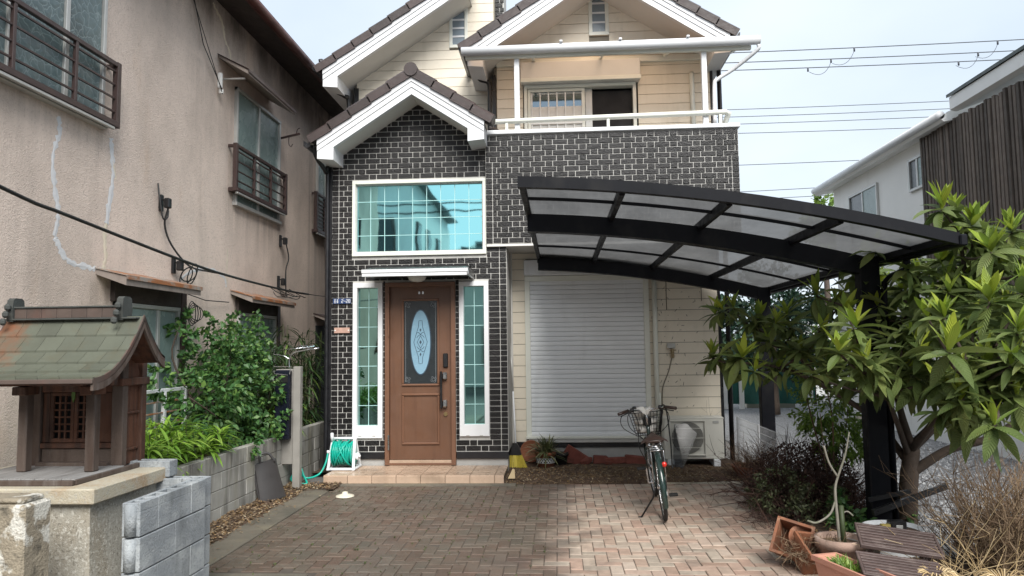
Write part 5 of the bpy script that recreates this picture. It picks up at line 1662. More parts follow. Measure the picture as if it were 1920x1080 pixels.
MB().tube(cat_pts([(-2.945, 9.30, .37), (-2.96, 9.26, .25), (-3.02, 9.2, .12), (-3.14, 9.1, .085), (-3.24, 9.1, .14), (-3.30, 9.1, .15), (-3.31, 9.0, .09), (-3.22, 8.98, .05), (-3.12, 9.02, .035), (-3.18, 9.08, .12), (-3.235, 9.12, .23)]), .0125, 7).build('loose_hose', m_hose, hr, True)
MB().tube([(-2.945, 9.30, .36), (-2.943, 9.305, .395)], .018, 8).build('hose_connector', m_plastic, hr, True)
MB().tube([(-3.235, 9.12, .22), (-3.245, 9.13, .30)], .02, 8).tube([(-3.245, 9.13, .29), (-3.29, 9.14, .33)], [.018, .026], 8).tube([(-3.25, 9.13, .30), (-3.23, 9.1, .27)], .008, 5).build('spray_nozzle', m_plastic, hr, True)
# ---- round cover on the paving
dc = MB().lathe([(.105, 0), (.10, .012), (.06, .022), (.035, .03), (.03, .05), (.012, .055), (0, .055)], (-2.46, 8.40, .003), 22)
tag(dc.build('drain_cap', mat('pale_cap', (.62, .58, .47), .5, .06, 9), None, True), 'round pale drain cap lying on the dark wet paving', 'cap')
# ---- broom
br = thing('broom', 'yellow broom with a black collar leaning in the corner beside the porch step', 'broom', (-.6, 10.2, .03))
MB().tube([(-.615, 10.22, .36), (-.655, 10.42, 1.05)], .012, 7).build('handle', m_plastic, br, True)
MB().tube([(-.655, 10.42, 1.05), (-.70, 10.62, 1.75)], .0105, 7).build('upper_handle', m_alu, br, True)
MB().prism([(-.64, .36), (-.60, .36), (-.565, .30), (-.535, .20), (-.70, .20), (-.665, .30)], 'y', 10.185, 10.235).build('collar', m_blackmetal, br)
bm_ = MB()
rbb = random.Random(6)
for k in range(170):
    u = rbb.uniform(-1, 1)
    yy = 10.21 + rbb.uniform(-.022, .022)
    bm_.bar((-.617 + u * .08, yy, .205), (-.60 + u * .135 + rbb.uniform(-.008, .008), yy - .03, .03 + rbb.uniform(0, .012)), .006, .003)
bm_.build('bristles', m_bristle, br)

# ---- pots by the shutter
def pot(mb, o, rt, rb, h, rim=.02, n=22, t=.012):
    return mb.lathe([(0, 0), (rb, 0), (rt - .004, h - rim * 2), (rt + .008, h - rim * 2), (rt + .010, h), (rt - t, h), (rt - t - .002, h - .04), (0, h - .045)], o, n)
cpot = thing('chequered_pot', 'terracotta pot with a black and white chequered band holding a spiky variegated plant', 'pot', (-.21, 10.38, .02))
pot(MB(), (-.21, 10.38, .02), .135, .115, .20).build('pot', m_terra, cpot, True)
wb, kb_ = MB(), MB()
wb.lathe([(.1305, .055), (.1395, .125)], (-.21, 10.38, .02), 40)
wb.build('white_band', m_plastic, cpot, True)
for row in range(3):
    for k in range(22):
        if True:
            a = 2 * math.pi * (k + .5 * (row % 2)) / 22
            r0 = .1325 + .0022 + .0033 * row
            c = Vector((-.21 + r0 * math.cos(a), 10.38 + r0 * math.sin(a), .02 + .070 + row * .022))
            t = Vector((-math.sin(a), math.cos(a), 0))
            kb_.add([c - t * .0125, c + Vector((0, 0, -.011)), c + t * .0125, c + Vector((0, 0, .011))], [(0, 1, 2, 3)])
kb_.build('black_checks', m_blackmetal, cpot)
MB().lathe([(0, .162), (.12, .162)], (-.21, 10.38, .02), 16).build('soil', m_soil, cpot)
sau = thing('terracotta_saucer', 'terracotta saucer standing on edge against the wall behind the broom', 'saucer', (-.43, 10.62, .05))
MB().lathe([(0, 0), (.135, 0), (.155, .035), (.145, .035), (.13, .012), (0, .012)], (0, 0, 0), 26, Matrix.Translation((-.42, 10.62, .19)) @ Matrix.Rotation(R(78), 4, 'X')).build('saucer', m_terra, sau, True)
bp_ = thing('black_nursery_pot', 'small black plastic pot half hidden behind the chequered pot', 'pot', (0, 10.5, .02))
pot(MB(), (.0, 10.5, .02), .10, .08, .17).build('pot', m_rubber, bp_, True)
# broken bricks along the foundation
BR = [(.20, 10.58, .11, .34, .05, .20, (10, 34, 5), 'largest broken red brick, tilted up on the others below the shutter'),
      (.08, 10.54, .07, .18, .10, .075, (0, 8, 20), 'crumbled reddish brick piece nearest the chequered pot'),
      (.36, 10.50, .06, .16, .10, .065, (0, -16, 50), 'small dark brick piece under the tilted brick'),
      (.55, 10.57, .07, .20, .10, .10, (0, 3, 4), 'upright red brick piece in the middle of the broken row'),
      (.77, 10.56, .06, .30, .10, .085, (0, -4, -3), 'long flat red brick piece, second from the bicycle'),
      (1.04, 10.55, .07, .28, .11, .105, (0, 5, 6), 'red brick nearest the bicycle at the end of the broken row'),
      (.66, 10.44, .045, .10, .06, .035, (5, 5, 40), 'tiny brick chip in front of the broken row')]
rbb = random.Random(14)
for (x, y, z, L, W, Hh, rot, lab) in BR:
    mt = Matrix.Translation((x, y, z + .01)) @ Euler([R(a) for a in rot]).to_matrix().to_4x4()
    b = MB().cbox(-L / 2, L / 2, -W / 2, W / 2, -Hh / 2, Hh / 2, .008)
    b.v = [tuple(Vector(v) + Vector((rbb.uniform(-.008, .008), rbb.uniform(-.006, .006), rbb.uniform(-.007, .007)))) for v in b.v]
    tag(b.build('broken_brick', m_redbrick, None, mtx=mt), lab, 'brick', 'broken bricks along the foundation')
tag(MB().prism([(-.66, .05), (-.60, .17), (-.575, .16), (-.57, .05)], 'y', 9.25, 9.262, None).build('fallen_leaf', m_straw), 'yellow dry leaf lying at the corner of the porch step', 'leaf')

# ================================================================== AIR CONDITIONER
ac = thing('air_conditioner', 'cream outdoor air conditioner unit with a round fan grille on white foot blocks', 'air conditioner', (1.85, 10.45, .04))
MB().cbox(1.42, 2.225, 10.33, 10.63, .115, .675, .012).build('case', m_ac, ac)
box1('lid', m_ac, ac, 1.415, 2.23, 10.325, 10.635, .655, .682, .008)
fx, fz = 1.735, .405
MB().lathe([(0, 0), (.215, 0), (.215, .004), (0, .004)], (0, 0, 0), 32, Matrix.Translation((fx, 10.327, fz)) @ Matrix.Rotation(R(90), 4, 'X')).build('fan_well', m_acdark, ac)
gb = MB()
for k in range(10):
    a = k * .628
    gb.bar((fx + .04 * math.cos(a), 10.316, fz + .04 * math.sin(a)), (fx + .2 * math.cos(a + .4), 10.316, fz + .2 * math.sin(a + .4)), .05, .003, (0, 1, 0))
gb.build('fan', m_acdark, ac)
gr = MB()
for k in range(30):
    u = -.205 + .41 * k / 29
    h = math.sqrt(max(0, .212 ** 2 - u * u))
    gr.bar((fx + u, 10.305, fz - h), (fx + u, 10.305, fz + h), .0035)
for z in (-.13, 0, .13):
    h = math.sqrt(.235 ** 2 - z * z)
    gr.bar((fx - h, 10.300, fz + z), (fx + h, 10.300, fz + z), .008)
gr.build('grille', m_ac, ac)
frame(MB(), fx - .245, fx + .245, fz - .24, fz + .24, .018, 10.302, 10.33, None, .004).build('grille_frame', m_ac, ac)
box1('badge', m_alu, ac, 2.08, 2.16, 10.322, 10.329, .60, .635, .002)
for x in (1.50, 2.12):
    box1('foot_block', m_plastic, ac, x - .045, x + .045, 10.30, 10.64, .02, .114, .006)
MB().tube(cat_pts([(1.46, 10.66, .45), (1.42, 10.68, .62), (1.42, 10.70, .75), (1.42, 10.70, 1.0)]), .022, 7).build('pipe', m_ivory, ac, True)
pf = thing('plastic_sheet', 'pale translucent plastic sheet leaning against the air conditioner grille', 'sheet', (1.62, 10.2, .04))
MB().add([(1.49, 10.06, .06), (1.62, 10.03, .05), (1.85, 10.24, .47), (1.71, 10.27, .61), (1.55, 10.24, .60)], [(0, 1, 2, 3, 4)]).add([(1.485, 10.07, .06), (1.49, 10.06, .06), (1.55, 10.24, .60), (1.545, 10.25, .60)], [(0, 1, 2, 3)]).build('sheet', m_clear, pf)

# ================================================================== BICYCLE
bike = thing('bicycle', 'dark green town bicycle with a wire basket, seen from behind on its side stand', 'bicycle', (.985, 7.26, 0))
BM = Matrix.Translation((.985, 7.26, 0)) @ Matrix.Rotation(R(-3.0), 4, 'Z') @ Matrix.Rotation(R(-6.0), 4, 'Y')
def bp(name, mb, m, parent=bike, smooth=True): return mb.build(name, m, parent, smooth, BM)
RW = .325
def circ(c, r, n=32, ax='x', steer=0):
    out = []
    for k in range(n):
        a = 2 * math.pi * k / n
        v = Vector((0, r * math.cos(a), r * math.sin(a)))
        if steer: v = Matrix.Rotation(steer, 3, 'Z') @ v
        out.append(Vector(c) + v)
    return out
def wheel(cy, steer=0):
    c = Vector((0, cy, RW))
    w = bp('wheel', MB().tube([c + Matrix.Rotation(steer, 3, 'Z') @ Vector((-.035, 0, 0)), c + Matrix.Rotation(steer, 3, 'Z') @ Vector((.035, 0, 0))], .024, 10), m_chrome)
    bp('tyre', MB().tube(circ(c, RW - .019, 36, steer=steer), .0185, 8, True), m_rubber, w)
    bp('rim', MB().tube(circ(c, RW - .043, 36, steer=steer), .011, 6, True), m_chrome, w)
    s = MB()
    for k in range(32):
        a = 2 * math.pi * k / 32
        d = Matrix.Rotation(steer, 3, 'Z') @ Vector((0, math.cos(a), math.sin(a)))
        h = Matrix.Rotation(steer, 3, 'Z') @ Vector((.028 if k % 2 else -.028, .02 * math.cos(a + 1.3), .02 * math.sin(a + 1.3)))
        s.tube([c + h, c + d * (RW - .045)], .0016, 4, caps=False)
    bp('spokes', s, m_chrome, w)
    return w
wheel(0.0); wheel(1.19, R(4))
def fender(cy, a0, a1, steer=0, w=.027):
    vs, fs = [], []
    n = 20
    for i in range(n + 1):
        a = a0 + (a1 - a0) * i / n
        for (x, r) in ((-w, RW + .006), (-w * .6, RW + .022), (0, RW + .027), (w * .6, RW + .022), (w, RW + .006)):
            v = Matrix.Rotation(steer, 3, 'Z') @ Vector((x, r * math.cos(a), r * math.sin(a)))
            vs.append(Vector((0, cy, RW)) + v)
    for i in range(n):
        for k in range(4):
            b = i * 5 + k
            fs.append((b, b + 1, b + 6, b + 5))
    return bp('mudguard', MB().add(vs, fs), m_bikeframe)
fender(0, R(20), R(205)); fender(1.19, R(10), R(165), R(4))
fr = MB()
BB, ST, SB = (0, .46, .285), (0, .26, .66), (0, .245, .72)
HT, HB = (0, .90, .80), (0, .985, .58)
fr.tube([BB, ST], .016, 8).tube(cat_pts([HB, (0, .78, .36), (0, .60, .29), BB]), .019, 8).tube(cat_pts([(0, .93, .72), (0, .70, .46), (0, .50, .41), (0, .38, .44)]), .014, 8).tube([HT, HB], .02, 8)
for s in (-1, 1):
    fr.tube([(s * .015, .44, .285), (s * .058, .02, RW)], .009, 6).tube([(s * .02, .30, .60), (s * .058, .0, RW)], .008, 6)
    fr.tube([(s * .045, 1.0, .56), (s * .052, 1.10, .45), (s * .05, 1.19, RW)], .011, 7)
fr.tube([(-.05, 1.0, .56), (.05, 1.0, .56)], .014, 7)
bp('frame', fr, m_bikeframe)
bp('chain_case', MB().prism([(.02, .285), (.50, .21), (.55, .285), (.50, .36), (.02, .37)], 'x', .045, .062), m_blackmetal, smooth=False)
sd = MB()
vs, fs = [], []
for i in range(7):
    t = i / 6
    w = .11 * (1 - t) ** .7 + .025
    y = .10 + .27 * t
    for j in range(7):
        u = -1 + 2 * j / 6
        vs.append((u * w, y, .775 + .02 * t - .035 * abs(u) ** 2.5 - (.02 if i == 0 else 0)))
b0_ = len(vs)
for i in range(6):
    for j in range(6):
        a = i * 7 + j
        fs.append((a, a + 1, a + 8, a + 7))
sdl = bp('saddle', sd.add(vs, fs).cbox(-.095, .095, .105, .15, .715, .765, .02), m_brownvinyl)
bp('seat_post', MB().tube([ST, (0, .235, .76)], .013, 8).tube([(-.05, .13, .70), (-.02, .3, .735)], .005, 5).tube([(.05, .13, .70), (.02, .3, .735)], .005, 5), m_chrome)
spg = MB()
for s in (-1, 1):
    spg.tube([(s * .055 + .016 * math.cos(a), .13 + .016 * math.sin(a), .68 + .05 * a / 25) for a in [k * .7 for k in range(36)]], .003, 4)
bp('saddle_spring', spg, m_chrome)
ca = MB()
for s in (-.055, .055, 0):
    ca.tube([(s, -.17, .69), (s, .22, .68)], .006, 5)
for y in (-.17, -.03, .10, .2):
    ca.tube([(-.065, y, .69), (.065, y, .69)], .006, 5)
for s in (-1, 1):
    ca.tube([(s * .06, -.14, .69), (s * .06, .0, RW)], .005, 5)
bp('rear_carrier', ca, m_chrome)
bp('rear_reflector', MB().lathe([(0, 0), (.024, 0), (.026, .008), (.018, .016), (0, .018)], (0, 0, 0), 14, Matrix.Translation((.045, -.20, .56)) @ Matrix.Rotation(R(90), 4, 'X')), m_red)
bp('number_tag', MB().cbox(-.03, .03, -.327, -.323, .30, .335, .002), m_plastic, smooth=False)
hb = MB().tube(cat_pts([(-.295, .66, .985), (-.22, .74, 1.0), (-.10, .85, .985), (0, .87, .965), (.10, .85, .985), (.22, .74, 1.0), (.295, .66, .985)]), .011, 8).tube([(0, .87, .965), HT], .013, 8)
hbo = bp('handlebar', hb, m_chrome)
for s in (-1, 1):
    bp('grip', MB().tube([(s * .30, .645, .985), (s * .195, .765, 1.0)], .0175, 8), m_brownvinyl, hbo)
    bp('brake_lever', MB().tube(cat_pts([(s * .16, .82, .985), (s * .2, .80, .97), (s * .28, .71, .955)]), .006, 5).cbox(s * .15 - .02, s * .15 + .02, .79, .83, .975, 1.02, .008), m_blackmetal, hbo)
bp('bell', MB().lathe([(0, .03), (.016, .026), (.024, .012), (.026, 0), (0, 0)], (-.125, .80, 1.01), 12), m_blackmetal, hbo)
bk = MB()
def bpt(u, v, z):
    t = (z - .70) / .25
    return (u * (.13 + .055 * t), 1.05 + v * (.10 + .04 * t) + .03, z)
for z in (.70, .76, .82, .88, .95):
    P = [bpt(u, v, z) for (u, v) in ((-1, -1), (1, -1), (1, 1), (-1, 1))]
    bk.tube(P + [P[0]], .005 if z in (.70, .95) else .0028, 5)
for i in range(12):
    u = -1 + 2 * i / 11
    for v in (-1, 1):
        bk.tube([bpt(u, v, .70), bpt(u, v, .95)], .0026, 4)
    bk.tube([bpt(u, -1, .70), bpt(u, 1, .70)], .0026, 4)
for i in range(8):
    v = -1 + 2 * i / 7
    for u in (-1, 1):
        bk.tube([bpt(u, v, .70), bpt(u, v, .95)], .0026, 4)
bkt = bp('basket', bk, m_blackmetal)
bp('head_lamp', MB().cbox(-.045, .045, .90, 1.0, .80, .90, .02), m_blackmetal, smooth=False)
bag = MB()
rbg = random.Random(3)
for (zz, k) in ((.715, .80), (.80, .84), (.885, .86)):
    bag.lathe([(.10 * k, 0), (.155 * k, .03), (.16 * k, .07), (.08 * k, .10), (0, .10)], (rbg.uniform(-.02, .02), 1.08, zz), 12)
bag.v = [tuple(Vector(v) + Vector((rbg.uniform(-.012, .012), rbg.uniform(-.012, .012), rbg.uniform(-.012, .012)))) for v in bag.v]
bp('carrier_bag', bag, m_cloth, bkt)
cl = MB()
for (p0, p1, p2) in (((-.11, .86, 1.0), (-.04, .80, 1.03), (.0, .82, .93)), ((.0, .82, .93), (.05, .80, .99), (.13, .84, 1.03)), ((.01, .82, .93), (.02, .78, 1.02), (.08, .84, 1.02)), ((-.05, .83, .97), (-.02, .80, .98), (.0, .82, .93))):
    P = bez(p0, p1, p2, 6)
    vs = []
    for i, p in enumerate(P):
        w = .022 * (1 - abs(i - 3) / 6)
        vs += [p + Vector((w, .01, w)), p - Vector((w, -.01, w * .3))]
    cl.add(vs, [(2 * i, 2 * i + 1, 2 * i + 3, 2 * i + 2) for i in range(6)])
cl_o = cl.build('tied_cloth', m_cloth, bike, True, BM)
cbm = MB()
for s, d in ((-1, .0), (1, .03), (-1, .07), (1, -.04)):
    cbm.tube(cat_pts([(s * .14, .80, .99), (s * (.20 + d), .90, .93), (s * (.19 + d), .93, .80), (s * .06, .95, .66), (0.01 * s, .95, .58)]), .0042, 5)
cbm.tube(cat_pts([(-.14, .80, .99), (-.10, .78, .85), (-.13, .74, .64), (-.09, .76, .5), (-.02, .7, .35)]), .0045, 5)
cbm.tube(cat_pts([(.14, .80, 1.0), (.20, .86, 1.01), (.22, .88, .90), (.21, .8, .60), (.17, .5, .4)]), .008, 5)
bp('brake_cable', cbm, m_cable)
for s, z, y in ((1, .13, .52), (-1, .44, .42)):
    pk = MB().tube([(s * .03, .46, .285), (s * .095, .46, .285)], .011, 7).bar((s * .09, .46, .285), (s * .095, y, z), .014, .022)
    bp('crank', pk, m_chrome, smooth=False)
    bp('pedal', MB().cbox(s * .145 - .045, s * .145 + .045, y - .038, y + .038, z - .012, z + .012, .006), m_rubber, smooth=False)
bp('side_stand', MB().tube([(-.05, .02, RW - .02), (-.085, .10, .20), (-.215, .14, .024)], .009, 6).tube([(-.215, .14, .024), (-.245, .15, .022)], .01, 6), m_blackmetal)
bp('lock_box', MB().cbox(-.05, .06, .16, .22, .57, .63, .01), m_blackmetal, smooth=False)
# ================================================================== POTS, STANDS AND PLANTS
def leaf_geo(mb, base, d, up, L, W, droop=.25, fold=.22, seg=3, tipw=.0):
    """one leaf: two rows of quads folded along the midrib, drooping towards the tip"""
    d = Vector(d).normalized()
    s = d.cross(Vector(up))
    if s.length < 1e-3: s = d.cross(Vector((1, 0, 0)))
    s.normalize()
    n = s.cross(d).normalized()
    vs, uv, fs = [], [], []
    for i in range(seg + 1):
        t = i / seg
        w = W * (math.sin(math.pi * min(1, t * .93 + .07)) ** .8) * (1 - .25 * t) if i < seg else W * tipw
        c = Vector(base) + d * (L * t) - Vector((0, 0, 1)) * (droop * L * t * t)
        vs += [c - s * w + n * (w * fold), c, c + s * w + n * (w * fold)]
        uv += [(0.001, t), (.5, t), (1, t)]
    for i in range(seg):
        a = 3 * i
        fs += [(a, a + 1, a + 4, a + 3), (a + 1, a + 2, a + 5, a + 4)]
    mb.add(vs, fs, None, uv)
def rdir(r, lo=-1, hi=1):
    a = r.uniform(0, 6.283); z = r.uniform(lo, hi)
    q = math.sqrt(max(0, 1 - z * z))
    return Vector((q * math.cos(a), q * math.sin(a), z))

# ---------------------------------------------------------------- loquat tree
WH = [(3.01,5.90,2.72,1.15,1.0),(3.21,6.10,2.74,0.75,1.0),(3.29,6.00,2.60,0.90,1.0),(3.25,5.70,2.35,1.10,1.0),(3.59,6.00,2.54,1.00,1.0),(3.44,6.20,2.49,0.90,1.0),(3.36,6.40,2.57,0.80,0.8),(2.99,5.30,1.96,1.15,1.0),(3.27,5.40,2.02,1.10,1.0),(2.99,5.00,1.74,1.00,0.9),(2.49,4.90,1.62,1.20,1.0),(2.78,5.50,1.86,0.95,0.8),(2.76,5.70,1.87,0.90,0.4),(2.31,5.90,1.80,1.10,0.7),(2.10,5.70,1.62,1.00,0.8),(2.33,5.80,1.55,1.00,0.3),(2.44,5.90,1.47,1.00,0.1),(2.39,6.30,1.95,0.90,0.5),(1.94,8.30,2.09,0.95,0.4),(2.13,8.00,1.96,1.00,0.4),(1.51,7.40,1.56,0.95,0.6),(1.70,7.00,1.56,1.05,0.6),(2.11,7.60,1.70,1.00,0.3),(2.10,7.30,1.44,1.00,0.2),(2.33,7.60,1.85,1.00,0.1),(2.23,7.00,1.62,1.00,0.1),(2.40,7.00,2.13,1.10,0.3),(2.61,7.20,2.02,1.00,0.2),(2.82,7.40,2.18,1.00,0.2),(2.38,6.80,1.78,1.00,0.2),(2.18,6.60,1.41,1.00,0.1),(3.12,6.90,2.16,1.00,0.3),(3.18,6.70,2.27,1.00,0.4),(3.29,6.50,2.36,1.05,0.4),(3.02,6.60,1.91,1.00,0.1),(2.83,6.30,1.68,1.00,0.1),(2.85,6.00,1.59,1.00,0.2),(2.99,6.90,1.87,1.00,0.2),(3.37,6.30,2.20,1.00,0.3),(3.12,5.80,1.83,1.10,0.2),(2.76,5.30,1.45,1.10,0.2),(2.89,5.20,1.52,1.10,0.3),(2.93,5.00,1.53,1.00,0.4),(2.80,6.00,1.38,1.00,0.1),(2.70,5.20,1.29,1.05,0.3),(2.74,4.90,1.15,1.05,0.3),(2.67,5.40,1.19,1.00,0.1),(2.93,5.40,1.30,1.00,0.1),(2.95,5.00,1.32,1.00,0.2),(3.04,6.20,2.02,1.00,0.2),(3.08,6.00,2.07,1.00,0.3),(3.28,5.60,1.90,1.00,0.3),(2.70,6.30,1.59,1.00,0.1),(2.81,6.20,1.46,1.00,0.1),(2.86,5.80,1.35,1.00,0.1),(3.62,6.20,2.27,1.00,0.4),(3.77,6.20,2.36,1.00,0.6),(3.01,7.20,2.09,0.90,0.2),(2.55,6.50,1.41,1.00,0.1),(2.36,6.70,1.50,1.00,0.1),(3.19,5.60,1.67,1.10,0.1),(3.30,6.00,1.67,1.00,0.1),(3.23,7.00,2.47,0.90,0.3),(3.27,5.20,1.81,1.00,0.5),(3.63,5.70,2.22,1.00,0.6),(3.10,5.00,1.46,1.00,0.3),(3.29,7.40,2.10,1.00,0.1),(3.22,6.80,1.79,1.00,0.1),(3.54,7.00,2.07,1.00,0.1),(3.46,6.60,1.76,1.00,0.1),(3.76,6.80,1.91,1.00,0.1),(3.20,6.30,1.50,1.00,0.1),(4.00,6.80,2.14,1.00,0.1),(3.54,6.00,1.62,1.00,0.1),(3.85,6.90,2.20,1.00,0.1),]
tree = thing('loquat_tree', 'large loquat tree with whorls of long ribbed leaves, right of the carport', 'tree', (3.15, 7.0, 0))
FORK = Vector((3.16, 6.95, .72))
tk = MB()
tk.tube(cat_pts([(3.10, 7.0, -.05), (3.12, 6.98, .3), (3.14, 6.96, .55), FORK]), [.085] * 5 + [.078] * 5 + [.072] * 5 + [.066], 10)
limbs = {'a': [FORK, (3.35, 6.8, 1.0), (3.5, 6.6, 1.4), (3.45, 6.4, 1.9), (3.30, 6.2, 2.45)],
         'b': [(3.13, 6.97, .48), (3.4, 6.8, .72), (3.65, 6.6, .85), (3.85, 6.4, 1.1), (3.9, 6.2, 1.5)],
         'c': [FORK, (3.05, 6.9, 1.1), (3.0, 6.85, 1.5), (3.1, 6.6, 2.0)],
         'd': [(3.12, 6.97, .6), (2.9, 7.05, .95), (2.6, 7.2, 1.2), (2.2, 7.3, 1.42), (1.7, 7.2, 1.5)],
         'e': [(3.15, 6.96, .68), (3.15, 6.5, 1.0), (3.05, 5.9, 1.25), (2.9, 5.3, 1.4)],
         'f': [(3.14, 6.97, .64), (2.95, 6.7, .92), (2.7, 6.3, 1.2), (2.45, 5.9, 1.4)],
         'g': [(2.6, 7.2, 1.2), (2.4, 7.5, 1.5), (2.15, 7.9, 1.8)]}
lpts = []
for k, P in limbs.items():
    Q = cat_pts(P, 6)
    r0 = {'a': .05, 'b': .045, 'c': .04, 'd': .035, 'e': .035, 'f': .032, 'g': .02}[k]
    tk.tube(Q, [r0 * (1 - .68 * i / (len(Q) - 1)) for i in range(len(Q))], 8)
    lpts += Q[3:]
rl_ = random.Random(77)
for w in WH:
    tip = Vector(w[:3])
    near = min(lpts, key=lambda p: (p - tip).length + .5 * max(0, p.z - tip.z))
    mid = (near + tip) / 2 + Vector((rl_.uniform(-.1, .1), rl_.uniform(-.1, .1), -.06))
    end = tip - Vector((0, 0, .02))
    Q = bez(near, mid, end, 6)
    tk.tube(Q, [.016 * (1 - .5 * i / 6) for i in range(7)], 6)
tk.build('trunk', m_bark, tree, True)
protos = []
for kind in range(5):
    mb = MB()
    leaf_geo(mb, (0, 0, 0), (0, 1, 0), (0, 0, 1), 1.0, (.175, .19, .165, .145, .135)[kind], (.14, .28, .42, .04, .10)[kind], (.22, .3, .2, .35, .3)[kind], 6)
    me = mb.mesh('leaf', True)
    me.materials.append(m_loq if kind < 3 else m_loqy)
    protos.append((me, mb))
leaves = []
rx_ = random.Random(123)
inner = []
for k in range(95):
    inner.append((rx_.uniform(2.75, 4.1), rx_.uniform(6.1, 7.7), rx_.uniform(1.25, 2.55), rx_.uniform(.85, 1.1), rx_.choice((.1, .1, .3, .5))))
for k in range(14):
    inner.append((rx_.uniform(2.7, 3.3), rx_.uniform(5.2, 6.2), rx_.uniform(1.05, 1.5), rx_.uniform(.8, 1.0), rx_.choice((.1, .3))))
for k in range(8):
    inner.append((rx_.uniform(1.6, 2.6), rx_.uniform(6.9, 8.2), rx_.uniform(1.4, 2.05), rx_.uniform(.8, 1.0), rx_.choice((.1, .3, .4))))
for (x, y, z, s, yg) in WH + inner:
    hub = Vector((x, y, z))
    lean = Vector((rl_.uniform(-.25, .25), rl_.uniform(-.45, .05), 1)).normalized()
    rotl = Vector((0, 0, 1)).rotation_difference(lean).to_matrix().to_4x4()
    ny = int(round(yg * 9)) if yg > .15 else 0
    nm = rl_.randint(9, 12)
    for i in range(nm + ny):
        young = i >= nm - (2 if yg >= .3 else 0)
        az = i * 2.4 + rl_.uniform(-.3, .3)
        if young:
            el = R(rl_.uniform(42, 80)); L = .20 * s * rl_.uniform(.75, 1.15); kind = rl_.choice((3, 4))
        else:
            tt = i / nm
            el = R(rl_.uniform(-10, 22) + 32 * tt - 28 * (1 - tt) - (26 if z < 1.4 and y < 6.2 else 0) - rl_.choice((0, 0, 0, 30))); L = .255 * s * rl_.uniform(.58, 1.15); kind = rl_.choice((0, 1, 2))
        mt = Matrix.Translation(hub + lean * (.035 * (i / nm) - .04)) @ rotl @ Matrix.Rotation(az, 4, 'Z') @ Matrix.Rotation(el, 4, 'X') @ Matrix.Rotation(rl_.uniform(-.5, .5), 4, 'Y') @ Matrix.Diagonal((L, L, L, 1))
        leaves.append((L * (1.2 if young else 1.0) / y, kind, mt, young))
leaves.sort(key=lambda t: -t[0])
ry, rm_ = MB(), MB()
for i, (sz, kind, mt, young) in enumerate(leaves):
    if i < 300:
        obj('leaf', protos[kind][0], None, tree, mt)
    else:
        src = protos[kind][1]
        (ry if young else rm_).add(src.v, src.f, mt, src.uv)
# inner leaves that fill the shaded heart of the crown
for k in range(900):
    w = rl_.choice(WH)
    p = Vector(w[:3]).lerp(min(lpts, key=lambda q: (q - Vector(w[:3])).length), rl_.uniform(.1, .75)) + rdir(rl_) * rl_.uniform(0, .22)
    if p.y < 4.75: continue
    src = protos[rl_.choice((0, 1, 2))][1]
    L = rl_.uniform(.15, .24)
    mt = Matrix.Translation(p) @ Matrix.Rotation(rl_.uniform(0, 6.28), 4, 'Z') @ Matrix.Rotation(R(rl_.uniform(-60, 30)), 4, 'X') @ Matrix.Rotation(rl_.uniform(-.6, .6), 4, 'Y') @ Matrix.Diagonal((L, L, L, 1))
    rm_.add(src.v, src.f, mt, src.uv)
tag(rm_.build('foliage', m_loq, tree, True), kind='stuff')
tag(ry.build('young_foliage', m_loqy, tree, True), kind='stuff')

# ---------------------------------------------------------------- leafy masses
def leafy(name, label, cat, blobs, n, lo, hi, m, seed, loc, stems=(), shell=.35, wd=.55, droop=.3, stem_m=None, seg=2, face=None, group=None):
    t = thing(name, label, cat, loc, group)
    r = random.Random(seed)
    mb = MB()
    tot = sum(b[3] * b[4] * b[5] for b in blobs) or 1
    for (cx_, cy_, cz_, rx, ry_, rz) in blobs:
        cnt = int(n * rx * ry_ * rz / tot)
        subs = []
        for _ in range(max(3, cnt // 26)):
            d = rdir(r)
            q = shell + (1.05 - shell) * r.random() ** .6
            subs.append((Vector((cx_ + d.x * rx * q, cy_ + d.y * ry_ * q, cz_ + d.z * rz * q)), d, r.uniform(.5, 1.1)))
        cl_ = .30 * (rx * ry_ * rz) ** (1 / 3)
        for _ in range(cnt):
            c0, d, k_ = r.choice(subs)
            p = c0 + rdir(r) * cl_ * k_ * r.random() ** .5
            if p.z < .02: continue
            L = r.uniform(lo, hi)
            out = (d + rdir(r) * .9 + Vector((0, -.2, -.15))).normalized()
            leaf_geo(mb, p, out, rdir(r, .2, 1), L, L * wd * .5, droop * r.random(), .25, seg)
    mb.build('foliage', m, t, True)
    if stems:
        sm = MB()
        for P, r0 in stems:
            Q = cat_pts(P, 4)
            sm.tube(Q, [r0 * (1 - .6 * i / (len(Q) - 1)) for i in range(len(Q))], 6)
        sm.build('stem', stem_m or m_bark, t, True)
    return t
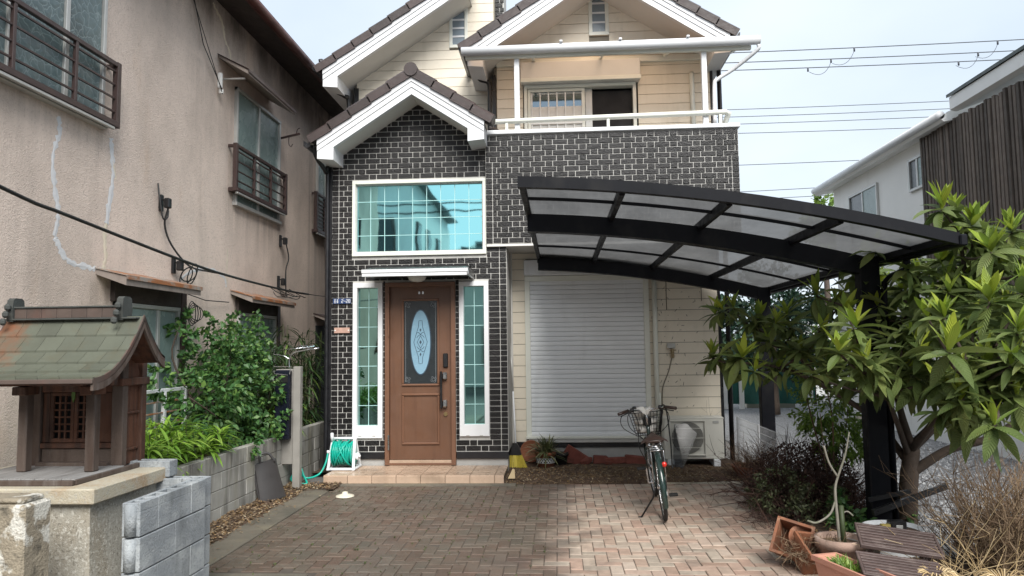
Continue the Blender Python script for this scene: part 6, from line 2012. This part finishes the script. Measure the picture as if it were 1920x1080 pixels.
leafy('garden_shrub', 'dense green garden shrub with small leaves growing over the block wall', 'shrub',
      [(-3.85, 8.3, 1.25, .46, .62, .55), (-3.75, 7.6, 1.1, .36, .45, .40), (-3.95, 8.9, 1.75, .34, .6, .36), (-3.75, 8.35, .80, .42, .7, .32), (-3.50, 8.55, 1.0, .26, .35, .42),
       (-4.1, 7.75, 1.85, .16, .30, .26), (-4.05, 8.1, 1.95, .2, .3, .2), (-4.0, 7.15, 1.42, .20, .28, .2), (-3.9, 8.6, 1.45, .4, .5, .4), (-3.45, 8.05, .66, .18, .5, .12), (-3.42, 8.6, .62, .2, .3, .10), (-4.12, 7.7, 1.55, .12, .15, .3)],
      8200, .040, .080, m_bush, 41, (-3.85, 8.3, .56),
      [([(-3.9, 8.3, .5), (-3.88, 8.3, .9), (-3.8, 8.25, 1.3), (-3.9, 8.6, 1.8)], .025), ([(-3.9, 8.2, .5), (-4.0, 7.9, 1.1), (-4.15, 7.7, 1.6), (-4.1, 7.75, 1.95)], .018), ([(-3.85, 8.3, .55), (-3.7, 7.9, .9), (-3.8, 7.4, 1.2)], .016)], .45, .72)
def blades(name, label, cat, hubs, per, L0, L1, W, m, seed, loc, spread=(.15, 1.0), group=None, droop=(.25, .7), stem=True, dirb=(0, 0, 0)):
    t = thing(name, label, cat, loc, group)
    r = random.Random(seed)
    mb, sm = MB(), MB()
    for (x, y, z, h) in hubs:
        top = Vector((x + r.uniform(-.05, .05), y + r.uniform(-.05, .05), z + h))
        if stem and h > .05: sm.tube([(x, y, z), top], .004, 4)
        for _ in range(per):
            d = rdir(r, *spread) + Vector(dirb)
            b = Vector((x, y, z)).lerp(top, r.uniform(.55, 1.0))
            L = r.uniform(L0, L1)
            leaf_geo(mb, b, d, (0, 0, 1), L, W * r.uniform(.7, 1.2), r.uniform(*droop), .25, 5)
    mb.build('leaves', m, t, True)
    if sm.v: sm.build('stem', m_olive, t)
    return t
rz_ = random.Random(5)
blades('bamboo_grass', 'bright lime green clump of bamboo grass arching over the wall beside the shrine', 'plant',
       [(rz_.uniform(-4.1, -3.42), rz_.uniform(5.5, 7.4), .56, rz_.uniform(.10, .46)) for _ in range(110)], 11, .16, .32, .0175, m_bamboo, 51, (-3.7, 6.4, .56), (-.1, .8), None, (.15, .6), True, (.25, -.1, 0))
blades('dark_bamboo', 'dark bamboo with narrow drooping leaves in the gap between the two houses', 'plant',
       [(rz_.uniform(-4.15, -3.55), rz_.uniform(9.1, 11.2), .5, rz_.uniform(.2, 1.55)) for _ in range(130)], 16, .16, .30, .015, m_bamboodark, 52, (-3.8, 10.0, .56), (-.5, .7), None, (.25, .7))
blades('bamboo_tuft', 'small bright tuft of bamboo leaves hanging over the wall right of the letterbox post', 'plant',
       [(rz_.uniform(-3.6, -3.35), rz_.uniform(9.05, 9.5), .56, rz_.uniform(.06, .7)) for _ in range(14)], 9, .14, .26, .013, m_bamboo, 53, (-3.45, 9.3, .56), (-.4, .7), None, (.3, .8))

# spiky plant in the chequered pot (a part of that pot)
r = random.Random(61)
mb = MB()
for k in range(190):
    d = rdir(r, -.15, 1.0)
    L = r.uniform(.2, .42) * (1.0 if d.z > .2 else .8)
    leaf_geo(mb, Vector((-.21, 10.37, .20)) + rdir(r) * .07, d + Vector((-.05, -.1, .1)), (0, 0, 1), L, .013, r.uniform(.15, .55), .3, 5)
mb.build('spiky_plant', m_spider, cpot, True)

# ---------------------------------------------------------------- dead and dry plants on the right
def twigs(name, label, cat, base, spreadxy, n, L0, L1, m, seed, loc, up=(.3, 1.0), r0=.004, kink=.25, sub=3, parent=None, origin_r=.05):
    t = parent or thing(name, label, cat, loc)
    r = random.Random(seed)
    mb = MB()
    for _ in range(n):
        b = Vector(base) + Vector((r.uniform(-1, 1) * spreadxy[0], r.uniform(-1, 1) * spreadxy[1], 0))
        d = rdir(r, *up)
        L = r.uniform(L0, L1)
        P = [b]
        for k in range(5):
            d = (d + rdir(r) * kink).normalized()
            P.append(P[-1] + d * (L / 5))
        mb.tube(P, [r0 * (1 - .7 * i / 5) for i in range(6)], 4, caps=False)
        for q in range(sub):
            i = r.randint(1, 4)
            d2 = (d + rdir(r) * .9).normalized()
            l2 = L * r.uniform(.15, .4)
            mb.tube([P[i], P[i] + d2 * l2 * .5, P[i] + (d2 + rdir(r) * .4).normalized() * l2], [r0 * .55, r0 * .4, r0 * .2], 3, caps=False)
    mb.build('twigs', m, t)
    return t
ds = twigs('dead_bush', 'dark dead bush of tangled brown twigs in front of the carport rear post', 'bush', (2.45, 7.7, .05), (.42, .45), 520, .35, .85, m_darktwig, 71, (2.45, 7.7, 0), (-.1, 1.0), .005, .35, 5)
r = random.Random(72)
mb = MB()
for _ in range(5200):
    d = rdir(r, -.2, 1)
    p = Vector((2.42, 7.7, .22)) + Vector((d.x * .55, d.y * .5, d.z * .48)) * (r.random() ** .35)
    if p.z < .03: continue
    leaf_geo(mb, p, rdir(r), rdir(r), r.uniform(.02, .05), .009, .3, .3, 2)
mb.build('dead_leaves', m_darktwig, ds)
leafy('low_shrub', 'low dark green and yellow speckled shrub spreading at the edge of the paving', 'shrub',
      [(2.08, 7.25, .25, .26, .34, .22), (2.35, 7.05, .22, .25, .25, .18), (1.95, 7.45, .16, .14, .25, .15)], 2600, .018, .042, m_olive, 73, (2.1, 7.25, 0), (), .5, .6)
tw_ = twigs('trailing_stems', 'thin dark trailing stems creeping onto the paving left of the dead bush', 'plant', (1.86, 7.0, .05), (.12, .35), 46, .16, .36, m_darktwig, 74, (1.86, 7.0, 0), (-.3, .7), .0035, .5, 5)
twigs('dry_bush', 'tall dry brown broom-like bush at the right edge in front of the gravel', 'bush', (3.22, 5.65, .0), (.26, .3), 330, .4, .95, m_twig, 75, (3.2, 5.7, 0), (.72, 1.0), .0048, .22, 6)
twigs('dry_grass', 'long pale bent straw stems sprawling in front of the dry brown bush', 'plant', (2.75, 5.4, .02), (.25, .25), 46, .4, .95, m_straw, 76, (2.75, 5.4, 0), (.05, .9), .0034, .14, 2)
def curls(name, label, x, y, z, n, seed, L=.16):
    t = thing(name, label, 'plant', (x, y, z))
    r = random.Random(seed)
    mb = MB()
    for _ in range(n):
        d = rdir(r, 0, .4)
        P = bez((x, y, z), Vector((x, y, z)) + d * L * .5 + Vector((0, 0, L * 1.1)), Vector((x, y, z)) + d * L + Vector((0, 0, -.02)), 6)
        mb.tube(P, .0038, 4)
    mb.build('straw', m_straw, t)
curls('straw_tuft', 'pale curled straw tuft at the bottom edge beside the brown stands', 2.36, 4.95, .12, 90, 77)
curls('straw_tuft', 'golden straw tuft in the bottom right corner', 2.80, 5.0, .06, 80, 78, .20)
leafy('ground_weeds', 'bright green weeds growing round the foot of the front carport post', 'plant', [(2.55, 6.9, .16, .2, .25, .14), (2.95, 6.9, .16, .16, .2, .14), (2.40, 6.6, .08, .15, .2, .08)], 620, .05, .10, m_bush, 79, (2.6, 6.9, 0), (), .3, .5)
leafy('light_leafy_tree', 'slender young tree with small light green leaves behind the front carport post', 'tree',
      [(2.72, 7.75, 1.05, .34, .3, .40), (2.60, 7.7, 1.45, .28, .26, .26), (2.85, 7.7, .75, .26, .25, .30), (2.75, 7.6, .62, .22, .22, .2)], 3000, .035, .075, m_lightleaf, 80, (2.75, 7.8, 0),
      [([(2.62, 7.55, 0), (2.60, 7.5, .4), (2.5, 7.5, .8), (2.42, 7.5, 1.2)], .012), ([(2.64, 7.55, 0), (2.66, 7.5, .5), (2.70, 7.6, 1.0), (2.6, 7.6, 1.45)], .012), ([(2.65, 7.55, 0), (2.72, 7.5, .4), (2.9, 7.7, 1.0)], .010), ([(2.62, 7.5, .1), (2.55, 7.4, .5), (2.52, 7.4, 1.0)], .007)], .3, .5, .3, m_twig)
bpn = thing('bowl_of_dead_plants', 'shallow terracotta bowl full of dry grey stems by the house corner', 'pot', (2.38, 9.6, .02))
MB().lathe([(0, 0), (.15, 0), (.235, .13), (.245, .145), (.225, .145), (.20, .11), (0, .10)], (2.36, 9.5, .02), 26).build('bowl', m_terra, bpn, True)
twigs('x', '', '', (2.36, 9.5, .12), (.16, .12), 150, .15, .50, m_twig, 81, None, (.2, 1), .003, .3, 3, bpn)
twigs('wall_creeper', 'bare dry creeper stems climbing the cream wall behind the air conditioner', 'creeper', (2.22, 10.70, .05), (.10, .02), 26, .4, .95, m_darktwig, 82, (2.2, 10.7, 0), (.5, 1), .0024, .22, 3)

# ---------------------------------------------------------------- pots and stands in the foreground
bgp = thing('sapling_pot', 'big weathered terracotta pot with a pale bare forked sapling growing from it', 'pot', (2.0, 5.6, 0))
pot(MB(), (2.0, 5.58, -.01), .165, .115, .285, .032, 26, .016).build('pot', m_terra2, bgp, True)
MB().lathe([(0, .235), (.145, .235)], (2.0, 5.58, 0), 16).build('soil', m_soil, bgp)
MB().tube(cat_pts([(2.0, 5.58, .2), (1.99, 5.58, .40), (1.985, 5.59, .56), (2.0, 5.6, .66), (2.07, 5.6, .85), (2.11, 5.6, 1.02)]), [.014 - .00035 * i for i in range(26)], 7).tube(cat_pts([(1.985, 5.59, .53), (1.93, 5.56, .44), (1.83, 5.54, .385), (1.76, 5.53, .40)]), .008, 5).tube(cat_pts([(2.01, 5.6, .70), (1.96, 5.62, .80), (1.93, 5.62, .92)]), .008, 5).tube(cat_pts([(2.0, 5.58, .42), (2.05, 5.56, .46), (2.09, 5.55, .43)]), .006, 5).build('sapling', m_pale, bgp, True)
MB().tube([(2.02, 5.56, .2), (2.015, 5.57, .50)], .018, 6).build('green_stake', m_olive, bgp, True)
twigs('x', '', '', (1.93, 5.56, .24), (.10, .06), 46, .06, .16, m_twig, 83, None, (-.2, .7), .003, .4, 2, bgp)
def planter(name, label, cx_, cy_, z, L, W, Hh, rot, m, t=.014, cat='planter', group=None):
    o = thing(name, label, cat, (cx_, cy_, 0), group)
    mt = Matrix.Translation((cx_, cy_, z)) @ Euler([R(a) for a in rot]).to_matrix().to_4x4()
    mb = MB()
    k = .82
    def ring(zz, s, inn=0): return [(-L / 2 * s + inn, -W / 2 * s + inn, zz), (L / 2 * s - inn, -W / 2 * s + inn, zz), (L / 2 * s - inn, W / 2 * s - inn, zz), (-L / 2 * s + inn, W / 2 * s - inn, zz)]
    rings = [ring(0, k), ring(Hh - .035, .97), ring(Hh - .034, 1.05), ring(Hh, 1.05), ring(Hh, 1.0, t), ring(.04, k, t)]
    vs = [p for q in rings for p in q]
    fs = [(3, 2, 1, 0), (20, 21, 22, 23)]
    for i in range(5):
        for j in range(4):
            l = (j + 1) % 4
            fs.append((4 * i + j, 4 * i + l, 4 * i + 4 + l, 4 * i + 4 + j))
    mb.add(vs, fs, mt).build('planter_body', m, o)
    return o, mt
planter('square_planter', 'orange square planter tipped on its side behind the sapling pot', 1.80, 5.98, .10, .26, .26, .24, (62, 12, -28), m_orangepot, group='orange planters by the paving')
o, mt = planter('square_planter', 'orange planter with dead tangled roots, lying in front of the tipped square planter', 1.80, 5.72, .03, .20, .26, .20, (28, 8, 14), m_orangepot, group='orange planters by the paving')
twigs('x', '', '', (1.76, 5.66, .14), (.10, .08), 90, .10, .26, m_twig, 84, None, (-.7, .5), .003, .5, 3, o)
tag(MB().lathe([(0, 0), (.075, 0), (.10, .012), (.105, .03), (.09, .03), (.07, .016), (0, .012)], (0, 0, 0), 22, Matrix.Translation((1.80, 5.82, .19)) @ Euler((R(58), R(10), 0)).to_matrix().to_4x4()).build('plant_saucer', m_orangepot, None, True), 'round orange plant saucer leaning inside the tipped planter', 'saucer')
o, mt = planter('window_planter', 'long pink terracotta planter with a green tuft, in front of the big pot', 1.89, 5.02, .03, .19, .60, .20, (0, 0, 18), m_terra3)
MB().add([mt @ Vector((-.07, -.26, .16)), mt @ Vector((.07, -.26, .16)), mt @ Vector((.07, .26, .16)), mt @ Vector((-.07, .26, .16))], [(0, 1, 2, 3)]).build('soil', m_soil, o)
r = random.Random(86)
mb = MB()
for _ in range(170):
    p = mt @ Vector((r.uniform(-.05, .06), r.uniform(0.0, .22), .16))
    leaf_geo(mb, p, rdir(r, .5, 1), (0, -1, 0), r.uniform(.05, .11), .004, .2, .2, 3)
mb.build('green_tuft', m_lightleaf, o, True)
wp = thing('white_pot', 'wide white rimmed pot of dark soil at the foot of the front carport post', 'pot', (2.58, 6.05, 0))
MB().lathe([(.17, 0), (.215, .20), (.228, .235), (.21, .238), (.20, .20), (0, .19)], (2.58, 6.06, .0), 30).build('pot', m_plastic, wp, True)
MB().lathe([(0, .205), (.199, .205)], (2.58, 6.06, 0), 20).build('soil', m_soil, wp)
leafy('x', 'small weeds sprouting in the white rimmed pot', 'plant', [(2.60, 6.04, .24, .14, .12, .05)], 60, .03, .06, m_olive, 87, (2.6, 6.04, .2), (), .2, .6).name = 'pot_weeds'
sb = thing('solar_lamp', 'small black garden lamp with a yellow panel in the white rimmed pot', 'lamp', (2.54, 5.95, .2))
MB().cbox(2.50, 2.62, 5.90, 5.99, .205, .31, .01).build('case', m_blackmetal, sb)
box1('yellow_panel', mat('yellow_panel', (.34, .27, .08), .4, .1), sb, 2.425, 2.495, 5.89, 5.93, .20, .29)
box1('lens', m_alu, sb, 2.535, 2.585, 5.892, 5.899, .225, .285)
def step_stand(label, cx_, cy_, z, L, W, hgt, rot, tilt):
    s = thing('step_stand', label, 'stand', (cx_, cy_, 0), 'brown plastic flower stands')
    mt = Matrix.Translation((cx_, cy_, 0)) @ Matrix.Rotation(R(rot), 4, 'Z') @ Matrix.Translation((0, 0, z)) @ Matrix.Rotation(R(tilt), 4, 'X') @ Matrix.Rotation(R(6), 4, 'Y') @ Matrix.Translation((0, 0, -z))
    frame_ = MB()
    frame_.cbox(-L / 2, L / 2, -W / 2, -W / 2 + .018, z - .028, z, .004, mt).cbox(-L / 2, L / 2, W / 2 - .018, W / 2, z - .028, z, .004, mt)
    frame_.cbox(-L / 2, -L / 2 + .018, -W / 2 + .018, W / 2 - .018, z - .028, z, .004, mt).cbox(L / 2 - .018, L / 2, -W / 2 + .018, W / 2 - .018, z - .028, z, .004, mt)
    frame_.build('top_frame', m_pan, s)
    n = 7
    for i in range(n):
        y = -W / 2 + .018 + (W - .036) * (i + .5) / n
        MB().cbox(-L / 2 + .018, L / 2 - .018, y - .011, y + .011, z - .016, z - .002, .003, mt).build('slat', m_pan, s)
    for i in range(5):
        x = -L / 2 + L * (i + 1) / 6
        MB().cbox(x - .008, x + .008, -W / 2 + .018, W / 2 - .018, z - .026, z - .017, .002, mt).build('cross_slat', m_pan, s)
    for sx in (-1, 1):
        lg = MB()
        for sy in (-1, 1):
            lg.tube([mt @ Vector(p) for p in bez((sx * L * .34, sy * W * .38, z - .03), (sx * L * .40, sy * W * .30, z - hgt * .5), (sx * L * .36, sy * W * .46, z - hgt), 6)], .016, 6)
        lg.tube([mt @ Vector((sx * L * .38, -W * .36, z - hgt * .5)), mt @ Vector((sx * L * .38, W * .36, z - hgt * .5))], .010, 6)
        lg.build('leg', m_pan, s)
    MB().tube([mt @ Vector((-L * .38, 0, z - hgt * .5)), mt @ Vector((0, 0, z - hgt * .62)), mt @ Vector((L * .38, 0, z - hgt * .5))], .009, 6).build('brace', m_pan, s)
step_stand('upper brown plastic flower stand with a slatted top, in front of the white rimmed pot', 2.33, 5.40, .31, .52, .30, .27, -14, 17)
step_stand('lower brown plastic flower stand at the bottom edge beside the pink planter', 2.16, 4.98, .235, .50, .28, .19, -12, 15)
sbp = thing('grey_pot', 'plain grey green pot half hidden behind the upper brown stand', 'pot', (2.2, 5.75, 0))
pot(MB(), (2.22, 5.72, 0), .12, .09, .24).build('pot', m_post, sbp, True)

# ---------------------------------------------------------------- distant greenery
leafy('ivy_covered_tree', 'dark ivy covered tree seen under the carport roof beyond the gravel', 'tree',
      [(5.0, 18, 2.3, .9, .7, 1.3), (5.9, 18.5, 2.0, .7, .7, 1.1), (4.4, 18.3, 1.8, .6, .6, .9)], 6500, .07, .14, m_ivy, 91, (5.1, 18, 0), [([(5.1, 18, 0), (5.1, 18, 1), (5.2, 18, 2.6)], .12)], .5, .8)
leafy('clipped_bushes', 'bright green bushes along the far side of the gravel, behind the loquat branches', 'bush',
      [(5.2, 20.8, 1.5, 1.2, .5, .5), (7.0, 20.9, 1.55, 1.2, .5, .5), (8.4, 20.7, 1.3, .9, .5, .5)], 3200, .08, .16, m_lightleaf, 92, (6.5, 20.8, 0), [([(5.2, 20.8, 0), (5.2, 20.8, 1.4)], .05), ([(7, 20.9, 0), (7, 20.9, 1.4)], .05), ([(8.4, 20.7, 0), (8.4, 20.7, 1.2)], .05)], .3, .7)
leafy('distant_tree', 'light green treetop showing behind the corner of the white house', 'tree',
      [(10.6, 30, 7.0, .8, .8, .9), (11.2, 30.5, 6.3, 1.1, 1, .9), (10.4, 30, 6.0, .9, .9, .8)], 2600, .12, .25, m_lightleaf, 93, (10.8, 30.2, 0), [([(10.8, 30.2, 0), (10.8, 30.2, 3), (10.7, 30.1, 6.6)], .18)], .2, .7)
leafy('far_hedge', 'dark green hedge behind the low white building', 'hedge', [(8, 31, 1.8, 3.5, .8, 1.9), (13, 31, 2, 3.5, .8, 2.2), (4.5, 30, 1.6, 2.0, .8, 1.7)], 3600, .2, .4, m_ivy, 94, (9, 31, 0), (), .5, .8)
